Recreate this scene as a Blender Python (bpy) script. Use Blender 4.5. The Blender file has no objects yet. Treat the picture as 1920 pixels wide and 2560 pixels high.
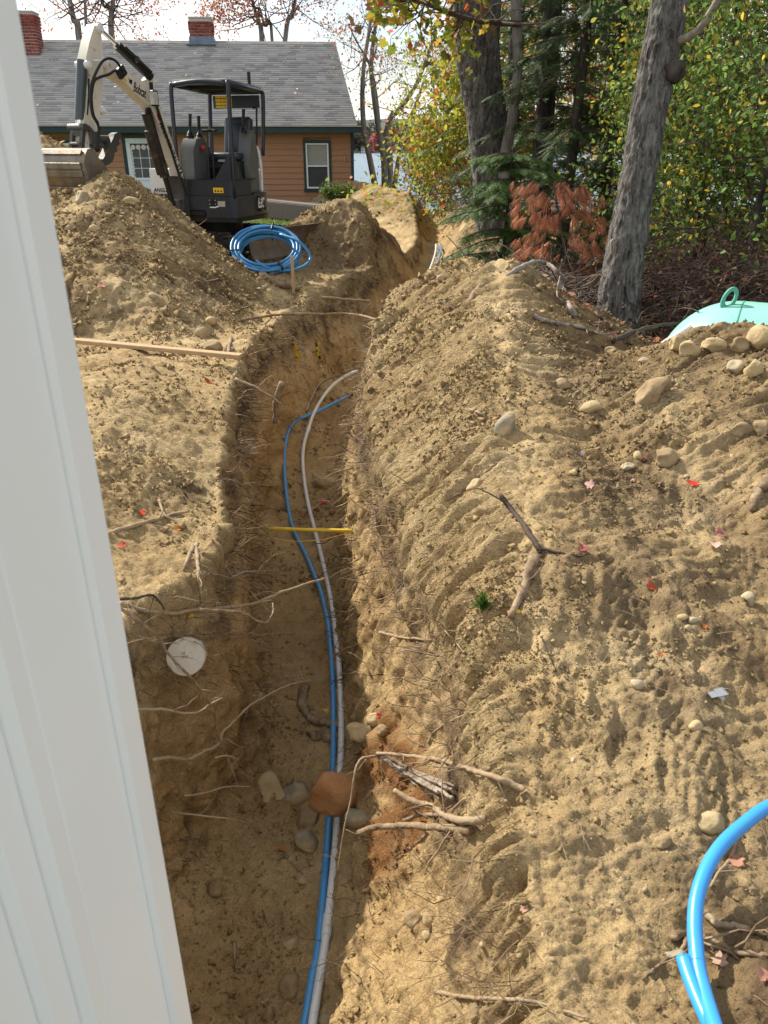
import bpy, bmesh, math, random
import numpy as np
from mathutils import Vector, Matrix
from mathutils.bvhtree import BVHTree

# ---------------------------------------------------------------- camera, sky, sun, exposure
SC = bpy.context.scene
COL = SC.collection
CAMZ = 1.65
PITCH = math.radians(25.28)
FPX = 1923.0                       # focal length in pixels of the 1920 x 2560 photograph
cam_d = bpy.data.cameras.new('camera')
cam_d.sensor_fit = 'HORIZONTAL'
cam_d.sensor_width = 24.0
cam_d.lens = 24.0 * FPX / 1920.0
cam_d.clip_start = 0.02
cam_d.clip_end = 4000.0
cam_d.dof.use_dof = True
cam_d.dof.focus_distance = 6.0
cam_d.dof.aperture_fstop = 8.0
cam = bpy.data.objects.new('camera', cam_d)
cam.location = (0, 0, CAMZ)
cam.rotation_euler = (math.pi / 2 - PITCH, 0, 0)
COL.objects.link(cam)
SC.camera = cam

SUN_AZ = math.radians(-49)         # measured from +Y (ahead) towards +X (right): the sun stands ahead and left
SUN_EL = math.radians(40)
SUN_DIR = Vector((math.sin(SUN_AZ) * math.cos(SUN_EL), math.cos(SUN_AZ) * math.cos(SUN_EL), math.sin(SUN_EL)))
sun_d = bpy.data.lights.new('sun', 'SUN')
sun_d.energy = 5.0
sun_d.angle = math.radians(1.0)
sun_d.color = (1.0, 0.935, 0.81)
sun = bpy.data.objects.new('sun', sun_d)
sun.rotation_euler = (-SUN_DIR).to_track_quat('-Z', 'Y').to_euler()
sun.location = (-20, 20, 30)
COL.objects.link(sun)

W = bpy.data.worlds.new('World')
SC.world = W
W.use_nodes = True
wn = W.node_tree.nodes; wl = W.node_tree.links
wn.clear()
w_out = wn.new('ShaderNodeOutputWorld')
w_bg = wn.new('ShaderNodeBackground')
w_bg.inputs['Strength'].default_value = 0.1
w_sky = wn.new('ShaderNodeTexSky')
w_sky.sky_type = 'NISHITA'
w_sky.sun_disc = False
w_sky.sun_elevation = SUN_EL
w_sky.sun_rotation = SUN_AZ % (2 * math.pi)
w_sky.air_density = 1.0; w_sky.dust_density = 1.6; w_sky.ozone_density = 1.0
w_tc = wn.new('ShaderNodeTexCoord')
w_map = wn.new('ShaderNodeMapping')
w_map.inputs['Scale'].default_value = (1.0, 1.0, 2.6)
w_n = wn.new('ShaderNodeTexNoise')
w_n.inputs['Scale'].default_value = 2.6
w_n.inputs['Detail'].default_value = 7.0
w_n.inputs['Roughness'].default_value = 0.55
w_r = wn.new('ShaderNodeValToRGB')
w_r.color_ramp.elements[0].position = 0.42
w_r.color_ramp.elements[0].color = (0.12, 0.12, 0.12, 1)
w_r.color_ramp.elements[1].position = 0.60
w_r.color_ramp.elements[1].color = (1, 1, 1, 1)
w_mix = wn.new('ShaderNodeMixRGB')
w_mix.inputs['Color2'].default_value = (8.9, 8.8, 8.7, 1)
wl.new(w_tc.outputs['Generated'], w_map.inputs['Vector'])
wl.new(w_map.outputs['Vector'], w_n.inputs['Vector'])
wl.new(w_n.outputs['Fac'], w_r.inputs['Fac'])
wl.new(w_r.outputs['Color'], w_mix.inputs['Fac'])
wl.new(w_sky.outputs['Color'], w_mix.inputs['Color1'])
wl.new(w_mix.outputs['Color'], w_bg.inputs['Color'])
wl.new(w_bg.outputs['Background'], w_out.inputs['Surface'])

SC.view_settings.view_transform = 'Standard'
SC.view_settings.look = 'None'
SC.view_settings.exposure = 0.75
SC.view_settings.gamma = 1.0
SC.view_settings.use_curve_mapping = False
SC.render.engine = 'CYCLES'
SC.cycles.use_denoising = True
SC.cycles.use_adaptive_sampling = False
SC.cycles.max_bounces = 6
SC.cycles.diffuse_bounces = 3
SC.cycles.glossy_bounces = 3
SC.cycles.transmission_bounces = 4
SC.cycles.transparent_max_bounces = 6

RNG = np.random.default_rng(11)
random.seed(5)
CP, SP = math.cos(PITCH), math.sin(PITCH)

def at_depth(u, v, d):
    """World point seen at photo pixel (u, v) whose horizontal distance ahead is d."""
    r = (1280.0 - v) / FPX
    dz = d * (r * CP - SP) / (CP + r * SP)
    zc = d * CP - dz * SP
    return Vector(((u - 960.0) / FPX * zc, d, CAMZ + dz))

def at_height(u, v, z):
    """World point seen at photo pixel (u, v) that lies at height z."""
    r = (1280.0 - v) / FPX
    dz = z - CAMZ
    d = dz * (CP + r * SP) / (r * CP - SP)
    zc = d * CP - dz * SP
    return Vector(((u - 960.0) / FPX * zc, d, z))

# ---------------------------------------------------------------- helpers
def tag(o, label=None, cat=None, group=None, kind=None):
    if label: o['label'] = label
    if cat: o['category'] = cat
    if group: o['group'] = group
    if kind: o['kind'] = kind
    return o

def empty(name, loc=(0, 0, 0), rot=(0, 0, 0), parent=None):
    o = bpy.data.objects.new(name, None)
    o.empty_display_size = 0.1
    COL.objects.link(o)
    o.location = loc; o.rotation_euler = rot
    if parent: o.parent = parent
    return o

def link_mesh(name, me, mat=None, parent=None, smooth=False):
    if mat is not None and not me.materials:
        me.materials.append(mat)
    if smooth and len(me.polygons):
        me.polygons.foreach_set('use_smooth', np.ones(len(me.polygons), dtype=bool))
    o = bpy.data.objects.new(name, me)
    COL.objects.link(o)
    if parent: o.parent = parent
    return o

def np_mesh(name, verts, faces, mat=None, parent=None, smooth=False, cols=None):
    """faces: (n,3) or (n,4) integer array. cols: optional per-vertex colour (n,4)."""
    verts = np.asarray(verts, dtype=np.float32); faces = np.asarray(faces, dtype=np.int32)
    me = bpy.data.meshes.new(name)
    k = faces.shape[1]
    me.vertices.add(len(verts)); me.vertices.foreach_set('co', verts.ravel())
    me.loops.add(faces.size); me.loops.foreach_set('vertex_index', faces.ravel())
    me.polygons.add(len(faces))
    me.polygons.foreach_set('loop_start', np.arange(0, faces.size, k, dtype=np.int32))
    me.polygons.foreach_set('loop_total', np.full(len(faces), k, dtype=np.int32))
    me.update(calc_edges=True)
    if cols is not None:
        a = me.color_attributes.new('tint', 'FLOAT_COLOR', 'POINT')
        a.data.foreach_set('color', np.asarray(cols, dtype=np.float32).ravel())
    return link_mesh(name, me, mat, parent, smooth)

class MB:
    """Collects shapes for ONE mesh object."""
    def __init__(s): s.bm = bmesh.new()
    def xf(s, vs, M):
        for v in vs: v.co = M @ v.co
    def box(s, c, size, rot=None, bevel=0.0, seg=1):
        g = bmesh.ops.create_cube(s.bm, size=1.0)['verts']
        for v in g: v.co = Vector((v.co.x * size[0], v.co.y * size[1], v.co.z * size[2]))
        if bevel > 0:
            es = list({e for v in g for e in v.link_edges})
            r = bmesh.ops.bevel(s.bm, geom=es, offset=bevel, segments=seg, affect='EDGES', profile=0.5)
            g = list({v for f in r['faces'] for v in f.verts} | {v for v in g if v.is_valid})
        M = Matrix.Translation(Vector(c))
        if rot is not None: M = M @ (rot.to_4x4() if hasattr(rot, 'to_4x4') else rot)
        s.xf(g, M); return g
    def cyl(s, a, b, r0, r1=None, seg=16, caps=True):
        a = Vector(a); b = Vector(b); r1 = r0 if r1 is None else r1
        L = (b - a).length
        g = bmesh.ops.create_cone(s.bm, cap_ends=caps, segments=seg, radius1=r0, radius2=r1, depth=L)['verts']
        q = (b - a).to_track_quat('Z', 'Y').to_matrix().to_4x4()
        s.xf(g, Matrix.Translation((a + b) / 2) @ q); return g
    def tube(s, pts, rad, seg=8, cap=True):
        pts = [Vector(p) for p in pts]; n = len(pts)
        rad = [rad] * n if not hasattr(rad, '__len__') else rad
        rings = []; up = None
        for i, p in enumerate(pts):
            t = (pts[min(i + 1, n - 1)] - pts[max(i - 1, 0)])
            t = t.normalized() if t.length > 1e-9 else Vector((0, 0, 1))
            if up is None:
                up = t.orthogonal().normalized()
            up = (up - t * up.dot(t))
            up = up.normalized() if up.length > 1e-6 else t.orthogonal().normalized()
            w = t.cross(up)
            rings.append([s.bm.verts.new(p + (up * math.cos(2 * math.pi * k / seg) + w * math.sin(2 * math.pi * k / seg)) * rad[i]) for k in range(seg)])
        for i in range(n - 1):
            for k in range(seg):
                s.bm.faces.new((rings[i][k], rings[i][(k + 1) % seg], rings[i + 1][(k + 1) % seg], rings[i + 1][k]))
        if cap:
            s.bm.faces.new(list(reversed(rings[0]))); s.bm.faces.new(rings[-1])
    def prism(s, poly, a0, a1, axis='Y'):
        """Extrude a 2-D polygon (list of pairs) along an axis from a0 to a1."""
        def P(p, t):
            if axis == 'Y': return (p[0], t, p[1])
            if axis == 'X': return (t, p[0], p[1])
            return (p[0], p[1], t)
        A = [s.bm.verts.new(P(p, a0)) for p in poly]; B = [s.bm.verts.new(P(p, a1)) for p in poly]
        n = len(poly)
        s.bm.faces.new(A); s.bm.faces.new(list(reversed(B)))
        for i in range(n):
            s.bm.faces.new((A[i], B[i], B[(i + 1) % n], A[(i + 1) % n]))
        return A + B
    def lathe(s, prof, seg=24, M=None):
        """prof: list of (radius, height) about Z."""
        rings = []
        for r, h in prof:
            rings.append([s.bm.verts.new((r * math.cos(2 * math.pi * k / seg), r * math.sin(2 * math.pi * k / seg), h)) for k in range(seg)])
        for i in range(len(prof) - 1):
            for k in range(seg):
                s.bm.faces.new((rings[i][k], rings[i][(k + 1) % seg], rings[i + 1][(k + 1) % seg], rings[i + 1][k]))
        s.bm.faces.new(list(reversed(rings[0]))); s.bm.faces.new(rings[-1])
        if M is not None:
            s.xf([v for r in rings for v in r], M)
    def quad(s, *ps):
        return s.bm.faces.new([s.bm.verts.new(p) for p in ps])
    def build(s, name, mat, parent=None, smooth=False, bevel=0.0, bseg=2, M=None, autosmooth=None):
        if bevel > 0:
            es = [e for e in s.bm.edges if len(e.link_faces) == 2 and e.calc_face_angle(0) > 0.5]
            if es: bmesh.ops.bevel(s.bm, geom=es, offset=bevel, segments=bseg, affect='EDGES', profile=0.5, clamp_overlap=True)
        bmesh.ops.recalc_face_normals(s.bm, faces=s.bm.faces[:])
        if M is not None: bmesh.ops.transform(s.bm, matrix=M, verts=s.bm.verts[:])
        me = bpy.data.meshes.new(name)
        s.bm.to_mesh(me); s.bm.free()
        o = link_mesh(name, me, mat, parent, smooth or autosmooth is not None)
        if autosmooth is not None:
            me.set_sharp_from_angle(angle=math.radians(autosmooth))
        return o

def spline(pts, n=8):
    """Catmull-Rom through points."""
    pts = [Vector(p) for p in pts]
    P = [2 * pts[0] - pts[1]] + pts + [2 * pts[-1] - pts[-2]]
    out = []
    for i in range(1, len(P) - 2):
        for k in range(n):
            t = k / n
            a, b, c, d = P[i - 1], P[i], P[i + 1], P[i + 2]
            out.append(0.5 * ((2 * b) + (c - a) * t + (2 * a - 5 * b + 4 * c - d) * t * t + (3 * b - a - 3 * c + d) * t ** 3))
    out.append(pts[-1])
    return out

# ---- vectorised gradient noise
_perm = np.random.default_rng(3).permutation(256).astype(np.int32)
_perm = np.concatenate([_perm, _perm, _perm])
_grad = np.random.default_rng(4).normal(size=(256, 3)).astype(np.float32)
_grad /= np.linalg.norm(_grad, axis=1)[:, None]
def noise3(p):
    p = np.asarray(p, dtype=np.float32)
    i = np.floor(p).astype(np.int32); f = p - i
    i &= 255
    u = f * f * f * (f * (f * 6 - 15) + 10)
    def g(dx, dy, dz):
        h = _perm[_perm[_perm[i[:, 0] + dx] + ((i[:, 1] + dy) & 255)] + ((i[:, 2] + dz) & 255)]
        G = _grad[h]
        return G[:, 0] * (f[:, 0] - dx) + G[:, 1] * (f[:, 1] - dy) + G[:, 2] * (f[:, 2] - dz)
    def lerp(a, b, t): return a + (b - a) * t
    x0 = lerp(g(0, 0, 0), g(1, 0, 0), u[:, 0]); x1 = lerp(g(0, 1, 0), g(1, 1, 0), u[:, 0])
    x2 = lerp(g(0, 0, 1), g(1, 0, 1), u[:, 0]); x3 = lerp(g(0, 1, 1), g(1, 1, 1), u[:, 0])
    return lerp(lerp(x0, x1, u[:, 1]), lerp(x2, x3, u[:, 1]), u[:, 2])
def fbm(p, octaves=4, gain=0.5, ridged=False):
    s = 0; a = 1.0; q = np.asarray(p, dtype=np.float32)
    for k in range(octaves):
        n = noise3(q)
        if ridged: n = 0.5 - np.abs(n) * 2
        s = s + a * n; a *= gain; q = q * 2.03 + 17.3
    return s

# ---- materials
def nodes_of(m):
    m.use_nodes = True
    nt = m.node_tree
    return nt.nodes, nt.links, nt.nodes['Principled BSDF']
def pm(name, base, rough=0.6, var=0.12, scale=12.0, bump=0.0, bscale=60.0, spec=0.3, metal=0.0, base2=None, mask=(0.45, 0.62), mscale=6.0, mdetail=6.0, coat=0.0, trans=0.0, stretch=None, coords='Object'):
    """Principled material: base colour with noise variation, optional patches of base2, fine bump."""
    m = bpy.data.materials.new(name)
    N, L, B = nodes_of(m)
    tc = N.new('ShaderNodeTexCoord'); src = tc.outputs[coords]
    if stretch:
        mp = N.new('ShaderNodeMapping'); mp.inputs['Scale'].default_value = stretch
        L.new(src, mp.inputs['Vector']); src = mp.outputs['Vector']
    n1 = N.new('ShaderNodeTexNoise'); n1.inputs['Scale'].default_value = scale; n1.inputs['Detail'].default_value = 5
    L.new(src, n1.inputs['Vector'])
    r1 = N.new('ShaderNodeValToRGB')
    r1.color_ramp.elements[0].position = 0.3; r1.color_ramp.elements[1].position = 0.7
    lo = [c * (1 - var) for c in base]; hi = [min(1, c * (1 + var)) for c in base]
    r1.color_ramp.elements[0].color = (*lo, 1); r1.color_ramp.elements[1].color = (*hi, 1)
    L.new(n1.outputs['Fac'], r1.inputs['Fac'])
    colout = r1.outputs['Color']
    if base2 is not None:
        n2 = N.new('ShaderNodeTexNoise'); n2.inputs['Scale'].default_value = mscale; n2.inputs['Detail'].default_value = mdetail
        n2.inputs['Roughness'].default_value = 0.65
        L.new(src, n2.inputs['Vector'])
        r2 = N.new('ShaderNodeValToRGB')
        r2.color_ramp.elements[0].position = mask[0]; r2.color_ramp.elements[0].color = (0, 0, 0, 1)
        r2.color_ramp.elements[1].position = mask[1]; r2.color_ramp.elements[1].color = (1, 1, 1, 1)
        L.new(n2.outputs['Fac'], r2.inputs['Fac'])
        mx = N.new('ShaderNodeMixRGB'); mx.inputs['Color2'].default_value = (*base2, 1)
        L.new(r2.outputs['Color'], mx.inputs['Fac']); L.new(colout, mx.inputs['Color1'])
        colout = mx.outputs['Color']
    L.new(colout, B.inputs['Base Color'])
    B.inputs['Roughness'].default_value = rough
    B.inputs['Specular IOR Level'].default_value = spec
    B.inputs['Metallic'].default_value = metal
    B.inputs['Coat Weight'].default_value = coat
    if trans: B.inputs['Transmission Weight'].default_value = trans
    if bump > 0:
        n3 = N.new('ShaderNodeTexNoise'); n3.inputs['Scale'].default_value = bscale; n3.inputs['Detail'].default_value = 4
        L.new(src, n3.inputs['Vector'])
        bp = N.new('ShaderNodeBump'); bp.inputs['Strength'].default_value = min(1.0, bump); bp.inputs['Distance'].default_value = 0.02
        L.new(n3.outputs['Fac'], bp.inputs['Height']); L.new(bp.outputs['Normal'], B.inputs['Normal'])
    return m
def leaf_mat(name, rough=0.55, transl=0.45, gain=1.0):
    """Leaves: colour from the mesh's own tint (leaf colour), light passes through."""
    m = bpy.data.materials.new(name)
    N, L, B = nodes_of(m)
    at = N.new('ShaderNodeAttribute'); at.attribute_name = 'tint'
    B.inputs['Roughness'].default_value = rough
    B.inputs['Specular IOR Level'].default_value = 0.25
    L.new(at.outputs['Color'], B.inputs['Base Color'])
    tr = N.new('ShaderNodeBsdfTranslucent')
    L.new(at.outputs['Color'], tr.inputs['Color'])
    mx = N.new('ShaderNodeMixShader'); mx.inputs['Fac'].default_value = transl
    L.new(B.outputs['BSDF'], mx.inputs[1]); L.new(tr.outputs['BSDF'], mx.inputs[2])
    L.new(mx.outputs['Shader'], N['Material Output'].inputs['Surface'])
    return m
# ---------------------------------------------------------------- terrain: yard, spoil banks and trench
def smin(a, b, k):
    h = np.clip(0.5 + 0.5 * (b - a) / k, 0, 1)
    return b + (a - b) * h - k * h * (1 - h)
def smax(a, b, k): return -smin(-a, -b, k)

def ridge(x, y, pts, sx=1.0):
    """Spoil bank along a crest. pts: (x, y, z, slope ahead-of-crest, slope behind). Sides told by the crest's direction."""
    best = np.full(x.shape, -9.0)
    for (ax, ay, az, s0, s1), (bx, by, bz, t0, t1) in zip(pts[:-1], pts[1:]):
        ax, bx = ax * sx, bx * sx; xs_ = x * sx
        dx, dy = bx - ax, by - ay
        L2 = dx * dx + dy * dy
        t = np.clip(((xs_ - ax) * dx + (y - ay) * dy) / L2, 0, 1)
        px, py = ax + t * dx, ay + t * dy
        d = np.hypot(xs_ - px, y - py)
        w = 0.5 + 0.5 * np.clip(((xs_ - ax) * dy - (y - ay) * dx) / math.sqrt(L2) / (d + .05), -1, 1)   # 1: to the right of the crest's direction
        k = (s0 + (t0 - s0) * t) * w + (s1 + (t1 - s1) * t) * (1 - w)
        r = 0.16
        best = np.maximum(best, az + (bz - az) * t - k * (np.sqrt(d * d + r * r) - r))
    return best

def crest(lst):
    out = []
    for u, v, d, s0, s1 in lst:
        p = at_depth(u, v, d)
        out.append((p.x, p.y, p.z, s0, s1))
    return out
# right bank: crest runs from far left to near right, trench side is on its right hand seen along it
RB = crest([(1010, 800, 7.35, .75, .9), (1078, 705, 7.2, .75, .9), (1157, 655, 7.0, .72, .85), (1250, 712, 6.6, .66, .8), (1380, 815, 6.0, .6, .75),
            (1470, 866, 5.6, .5, .7), (1585, 905, 5.15, .42, .7), (1700, 868, 4.8, .40, .7), (1800, 838, 4.5, .40, .7), (1900, 826, 4.3, .42, .7), (2250, 850, 3.9, .42, .7)])
LB = crest([(-420, 470, 9.6, .34, .8), (90, 492, 10.1, .34, .8), (215, 480, 10.2, .34, .8), (278, 434, 10.3, .35, .8), (375, 490, 10.4, .38, .9), (470, 572, 10.4, .46, .9), (540, 618, 10.35, .48, .9), (600, 650, 10.3, .48, .9), (650, 670, 10.2, .5, .9), (700, 682, 10.1, .55, .9), (770, 718, 9.9, .6, .9)])
L2 = crest([(-300, 330, 13.2, .7, .8), (60, 325, 13.2, .7, .8), (110, 345, 13.0, .7, .8), (160, 372, 12.8, .7, .8)])
MB_ = crest([(735, 575, 12.7, .8, .8), (790, 530, 13.0, .8, .7), (860, 502, 13.3, .85, .7), (930, 545, 13.5, .9, .7), (1000, 600, 13.6, .95, .7), (1065, 655, 13.6, 1.0, .7)])
FB = crest([(880, 452, 25.5, .5, .5), (960, 470, 23.5, .5, .5), (1010, 482, 22.0, .5, .5), (1100, 486, 20.0, .5, .5), (1190, 498, 17.5, .5, .5), (1240, 540, 15.2, .5, .5), (1250, 600, 13.0, .5, .5)])

RS = [(.96, 6.6, .80, .75, .62), (.86, 5.8, .72, .80, .60), (.76, 5.0, .60, .85, .46), (.68, 4.2, .48, .85, .32), (.64, 3.4, .38, .85, .24), (.58, 2.7, .27, .85, .20), (.50, 2.1, .15, .8, .20), (.46, 1.5, .02, .7, .2)]   # spur of the right bank that runs back along the trench
LS = [(-1.75, 2.3, .02, .3, .4), (-1.70, 3.0, .20, .3, .40), (-1.72, 3.8, .31, .3, .38), (-1.80, 4.6, .32, .3, .36), (-1.95, 5.5, .22, .3, .36), (-2.2, 6.3, .12, .3, .4)]
PILES = ((LS, .10, 1.0), (RS, .08, 1.0), (RB, .10, 1.0), (LB, .14, 1.5), (L2, .12, 1.0), (MB_, .10, 1.0), (FB, .2, 1.0))
# trench centre line: y, x, half width at floor, floor height, wall steepness left / right
# y, floor edge left, floor edge right, floor height, wall steepness left / right
TR = np.array([
    (0.9, -.98, -.14, -1.10, 5, 2.0), (1.8, -.93, -.14, -1.16, 5, 2.2), (2.26, -.86, -.14, -1.20, 5.5, 2.6), (2.55, -.80, -.15, -1.22, 6.5, 3.0), (2.78, -.66, -.16, -1.24, 10, 3.4), (3.25, -.69, -.17, -1.25, 14, 4.0),
    (4.1, -.82, -.25, -1.28, 13, 4.4), (5.4, -1.00, -.36, -1.25, 11, 4.6), (6.4, -1.04, -.34, -1.18, 5, 4.6), (7.4, -.95, -.22, -1.0, 2.6, 4), (8.5, -.68, -.06, -.84, 1.7, 4),
    (10, -.33, .23, -.74, 1.5, 3.5), (12, .08, .64, -.66, 1.7, 2.5), (14, .46, 1.02, -.52, 1.9, 1.8), (16, .74, 1.30, -.36, 2.0, 1.5), (20, 1.0, 1.6, -.22, 1.5, 1.2), (26, 1.3, 1.9, -.1, 1.2, 1.2)])
def trench(x, y):
    f = [np.interp(y, TR[:, 0], TR[:, k]) for k in range(1, 6)]
    el, er, fz, kl, kr = f
    cx, hw = (el + er) / 2, (er - el) / 2
    d = x - cx
    out = np.maximum(0, np.abs(d) - hw)
    k = np.where(d < 0, kl, kr)
    t = fz + out * k + 0.16 * np.clip(np.abs(d) / hw, 0, 1) ** 3
    t = t + 6.0 * np.maximum(0, 0.95 - y)
    return t

def base_ground(x, y):
    z = 0.05 * np.sin(x * 0.9 + 1.0) * np.sin(y * 0.7 + .4)
    # left bench beside the trench stands a little higher, the near right is trampled flat
    z = z + 0.13 * np.exp(-((x + 1.9) / 1.3) ** 2 - ((y - 4.6) / 1.6) ** 2)
    z = z - 0.10 * np.exp(-((x - 1.2) / 1.0) ** 2 - ((y - 1.4) / .8) ** 2)
    # falls away to the lake on the right and far ahead
    z = z - 0.35 * np.clip((y - 24) / 6, 0, 1) - 1.2 * np.clip((y - 29) / 9, 0, 1) ** 1.2
    z = z - 1.6 * np.clip((x - 9.5 - 0.05 * y) / 7, 0, 1) ** 1.3
    return z

def height0(x, y):
    g = base_ground(x, y)
    for P, k, sx in PILES:
        g = smax(g, ridge(x, y, P, sx), k)
    # a dug-out hollow in the left bank's foot
    c = at_height(215, 790, .25)
    g = g - 0.22 * np.exp(-((x - c.x) / .45) ** 2 - ((y - c.y) / .35) ** 2)
    # slide scar on the right bank
    c = at_height(1180, 1700, .02)
    t = trench(x, y)
    return smin(g, t, 0.07), g, t

NR, NCOL = 880, 600
vv = np.linspace(2900, 512, 4000)
yy = np.array([at_height(960, v, 0.0).y for v in vv])
wgt = np.gradient(vv) * -1.0 / 1.6
wgt = wgt * 0 + 1.0
# density: one part even in image rows, one part extra between 3 and 13 m where slopes face the camera
dens = np.abs(np.gradient(vv)) + 34.0 * np.abs(np.gradient(yy)) * np.where((yy > 2.5) & (yy < 13.6), 5.0, 1.0)
cum = np.concatenate([[0], np.cumsum(dens)[:-1]])
rows_y = np.interp(np.linspace(0, cum[-1], NR), cum, yy)
VX = np.zeros((NR, NCOL)); VY = np.zeros((NR, NCOL))
for i, y in enumerate(rows_y):
    half = 0.53 * (CP * y + SP * 1.9) + 0.45
    xs = np.linspace(-half - .25, half + .25, 1500)
    z, _, _ = height0(xs, np.full_like(xs, y))
    ds = np.hypot(np.gradient(xs), np.gradient(z) * 0.9)
    s = np.concatenate([[0], np.cumsum((ds[1:] + ds[:-1]) / 2)])
    VX[i] = np.interp(np.linspace(0, s[-1], NCOL), s, xs); VY[i] = y
# smooth the column positions from row to row
for _ in range(2):
    VX[1:-1] = (VX[:-2] + 2 * VX[1:-1] + VX[2:]) / 4
vx, vy = VX.ravel(), VY.ravel()
vz, gz, tz = height0(vx, vy)
e = 0.012
nx = -(height0(vx + e, vy)[0] - height0(vx - e, vy)[0]) / (2 * e)
ny = -(height0(vx, vy + e)[0] - height0(vx, vy - e)[0]) / (2 * e)
nn = np.stack([nx, ny, np.ones_like(nx)], 1)
slope = np.hypot(nx, ny)
nn /= np.linalg.norm(nn, axis=1)[:, None]
P3 = np.stack([vx, vy, vz], 1)
depth_below = np.clip(gz - vz, 0, 2)                       # how far below the old surface: in the trench
intrench = np.clip((gz - tz) / 0.25, 0, 1)
pile = np.clip((np.maximum.reduce([ridge(vx, vy, Q, sx) for Q, _k, sx in PILES]) - base_ground(vx, vy)) / 0.12, 0, 1)
# down-slope streaks: noise stretched along the fall line
cxl = np.interp(vy, TR[:, 0], (TR[:, 1] + TR[:, 2]) / 2)
fall = np.where(vx > cxl, 1.0, -1.0)
al = np.radians(-20) * fall
sa = vx * np.cos(al) - vy * np.sin(al); sb = vx * np.sin(al) + vy * np.cos(al)   # sa: down the slope, sb: across
def streaks(a_, b_): 
    st = np.stack([a_ * .7, b_ * 9.0, vz * 1.2 + 3.7], 1)
    return fbm(st, 4, .55) + .5 * fbm(st * 1.7 + 7, 3, .6, ridged=True)
wx_ = np.abs(nx) / (np.abs(nx) + np.abs(ny) + 1e-3)
streak = streaks(sa, sb) * np.clip(wx_ * 2 - .5, 0, 1) + .55 * streaks(vy + .3 * vx, vx - .3 * vy) * np.clip(1.2 - wx_ * 2, 0, 1)
lump = fbm(P3 * 1.7, 3)
med = fbm(P3 * 6.0 + 5, 3)
small = .6 * fbm(P3 * 24.0 + 9, 3, .6) + .55 * fbm(P3 * 19.0 + 3, 3, .6, ridged=True)
tiny = fbm(P3 * 75.0 + 2, 2, .6)
clod = np.maximum(0, fbm(P3 * 15.0 + 31, 2)) ** 1.3
patchy = np.clip(fbm(P3 * 1.9 + 12, 3) * 3 + .35, 0, 1)
strz = np.clip((slope - .06) / .35, 0, 1) * (1 - intrench)
lawn = ((vx < -0.9 - 0.02 * vy) & (vy > 12.9) & (pile < .3)) | ((vy > 17.5) & (vx < -0.5))
lawn = lawn.astype(float) * np.clip(1 - pile * 3, 0, 1) * (1 - intrench)
litx = np.interp(vy, [4.0, 4.3, 5.2, 6, 7, 8.5, 12, 17, 26], [3.6, 2.6, 1.95, 1.55, 1.1, 1.3, 2.5, 3.6, 4.6])
litter = np.clip((vx - litx) / 0.25 + med * 1.0, 0, 1) * np.clip((vy - 4.6) / .4, 0, 1) * (1 - pile * .95)
slide = strz * np.clip(wx_ * 2 - .4, 0, 1) * (1 - litter) * (1 - lawn)
rough = (1 - 0.75 * lawn - 0.5 * litter) * (1 - .55 * slide)
disp = rough * (0.065 * lump * (1 - .4 * intrench) + 0.046 * med + 0.017 * small + 0.008 * tiny + 0.018 * clod * patchy) + 0.085 * streak * strz * (1 - lawn) * (1 - litter)
disp += 0.085 * intrench * fbm(np.stack([vx * 3, vy * 4.5, vz * 2.0], 1), 4, .6) * np.clip((slope - 1) / 2, 0, 1)
disp += 0.03 * pile * (1 - intrench) * fbm(P3 * 3.3 + 41, 3, .6, ridged=True) * rough
# tyre and boot prints on the trampled near right
tre = np.clip(1 - np.abs(vx - (0.95 + .10 * np.sin(vy * 2))) / .10, 0, 1) * np.clip((vy - 1.5) / .2, 0, 1) * np.clip((2.7 - vy) / .2, 0, 1)
disp -= 0.010 * tre * (0.5 + 0.5 * np.sign(np.sin(vy * 120 + np.abs(vx - .95) * 160)))
P3 = P3 + nn * disp[:, None]
idx = np.arange(NR * NCOL).reshape(NR, NCOL)
quads = np.stack([idx[:-1, :-1].ravel(), idx[:-1, 1:].ravel(), idx[1:, 1:].ravel(), idx[1:, :-1].ravel()], 1)

# soil colour masks, bank shade painted into r as well: r dark topsoil, g leaf litter, b lawn, a rust-coloured subsoil
lipdist = np.abs(gz - tz)
topsoil_shade = np.clip(1.1 - np.abs(gz - tz - 0.20) / 0.16, 0, 1) * np.clip(slope / 1.2, 0, 1) * np.clip(.6 + med * 2.2, 0, 1)
topsoil_shade = np.maximum(topsoil_shade, np.clip(fbm(P3 * 1.6 + 77, 4, .65) * 3.2 - 1.25, 0, 1) * .8)
topsoil_shade = np.maximum(topsoil_shade, .75 * np.clip(1 - np.hypot(vx - MB_[2][0] + .2, (vy - MB_[2][1] + 1.0) * .8) / 1.1, 0, 1))  # mound's near face: dark earth plus its shade, painted into the colour
def march(u, v):
    t_ = np.linspace(.8, 12, 4000); xc, yc = (u - 960.0) / FPX, (1280.0 - v) / FPX
    X_ = xc * t_; Y_ = (CP + yc * SP) * t_; Z_ = CAMZ + (-SP + yc * CP) * t_
    k = int(np.argmax(Z_ < height0(X_, Y_)[0])); return np.array([X_[k], Y_[k], Z_[k]])
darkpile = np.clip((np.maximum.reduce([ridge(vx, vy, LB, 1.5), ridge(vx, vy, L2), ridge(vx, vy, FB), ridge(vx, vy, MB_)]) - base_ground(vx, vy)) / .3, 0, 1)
topsoil_shade = np.maximum(topsoil_shade, darkpile * np.clip(.22 + .7 * fbm(P3 * 2.1 + 51, 4, .6), .04, .6))  # moist dark earth, and shade of banks facing off the sun, painted in
xcr = np.interp(vy, [1.5, 2.1, 2.7, 3.4, 4.2, 5.0, 5.8, 6.6], [.46, .50, .58, .64, .68, .76, .86, .96])
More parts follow.
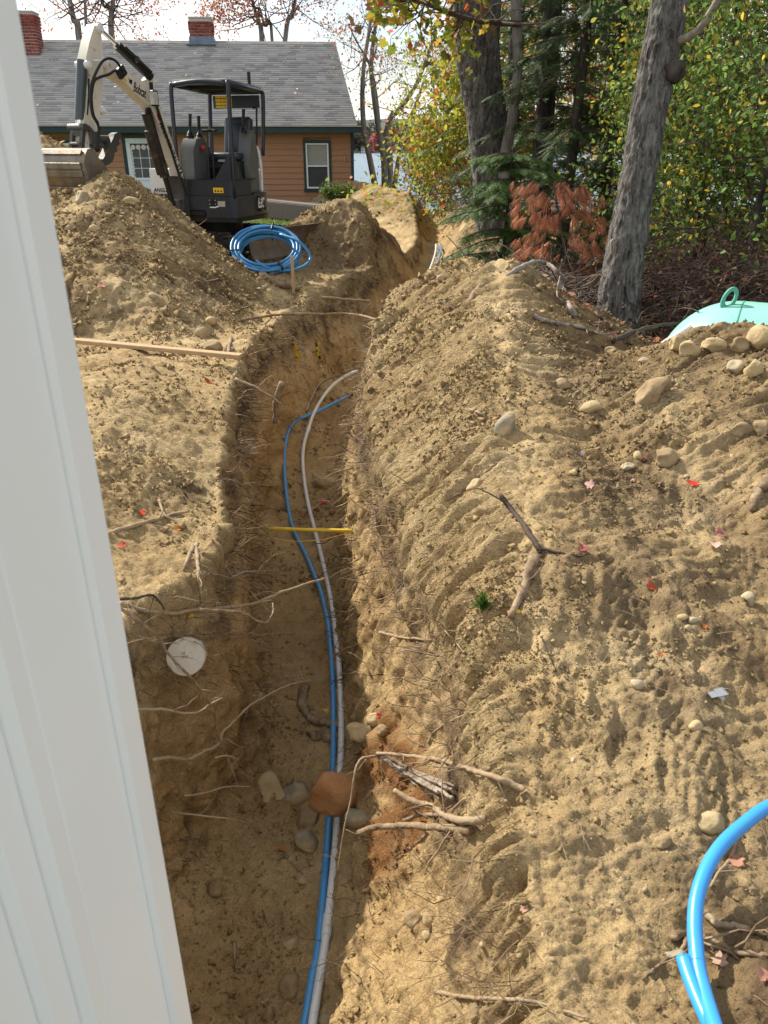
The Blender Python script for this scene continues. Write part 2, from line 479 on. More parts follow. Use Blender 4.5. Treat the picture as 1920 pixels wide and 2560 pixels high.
rightside = np.clip((vx - xcr - .05 + .5 * lump) / .35, 0, 1) * (vy < 7.5) * (1 - litter)
topsoil_shade = np.maximum(topsoil_shade, rightside * np.clip(.40 + .80 * fbm(P3 * 1.8 + 63, 5, .65), .10, .80))  # browner earth past the crest, with that side's half-shade painted in
rust = np.zeros(len(vx))
for u_, v_, R_ in ((965, 1890, .17), (1000, 1960, .20), (985, 2035, .17), (1040, 2020, .12), (900, 1900, .12)):
    rust = np.maximum(rust, np.clip(1.6 - np.linalg.norm(P3 - march(u_, v_), axis=1) / R_ + med * 1.2, 0, 1))
damp = np.clip(intrench * np.clip(depth_below / .7, 0, 1), 0, 1)
COLS = np.stack([topsoil_shade, litter, lawn, rust], 1)

m = bpy.data.materials.new('sandy_soil'); N, L, B = nodes_of(m)
def attr(n):
    a = N.new('ShaderNodeAttribute'); a.attribute_name = n; return a
tc = N.new('ShaderNodeTexCoord')
def noise_n(scale, detail=6, rough=.6):
    n = N.new('ShaderNodeTexNoise'); n.inputs['Scale'].default_value = scale; n.inputs['Detail'].default_value = detail; n.inputs['Roughness'].default_value = rough
    L.new(tc.outputs['Object'], n.inputs['Vector']); return n
def ramp(src, stops):
    r = N.new('ShaderNodeValToRGB'); e = r.color_ramp.elements
    while len(e) < len(stops): e.new(0.5)
    for q, (p, c) in zip(e, stops): q.position = p; q.color = (*c, 1)
    L.new(src, r.inputs['Fac']); return r
def mix(f, a, b, mode='MIX'):
    x = N.new('ShaderNodeMixRGB'); x.blend_type = mode
    if isinstance(f, float): x.inputs['Fac'].default_value = f
    else: L.new(f, x.inputs['Fac'])
    for s, q in ((x.inputs['Color1'], a), (x.inputs['Color2'], b)):
        if isinstance(q, tuple): s.default_value = (*q, 1)
        else: L.new(q, s)
    return x.outputs['Color']
n_big = noise_n(1.6, 8); n_mid = noise_n(14, 8, .7); n_fine = noise_n(150, 5, .75); n_grain = noise_n(600, 3, .8)
sand = ramp(n_big.outputs['Fac'], [(.30, (.290, .200, .100)), (.50, (.405, .298, .158)), (.68, (.505, .388, .222))]).outputs['Color']
midv = ramp(n_mid.outputs['Fac'], [(.30, (.72, .70, .67)), (.52, (1, 1, 1)), (.72, (1.16, 1.15, 1.12))]).outputs['Color']
sand = mix(1.0, sand, midv, 'MULTIPLY')
finev = ramp(n_fine.outputs['Fac'], [(.30, (.55, .53, .50)), (.5, (1, 1, 1)), (.70, (1.35, 1.33, 1.28))]).outputs['Color']
sand = mix(.8, sand, finev, 'MULTIPLY')
grv = ramp(n_grain.outputs['Fac'], [(.32, (.70, .68, .65)), (.5, (1, 1, 1)), (.68, (1.3, 1.28, 1.25))]).outputs['Color']
sand = mix(.7, sand, grv, 'MULTIPLY')
aM = attr('soil'); sep = N.new('ShaderNodeSeparateColor'); L.new(aM.outputs['Color'], sep.inputs['Color'])
aD = attr('damp')
dampc = mix(1.0, sand, (.98, .93, .86), 'MULTIPLY')
c = mix(aD.outputs['Fac'], sand, dampc)
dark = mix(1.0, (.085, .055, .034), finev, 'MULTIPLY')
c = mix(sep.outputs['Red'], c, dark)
rustc = mix(1.0, (.20, .098, .038), finev, 'MULTIPLY')
c = mix(aM.outputs['Alpha'], c, rustc)
litc = ramp(n_fine.outputs['Fac'], [(.30, (.035, .018, .012)), (.5, (.12, .062, .042)), (.62, (.22, .125, .085)), (.75, (.28, .08, .04))]).outputs['Color']
c = mix(sep.outputs['Green'], c, litc)
grc = ramp(n_mid.outputs['Fac'], [(.3, (.05, .085, .02)), (.6, (.12, .16, .04)), (.75, (.20, .17, .07))]).outputs['Color']
c = mix(sep.outputs['Blue'], c, grc)
L.new(c, B.inputs['Base Color'])
B.inputs['Roughness'].default_value = .95; B.inputs['Specular IOR Level'].default_value = .12
b1 = N.new('ShaderNodeBump'); b1.inputs['Strength'].default_value = .9; b1.inputs['Distance'].default_value = .004
L.new(n_fine.outputs['Fac'], b1.inputs['Height'])
n_crumb = noise_n(55, 4, .7)
b0 = N.new('ShaderNodeBump'); b0.inputs['Strength'].default_value = 1.0; b0.inputs['Distance'].default_value = .016
L.new(n_crumb.outputs['Fac'], b0.inputs['Height'])
mp_ = N.new('ShaderNodeMapping'); mp_.inputs['Rotation'].default_value = (0, 0, math.radians(-20)); mp_.inputs['Scale'].default_value = (3.2, 34, 3.2)
n_sl = N.new('ShaderNodeTexNoise'); n_sl.inputs['Scale'].default_value = 1.0; n_sl.inputs['Detail'].default_value = 5; n_sl.inputs['Roughness'].default_value = .65
L.new(tc.outputs['Object'], mp_.inputs['Vector']); L.new(mp_.outputs['Vector'], n_sl.inputs['Vector'])
aS = attr('slide')
bS = N.new('ShaderNodeBump'); bS.inputs['Distance'].default_value = .08
L.new(aS.outputs['Fac'], bS.inputs['Strength']); L.new(n_sl.outputs['Fac'], bS.inputs['Height']); L.new(b0.outputs['Normal'], bS.inputs['Normal']); L.new(bS.outputs['Normal'], b1.inputs['Normal'])
b2 = N.new('ShaderNodeBump'); b2.inputs['Strength'].default_value = .6; b2.inputs['Distance'].default_value = .0006
L.new(n_grain.outputs['Fac'], b2.inputs['Height']); L.new(b1.outputs['Normal'], b2.inputs['Normal'])
L.new(b2.outputs['Normal'], B.inputs['Normal'])
M_SOIL = m

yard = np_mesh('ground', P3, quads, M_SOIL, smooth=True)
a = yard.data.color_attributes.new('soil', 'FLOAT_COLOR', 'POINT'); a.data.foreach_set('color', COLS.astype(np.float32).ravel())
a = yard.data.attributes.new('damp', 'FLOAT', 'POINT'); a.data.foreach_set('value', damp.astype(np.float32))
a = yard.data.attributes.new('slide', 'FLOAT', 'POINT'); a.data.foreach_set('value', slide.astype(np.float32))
tag(yard, 'dug-up sandy yard with spoil banks and an open trench', None, kind='structure')

BV = BVHTree.FromPolygons([tuple(p) for p in P3.tolist()], [tuple(q) for q in quads.tolist()])
CAMV = Vector((0, 0, CAMZ))
def ray(u, v):
    """Where the photo pixel (u, v) meets the ground: point and normal."""
    xc, yc = (u - 960.0) / FPX, (1280.0 - v) / FPX
    d = Vector((xc, CP + yc * SP, -SP + yc * CP)).normalized()
    h = BV.ray_cast(CAMV, d)
    if h[0] is None:
        q = at_height(u, v, 0.0); return q, Vector((0, 0, 1))
    return h[0], h[1]
def drop(x, y, top=4.0):
    h = BV.ray_cast(Vector((x, y, top)), Vector((0, 0, -1)))
    if h[0] is None: return Vector((x, y, float(base_ground(np.array([x]), np.array([y]))[0]))), Vector((0, 0, 1))
    return h[0], h[1]

# the land round about, coarse, kept below the fine sheet where the two overlap
gx = np.concatenate([np.linspace(-400, -45, 14), np.linspace(-40, 45, 130), np.linspace(50, 400, 14)])
gy = np.concatenate([np.linspace(-40, -4, 8), np.linspace(-3, 46, 110), np.linspace(50, 120, 6)])
GX, GY = np.meshgrid(gx, gy); X, Y = GX.ravel(), GY.ravel()
Z = base_ground(X, Y)
half = 0.53 * (CP * Y + SP * 1.9) + 0.45
inside = (np.abs(X) < half - .15) & (Y > 0.35) & (Y < rows_y.max() - .3)
Z = np.where(inside, -2.3, Z - 0.02)
Z = np.where(Y < -2, 0.0, Z)
Z = np.where(Y > 40, np.minimum(Z, -2.2), Z)
gi = np.arange(len(X)).reshape(GX.shape)
gq = np.stack([gi[:-1, :-1].ravel(), gi[:-1, 1:].ravel(), gi[1:, 1:].ravel(), gi[1:, :-1].ravel()], 1)
land = np_mesh('terrain', np.stack([X, Y, Z], 1), gq, M_SOIL, smooth=True)
lm = np.zeros((len(X), 4)); lm[:, 1] = (X > 3.5); lm[:, 2] = (X <= 3.5)
a = land.data.color_attributes.new('soil', 'FLOAT_COLOR', 'POINT'); a.data.foreach_set('color', lm.astype(np.float32).ravel())
tag(land, 'lawn and leaf-covered land around the yard', None, kind='structure')
# ---------------------------------------------------------------- lake and far shore
m = bpy.data.materials.new('lake_water'); N, L, B = nodes_of(m)
B.inputs['Base Color'].default_value = (.13, .19, .24, 1); B.inputs['Roughness'].default_value = .25; B.inputs['IOR'].default_value = 1.18
tc = N.new('ShaderNodeTexCoord'); mp = N.new('ShaderNodeMapping'); mp.inputs['Scale'].default_value = (.5, 1.6, 1)
nz = N.new('ShaderNodeTexNoise'); nz.inputs['Scale'].default_value = .9; nz.inputs['Detail'].default_value = 7; nz.inputs['Roughness'].default_value = .62
bp = N.new('ShaderNodeBump'); bp.inputs['Strength'].default_value = .9; bp.inputs['Distance'].default_value = .35
L.new(tc.outputs['Object'], mp.inputs['Vector']); L.new(mp.outputs['Vector'], nz.inputs['Vector'])
L.new(nz.outputs['Fac'], bp.inputs['Height']); L.new(bp.outputs['Normal'], B.inputs['Normal'])
M_WATER = m
LAKE_Z = -1.05
b = MB(); b.quad((-1500, 8, LAKE_Z), (1500, 8, LAKE_Z), (1500, 640, LAKE_Z), (-1500, 640, LAKE_Z))
tag(b.build('lake', M_WATER), 'rippled lake beyond the yard', None, kind='structure')

M_HILL = pm('far_forest_floor', (.05, .062, .045), .95, .3, .02)
xs = np.linspace(-1500, 1500, 120)
HX, HY = np.meshgrid(xs, np.array([575., 600, 640, 700, 800, 1000, 1300]))
hz = np.array([-1.2, 0, 3, 8, 16, 28, 20])[:, None] * (1 + .35 * np.sin(HX / 170.) + .2 * np.sin(HX / 61. + 2)) - .2
hi = np.arange(HX.size).reshape(HX.shape)
hq = np.stack([hi[:-1, :-1].ravel(), hi[:-1, 1:].ravel(), hi[1:, 1:].ravel(), hi[1:, :-1].ravel()], 1)
tag(np_mesh('far_hills', np.stack([HX.ravel(), HY.ravel(), hz.ravel()], 1), hq, M_HILL, smooth=True), 'wooded hills across the lake', None, kind='structure')

def blob_tree_arrays(rng, base, h, w, conif, nleaf=90):
    """Leaf-clump triangles spread through a far tree's crown."""
    t = rng.random(nleaf) ** .8
    ang = rng.random(nleaf) * 6.283
    if conif: rr = (1 - t) * w * .5 + .2
    else: rr = np.sqrt(np.clip(1 - (2 * t - .9) ** 2 / 1.25, .02, 1)) * w * .5
    rr = rr * np.sqrt(rng.random(nleaf) * .7 + .3)
    c = np.stack([base[0] + rr * np.cos(ang), base[1] + rr * np.sin(ang), base[2] + h * (.12 + .88 * t)], 1)
    s = w * (.20 + .16 * rng.random(nleaf)) * (.7 if conif else 1)
    d = rng.normal(size=(nleaf, 3, 3)); d[:, :, 2] *= .8
    d /= np.linalg.norm(d, axis=2)[:, :, None]
    return (c[:, None, :] + d * s[:, None, None]).reshape(-1, 3)
M_FARLEAF = leaf_mat('far_foliage', .9, .25)
rng = np.random.default_rng(21)
V = []; Cc = []
pal = np.array([(.035, .06, .03), (.05, .075, .03), (.075, .08, .03), (.11, .07, .03), (.025, .045, .03), (.06, .065, .045)])
for i in range(620):
    x = rng.uniform(-420, 520); y = 578 + 110 * rng.random() ** 1.6
    gzv = np.interp(y, [575, 600, 640, 700], [-1.0, 0, 3, 8])
    con = rng.random() < .4
    h = rng.uniform(9, 15) * (1.15 if con else 1); w = rng.uniform(4, 6) if con else rng.uniform(7, 11)
    v = blob_tree_arrays(rng, (x, y, gzv), h, w, con, 60)
    V.append(v)
    c = pal[4] if con else pal[rng.integers(0, 6)]
    c = c * rng.uniform(.8, 1.25) + np.array([.012, .018, .026])  # constant blue-grey added to the leaf colour as painted air haze
    Cc.append(np.tile(np.append(c, 1), (len(v), 1)))
V = np.concatenate(V); Cc = np.concatenate(Cc)
far = np_mesh('far_wood', V, np.arange(len(V)).reshape(-1, 3), M_FARLEAF, cols=Cc)
tag(far, 'hazy mixed wood along the far lake shore', 'woodland', kind='stuff')

M_FARWALL = pm('white_clapboard', (.62, .65, .68), .7, .06, .5)
M_FARBLUE = pm('slate_blue_clapboard', (.10, .13, .19), .7, .08, .5)
M_FARROOF = pm('far_roof', (.16, .16, .18), .8, .1, .5)
M_FARGLASS = pm('far_glass', (.05, .06, .07), .15, .1, 1)
def far_house(name, u, v, w, h, dep, rh, wallm, label, nwin):
    p = at_depth(u, 384, 577); root = empty(name, (p.x, 577, LAKE_Z))
    b = MB(); b.box((0, dep / 2, h / 2 + .3), (w, dep, h)); b.build('wall', wallm, root)
    b = MB(); b.prism([(-w / 2 - .4, h + .3), (w / 2 + .4, h + .3), (w / 2 - .6, h + .3 + rh), (-w / 2 + .6, h + .3 + rh)], -.5, dep + .5); b.build('roof', M_FARROOF, root)
    for k in range(nwin):
        x = -w / 2 + (k + .5) * w / nwin
        b = MB(); b.box((x, -.05, h * .55 + .3), (w / nwin * .5, .12, h * .4)); b.build('window', M_FARGLASS, root)
    tag(root, label, 'house')
far_house('boathouse', 917, 378, 7.5, 2.8, 6, 1.1, M_FARWALL, 'low white boathouse on the far lake shore', 4)
far_house('lake_house', 972, 370, 8.5, 7.0, 7, 2.2, M_FARBLUE, 'dark blue tall house on the far lake shore', 3)
def far_tree(u, h, w, col, label):
    p = at_depth(u, 384, 576); root = empty('maple_tree', (p.x, 576, LAKE_Z)); r = np.random.default_rng(int(u))
    v = blob_tree_arrays(r, (0, 0, 0), h, w, False, 260)
    cc = np.tile(np.append(np.array(col), 1), (len(v), 1)); cc[:, :3] *= (.7 + .6 * r.random((len(v) // 3, 1))).repeat(3, 0)
    np_mesh('crown', v, np.arange(len(v)).reshape(-1, 3), M_FARLEAF, root, cols=cc)
    b = MB(); b.cyl((0, 0, 0), (0, 0, h * .6), .3, .1, 6); b.build('trunk', M_FARROOF, root)
    tag(root, label, 'tree')
far_tree(941, 11, 8.5, (.42, .14, .13), 'bright crimson maple on the far lake shore')

# ---------------------------------------------------------------- the brown house
M_SIDING = pm('brown_siding', (.36, .19, .105), .62, .07, 3.0, bump=.12, bscale=40, stretch=(1, 1, 8), base2=(.33, .175, .10), mask=(.5, .75), mscale=1.5)
M_TEAL = pm('dark_teal_trim', (.016, .040, .046), .45, .12, 4.0, bump=.05)
M_WHITE = pm('white_vinyl', (.74, .76, .78), .35, .03, 6)
M_PANE = pm('window_glass', (.035, .042, .045), .06, .2, 2.0, spec=.6)
M_SCREEN = pm('insect_screen', (.045, .05, .055), .6, .1, 3.0)
M_BLIND = pm('pale_blind', (.42, .43, .38), .6, .05, 3.0)
M_CURTAIN = pm('lace_curtain', (.10, .105, .11), .8, .15, 14.0)
M_LACE = pm('white_lace', (.62, .63, .64), .8, .05, 14.0)
M_DOORW = pm('white_door_paint', (.66, .72, .78), .4, .03, 4)
M_BRICK = [pm('red_brick_%d' % k, c, .9, .25, 9.0, bump=.4, bscale=60) for k, c in enumerate([(.20, .042, .034), (.235, .052, .040), (.16, .036, .032), (.26, .070, .052)])]
M_MORTAR = pm('mortar', (.50, .46, .42), .95, .12, 20, bump=.3)
M_LEAD = pm('blue_grey_flashing', (.16, .20, .27), .5, .25, 6.0, metal=.3)
M_CONC = pm('concrete', (.42, .40, .37), .9, .12, 10, bump=.3)
M_GREYWOOD = pm('weathered_grey_wood', (.15, .125, .115), .85, .22, 6.0, bump=.3, stretch=(.6, 6, 14))
M_BLACKP = pm('black_pipe', (.018, .018, .020), .5, .15, 10)

HR = math.radians(3.5)
HX_, HY_ = Vector((math.cos(HR), math.sin(HR), 0)), Vector((-math.sin(HR), math.cos(HR), 0))
HP = at_depth(886, 500, 26.0); HP.z = 0.0
house = empty('brown_house', (HP.x, HP.y, 0), (0, 0, HR))
tag(house, 'single-storey brown clapboard house with grey shingle roof and teal trim', 'house')
def fx(u, v, dep=0.0):
    """Photo pixel on the facade plane (dep metres into the house) to house-local x, z."""
    xc, yc = (u - 960.0) / FPX, (1280.0 - v) / FPX
    d = Vector((xc, CP + yc * SP, -SP + yc * CP))
    O = Vector((HP.x, HP.y, 0)) + HY_ * dep
    t = HY_.dot(O - CAMV) / HY_.dot(d)
    p = CAMV + d * t
    return (p - O).dot(HX_), p.z
XL = -15.5
z_soff = fx(700, 333)[1]; z_fasc = fx(700, 321, -.45)[1]
z_base = 0.02
b = MB(); b.box((XL / 2, 3.9, z_soff / 2 - .1), (-XL - .06, 7.6, z_soff + .2)); b.build('wall', M_SIDING, house)
rowh = .163
wx0, wz1 = fx(757, 350); wx1, wz0 = fx(830, 478)
dx0, dz1 = fx(303, 336); dx1, _ = fx(408, 336)
lx0, lz1 = fx(96, 350); lx1, lz0 = fx(203, 440)
openings = [(wx0, wx1, wz0, wz1), (dx0, dx1, -.2, dz1), (lx0, lx1, lz0, lz1)]
z = z_base
while z < z_soff - .01:
    h = min(rowh, z_soff - z)
    segs = [(XL, -.085)]
    for (a0, a1, c0, c1) in openings:
        if c0 < z + h * .6 and c1 > z + h * .4:
            ns = []
            for (s0, s1) in segs:
                if a1 <= s0 or a0 >= s1: ns.append((s0, s1)); continue
                if a0 > s0: ns.append((s0, a0 + .01))
                if a1 < s1: ns.append((a1 - .01, s1))
            segs = ns
    for s0, s1 in segs:
        cuts = [s0]
        while s1 - cuts[-1] > 4.6: cuts.append(cuts[-1] + random.uniform(2.6, 3.7))
        cuts.append(s1)
        for c0, c1 in zip(cuts[:-1], cuts[1:]):
            wv = random.uniform(-.003, .003)
            b = MB(); b.prism([(.06, z - .012 + wv), (-.030, z - .012 + wv), (-.026, z + .004 + wv), (-.004, z + h + wv), (.06, z + h + wv)], c0 + .0015, c1 - .0015, 'X')
            b.build('siding_board', M_SIDING, house)
    z += rowh
b = MB(); b.box((-.042, -.02, z_soff / 2), (.09, .09, z_soff)); b.build('corner_board', M_TEAL, house)
# eave: soffit, fascia
b = MB(); b.box((XL / 2 + .10, -.215, z_soff + .012), (-XL + .28, .45, .024)); b.build('soffit', M_TEAL, house)
b = MB(); b.box((XL / 2 + .10, -.452, z_soff + .085), (-XL + .28, .026, .165)); b.build('fascia', M_TEAL, house)
M_DRIP = pm('pale_roof_edge', (.40, .37, .31), .8, .1, 5)
b = MB(); b.box((XL / 2 + .10, -.475, z_soff + .178), (-XL + .30, .07, .022)); b.build('drip_edge', M_DRIP, house)
# roof
z_e = z_soff + .185
rx, rz = fx(838, 107, 4.0); RD = 4.0
XE, XR = fx(893, 320, -.49)[0], rx
YE = -.49
sl = math.atan2(rz - z_e, RD - YE); SLN = math.hypot(rz - z_e, RD - YE)
M_ROOFDECK = pm('roof_felt', (.06, .06, .065), .9, .1, 6)
b = MB()
A = [(XL - .2, YE, z_e - .012), (XE - .01, YE, z_e - .012), (XR - .01, RD, rz - .012), (XL - .2, RD, rz - .012)]
b.quad(*A); b.quad((XL - .2, 2 * RD - YE, z_e - .012), (XL - .2, RD, rz - .012), (XR - .01, RD, rz - .012), (XE - .01, 2 * RD - YE, z_e - .012))
b.quad((XE - .01, YE, z_e - .012), (XE - .01, 2 * RD - YE, z_e - .012), (XR - .01, RD, rz - .012))
b.quad((XE - .01, YE, z_e - .03), (XL - .2, YE, z_e - .03), (XL - .2, 2 * RD - YE, z_e - .03), (XE - .01, 2 * RD - YE, z_e - .03))
roof = b.build('roof', M_ROOFDECK, house)
m = bpy.data.materials.new('asphalt_shingle'); N, L, B = nodes_of(m)
at_ = N.new('ShaderNodeAttribute'); at_.attribute_name = 'tint'
tc = N.new('ShaderNodeTexCoord'); nz = N.new('ShaderNodeTexNoise'); nz.inputs['Scale'].default_value = 60; nz.inputs['Detail'].default_value = 4
rp_ = N.new('ShaderNodeValToRGB'); rp_.color_ramp.elements[0].color = (.7, .7, .7, 1); rp_.color_ramp.elements[1].color = (1.25, 1.25, 1.25, 1)
mx = N.new('ShaderNodeMixRGB'); mx.blend_type = 'MULTIPLY'; mx.inputs['Fac'].default_value = 1
L.new(tc.outputs['Object'], nz.inputs['Vector']); L.new(nz.outputs['Fac'], rp_.inputs['Fac'])
L.new(at_.outputs['Color'], mx.inputs['Color1']); L.new(rp_.outputs['Color'], mx.inputs['Color2']); L.new(mx.outputs['Color'], B.inputs['Base Color'])
B.inputs['Roughness'].default_value = .9; B.inputs['Specular IOR Level'].default_value = .2
M_SHING = m
EXPO, TABW, TH = .128, .30, .024
nrow = int(SLN / EXPO)
base_sh = np.array([(0, 0, .004), (1, 0, .004), (1, 1, -.004), (0, 1, -.004), (0, 0, TH), (1, 0, TH), (1, 1, .002), (0, 1, .002)])
fsh = np.array([(4, 5, 6, 7), (0, 1, 5, 4)])
Msl = Matrix.Translation((0, YE, z_e)) @ Matrix.Rotation(sl, 4, 'X')
shades = [(.37, .36, .352), (.33, .323, .32), (.41, .395, .385), (.27, .265, .265), (.36, .345, .33)]
tabmesh = []
for k, c in enumerate(shades):
    v = base_sh.copy(); v[:, 0] *= TABW; v[:, 1] *= EXPO * 1.18
    o = np_mesh('shingle', v, fsh, M_SHING, cols=np.tile((*c, 1), (8, 1)))
    tabmesh.append(o.data); bpy.data.objects.remove(o)
SV, SF, SCc = [], [], []; nv = 0; npart = 0
rr = random.Random(9)
for r in range(nrow):
    y0 = r * EXPO; f = y0 / SLN
    xr = XE + (XR - XE) * f
    x = xr - rr.random() * TABW
    first = True
    xend = xr
    while xend > XL:
        x0 = max(x, XL - .2); w = xend - x0
        k = rr.randrange(5)
        jy = 0.0; jz = 0.0
        full = abs(w - TABW) < .002
        if full and r < 12 and npart < 300 and x0 > -12.2:
            o = bpy.data.objects.new('shingle', tabmesh[k]); COL.objects.link(o); o.parent = roof
            o.matrix_local = Msl @ Matrix.Translation((x0, y0 + jy, jz)); npart += 1
        else:
            v = base_sh.copy(); v[:, 0] = v[:, 0] * w + x0; v[:, 1] = v[:, 1] * EXPO * 1.18 + y0 + jy; v[:, 2] += jz
            v = np.array([(Msl @ Vector(q))[:] for q in v])
            SV.append(v); SF.append(fsh + nv); nv += 8; SCc.append(np.tile((*shades[k], 1), (8, 1)))
        xend = x; x -= TABW
tag(np_mesh('shingle_field', np.concatenate(SV), np.concatenate(SF), M_SHING, roof, cols=np.concatenate(SCc)), kind='stuff')
M_RIDGE = pm('ridge_cap_shingle', (.27, .25, .23), .9, .15, 8)
b = MB()
x = XR
while x > XL:
    b.prism([(-.13, -.085), (0, .03), (.13, -.085), (.13, -.10), (0, .012), (-.13, -.10)], x - .29, x, 'X'); x -= .295
b.build('ridge_cap', M_RIDGE, roof, M=Matrix.Translation((0, RD, rz)))
# fallen leaves lying on the shingles
M_DRYLEAF = leaf_mat('fallen_leaf', .7, .25)
# chimneys: each brick a piece
brk = []
for k in range(4):
    b = MB(); b.box((0, 0, 0), (.19, .09, .068), bevel=.006)
    o = b.build('brick', M_BRICK[k]); brk.append(o.data); bpy.data.objects.remove(o)
def chimney(cx, cy, z0, z1, w, d, zf):
    ch = empty('chimney', (cx, cy, z0), parent=house)
    b = MB(); b.box((0, 0, (z1 - z0) / 2), (w - .03, d - .03, z1 - z0 - .01)); b.build('mortar_core', M_MORTAR, ch)
    n = int((z1 - zf) / .086); r = random.Random(int(cx * 100))
    for i in range(n):
        z = zf - z0 + .043 + i * .086
        grow = .05 if i >= n - 3 else (.02 if i == n - 4 else 0)
        W_, D_ = w + grow, d + grow
        nb = 4; step = W_ / nb
        off = 0 if i % 2 else step / 2
        for side in (-1, 1):
            for k in range(nb + (1 if off else 0)):
                xa = max(-W_ / 2, -W_ / 2 + k * step - off); xb = min(W_ / 2, -W_ / 2 + (k + 1) * step - off)
                if xb - xa < .04: continue
                o = bpy.data.objects.new('brick', brk[r.randrange(4)]); COL.objects.link(o); o.parent = ch
                o.location = ((xa + xb) / 2, side * (D_ / 2 - .045), z + r.uniform(-.002, .002)); o.scale = ((xb - xa - .014) / .19, 1, 1)
        nbd = 3; stepd = (D_ - .19) / nbd
        for side in (-1, 1):
            for k in range(nbd):
                o = bpy.data.objects.new('brick', brk[r.randrange(4)]); COL.objects.link(o); o.parent = ch
                o.location = (side * (W_ / 2 - .045), -D_ / 2 + .095 + (k + .5) * stepd, z); o.rotation_euler = (0, 0, math.pi / 2); o.scale = ((stepd - .014) / .19, 1, 1)
    b = MB(); b.box((0, 0, z1 - z0 + .02), (w + .01, d + .01, .05), bevel=.01); b.build('cap', M_CONC, ch)
    b = MB(); b.box((0, 0, (zf - z0) / 2 - .02), (w + .05, d + .05, zf - z0 + .05), bevel=.01)
    b.box((0, 0, .02), (w + .22, d + .22, .03), rot=Matrix.Rotation(sl, 3, 'X') if cy < RD - .5 else None)
    b.build('flashing', M_LEAD, ch)
c0, c1 = fx(476, 100, 4.0)[0], fx(535, 100, 4.0)[0]
chimney((c0 + c1) / 2, 4.05, rz - .12, fx(500, 46, 3.8)[1], c1 - c0 - .04, .62, rz + .12)
c1x = fx(87, 80, 3.0)[0]; w2 = .85
zb = z_e + (3.1 - YE) * math.tan(sl)
chimney(c1x - w2 / 2, 3.4, zb - .1, fx(70, 30, 3.1)[1], w2, .62, zb + .02)
# vent pipe
vx_, vz_ = fx(625, 232, 1.6); yv = YE + (vz_ - z_e) / math.tan(sl)
vx_, vz_ = fx(625, 232, yv); yv = YE + (vz_ - z_e) / math.tan(sl)
vp = empty('vent_pipe', (vx_, yv, vz_), parent=house)
b = MB(); b.cyl((0, 0, -.05), (0, 0, .56), .052, seg=14); b.build('pipe', M_BLACKP, vp, autosmooth=40)
b = MB(); b.lathe([(.12, -.02), (.12, .0), (.075, .05), (.06, .06)], 16, Matrix.Rotation(sl * .6, 4, 'X')); b.build('collar', M_CONC, vp, autosmooth=40)
# window on the right
def window(x0, x1, z0, z1, tw, name='window', blind=True):
    wd = empty(name, ((x0 + x1) / 2, 0, (z0 + z1) / 2), parent=house)
    w, h = x1 - x0, z1 - z0
    b = MB()
    b.box((-w / 2 + tw / 2, -.035, 0), (tw, .05, h)); b.box((w / 2 - tw / 2, -.035, 0), (tw, .05, h))
    b.box((0, -.035, h / 2 - tw * .6), (w - 2 * tw, .052, tw * 1.2)); b.build('casing', M_TEAL, wd)
    b = MB(); b.box((0, -.05, -h / 2 + tw * .45), (w + .05, .10, tw * .9)); b.build('sill', M_TEAL, wd)
    iw, ih = w - 2 * tw, h - 2.2 * tw
    b = MB(); f = .045
    for s in (-1, 1):
        b.box((s * (iw / 2 - f / 2), -.03, 0), (f, .05, ih)); b.box((0, -.03, s * (ih / 2 - f / 2)), (iw - 2 * f, .05, f))
    b.box((0, -.034, 0), (iw - 2 * f, .05, f * .9)); b.build('frame', M_WHITE, wd)
    for s, mt in ((1, M_PANE), (-1, M_SCREEN)):
        b = MB(); b.box((0, -.014, s * (ih / 4 - .005)), (iw - 2 * f - .01, .006, ih / 2 - 1.4 * f)); b.build('pane', mt, wd)
    if blind:
        b = MB(); n = 18
        for k in range(n):
            zz = .04 + k * (ih / 2 - .09) / n
            b.box((0, -.0195, zz), (iw - 2 * f - .02, .004, (ih / 2 - .09) / n * .5))
        b.build('blind', M_BLIND, wd)
window(wx0, wx1, wz0, wz1, .075)
lm_ = (lx0 + lx1) / 2
window(lx0, lm_ - .02, lz0, lz1, .07, blind=False); window(lm_ + .02, lx1, lz0, lz1, .07, blind=False)
# storm door
dr = empty('storm_door', ((dx0 + dx1) / 2, 0, 0), parent=house)
w = dx1 - dx0; h = dz1; tw = .105
b = MB(); b.box((-w / 2 + tw / 2, -.04, h / 2), (tw, .05, h)); b.box((w / 2 - tw / 2, -.04, h / 2), (tw, .05, h)); b.box((0, -.04, h - tw / 2), (w - 2 * tw, .052, tw)); b.build('casing', M_TEAL, dr)
iw, ih = w - 2 * tw, h - tw
b = MB()
for s in (-1, 1): b.box((s * (iw / 2 - .06), -.035, ih / 2), (.12, .045, ih))
b.box((0, -.035, ih - .07), (iw - .24, .045, .14)); b.box((0, -.035, ih * .22), (iw - .24, .045, ih * .44))
b.box((0, -.06, ih * .22), (iw - .40, .02, ih * .26), bevel=.008); b.box((0, -.062, ih * .415), (iw * .7, .03, .03), bevel=.006)
b.build('door_leaf', M_DOORW, dr)
b = MB(); b.box((0, -.02, ih * .65), (iw - .24, .008, ih * .46)); b.build('pane', M_CURTAIN, dr)
b = MB()
for k in (1, 2): b.box((-(iw - .24) / 2 + k * (iw - .24) / 3, -.027, ih * .65), (.016, .008, ih * .44))
for k in (1, 2): b.box((0, -.0272, ih * .43 + k * ih * .44 / 3), (iw - .26, .008, .016))
b.build('grille', M_WHITE, dr)
b = MB(); n = 9; hh = ih * .44
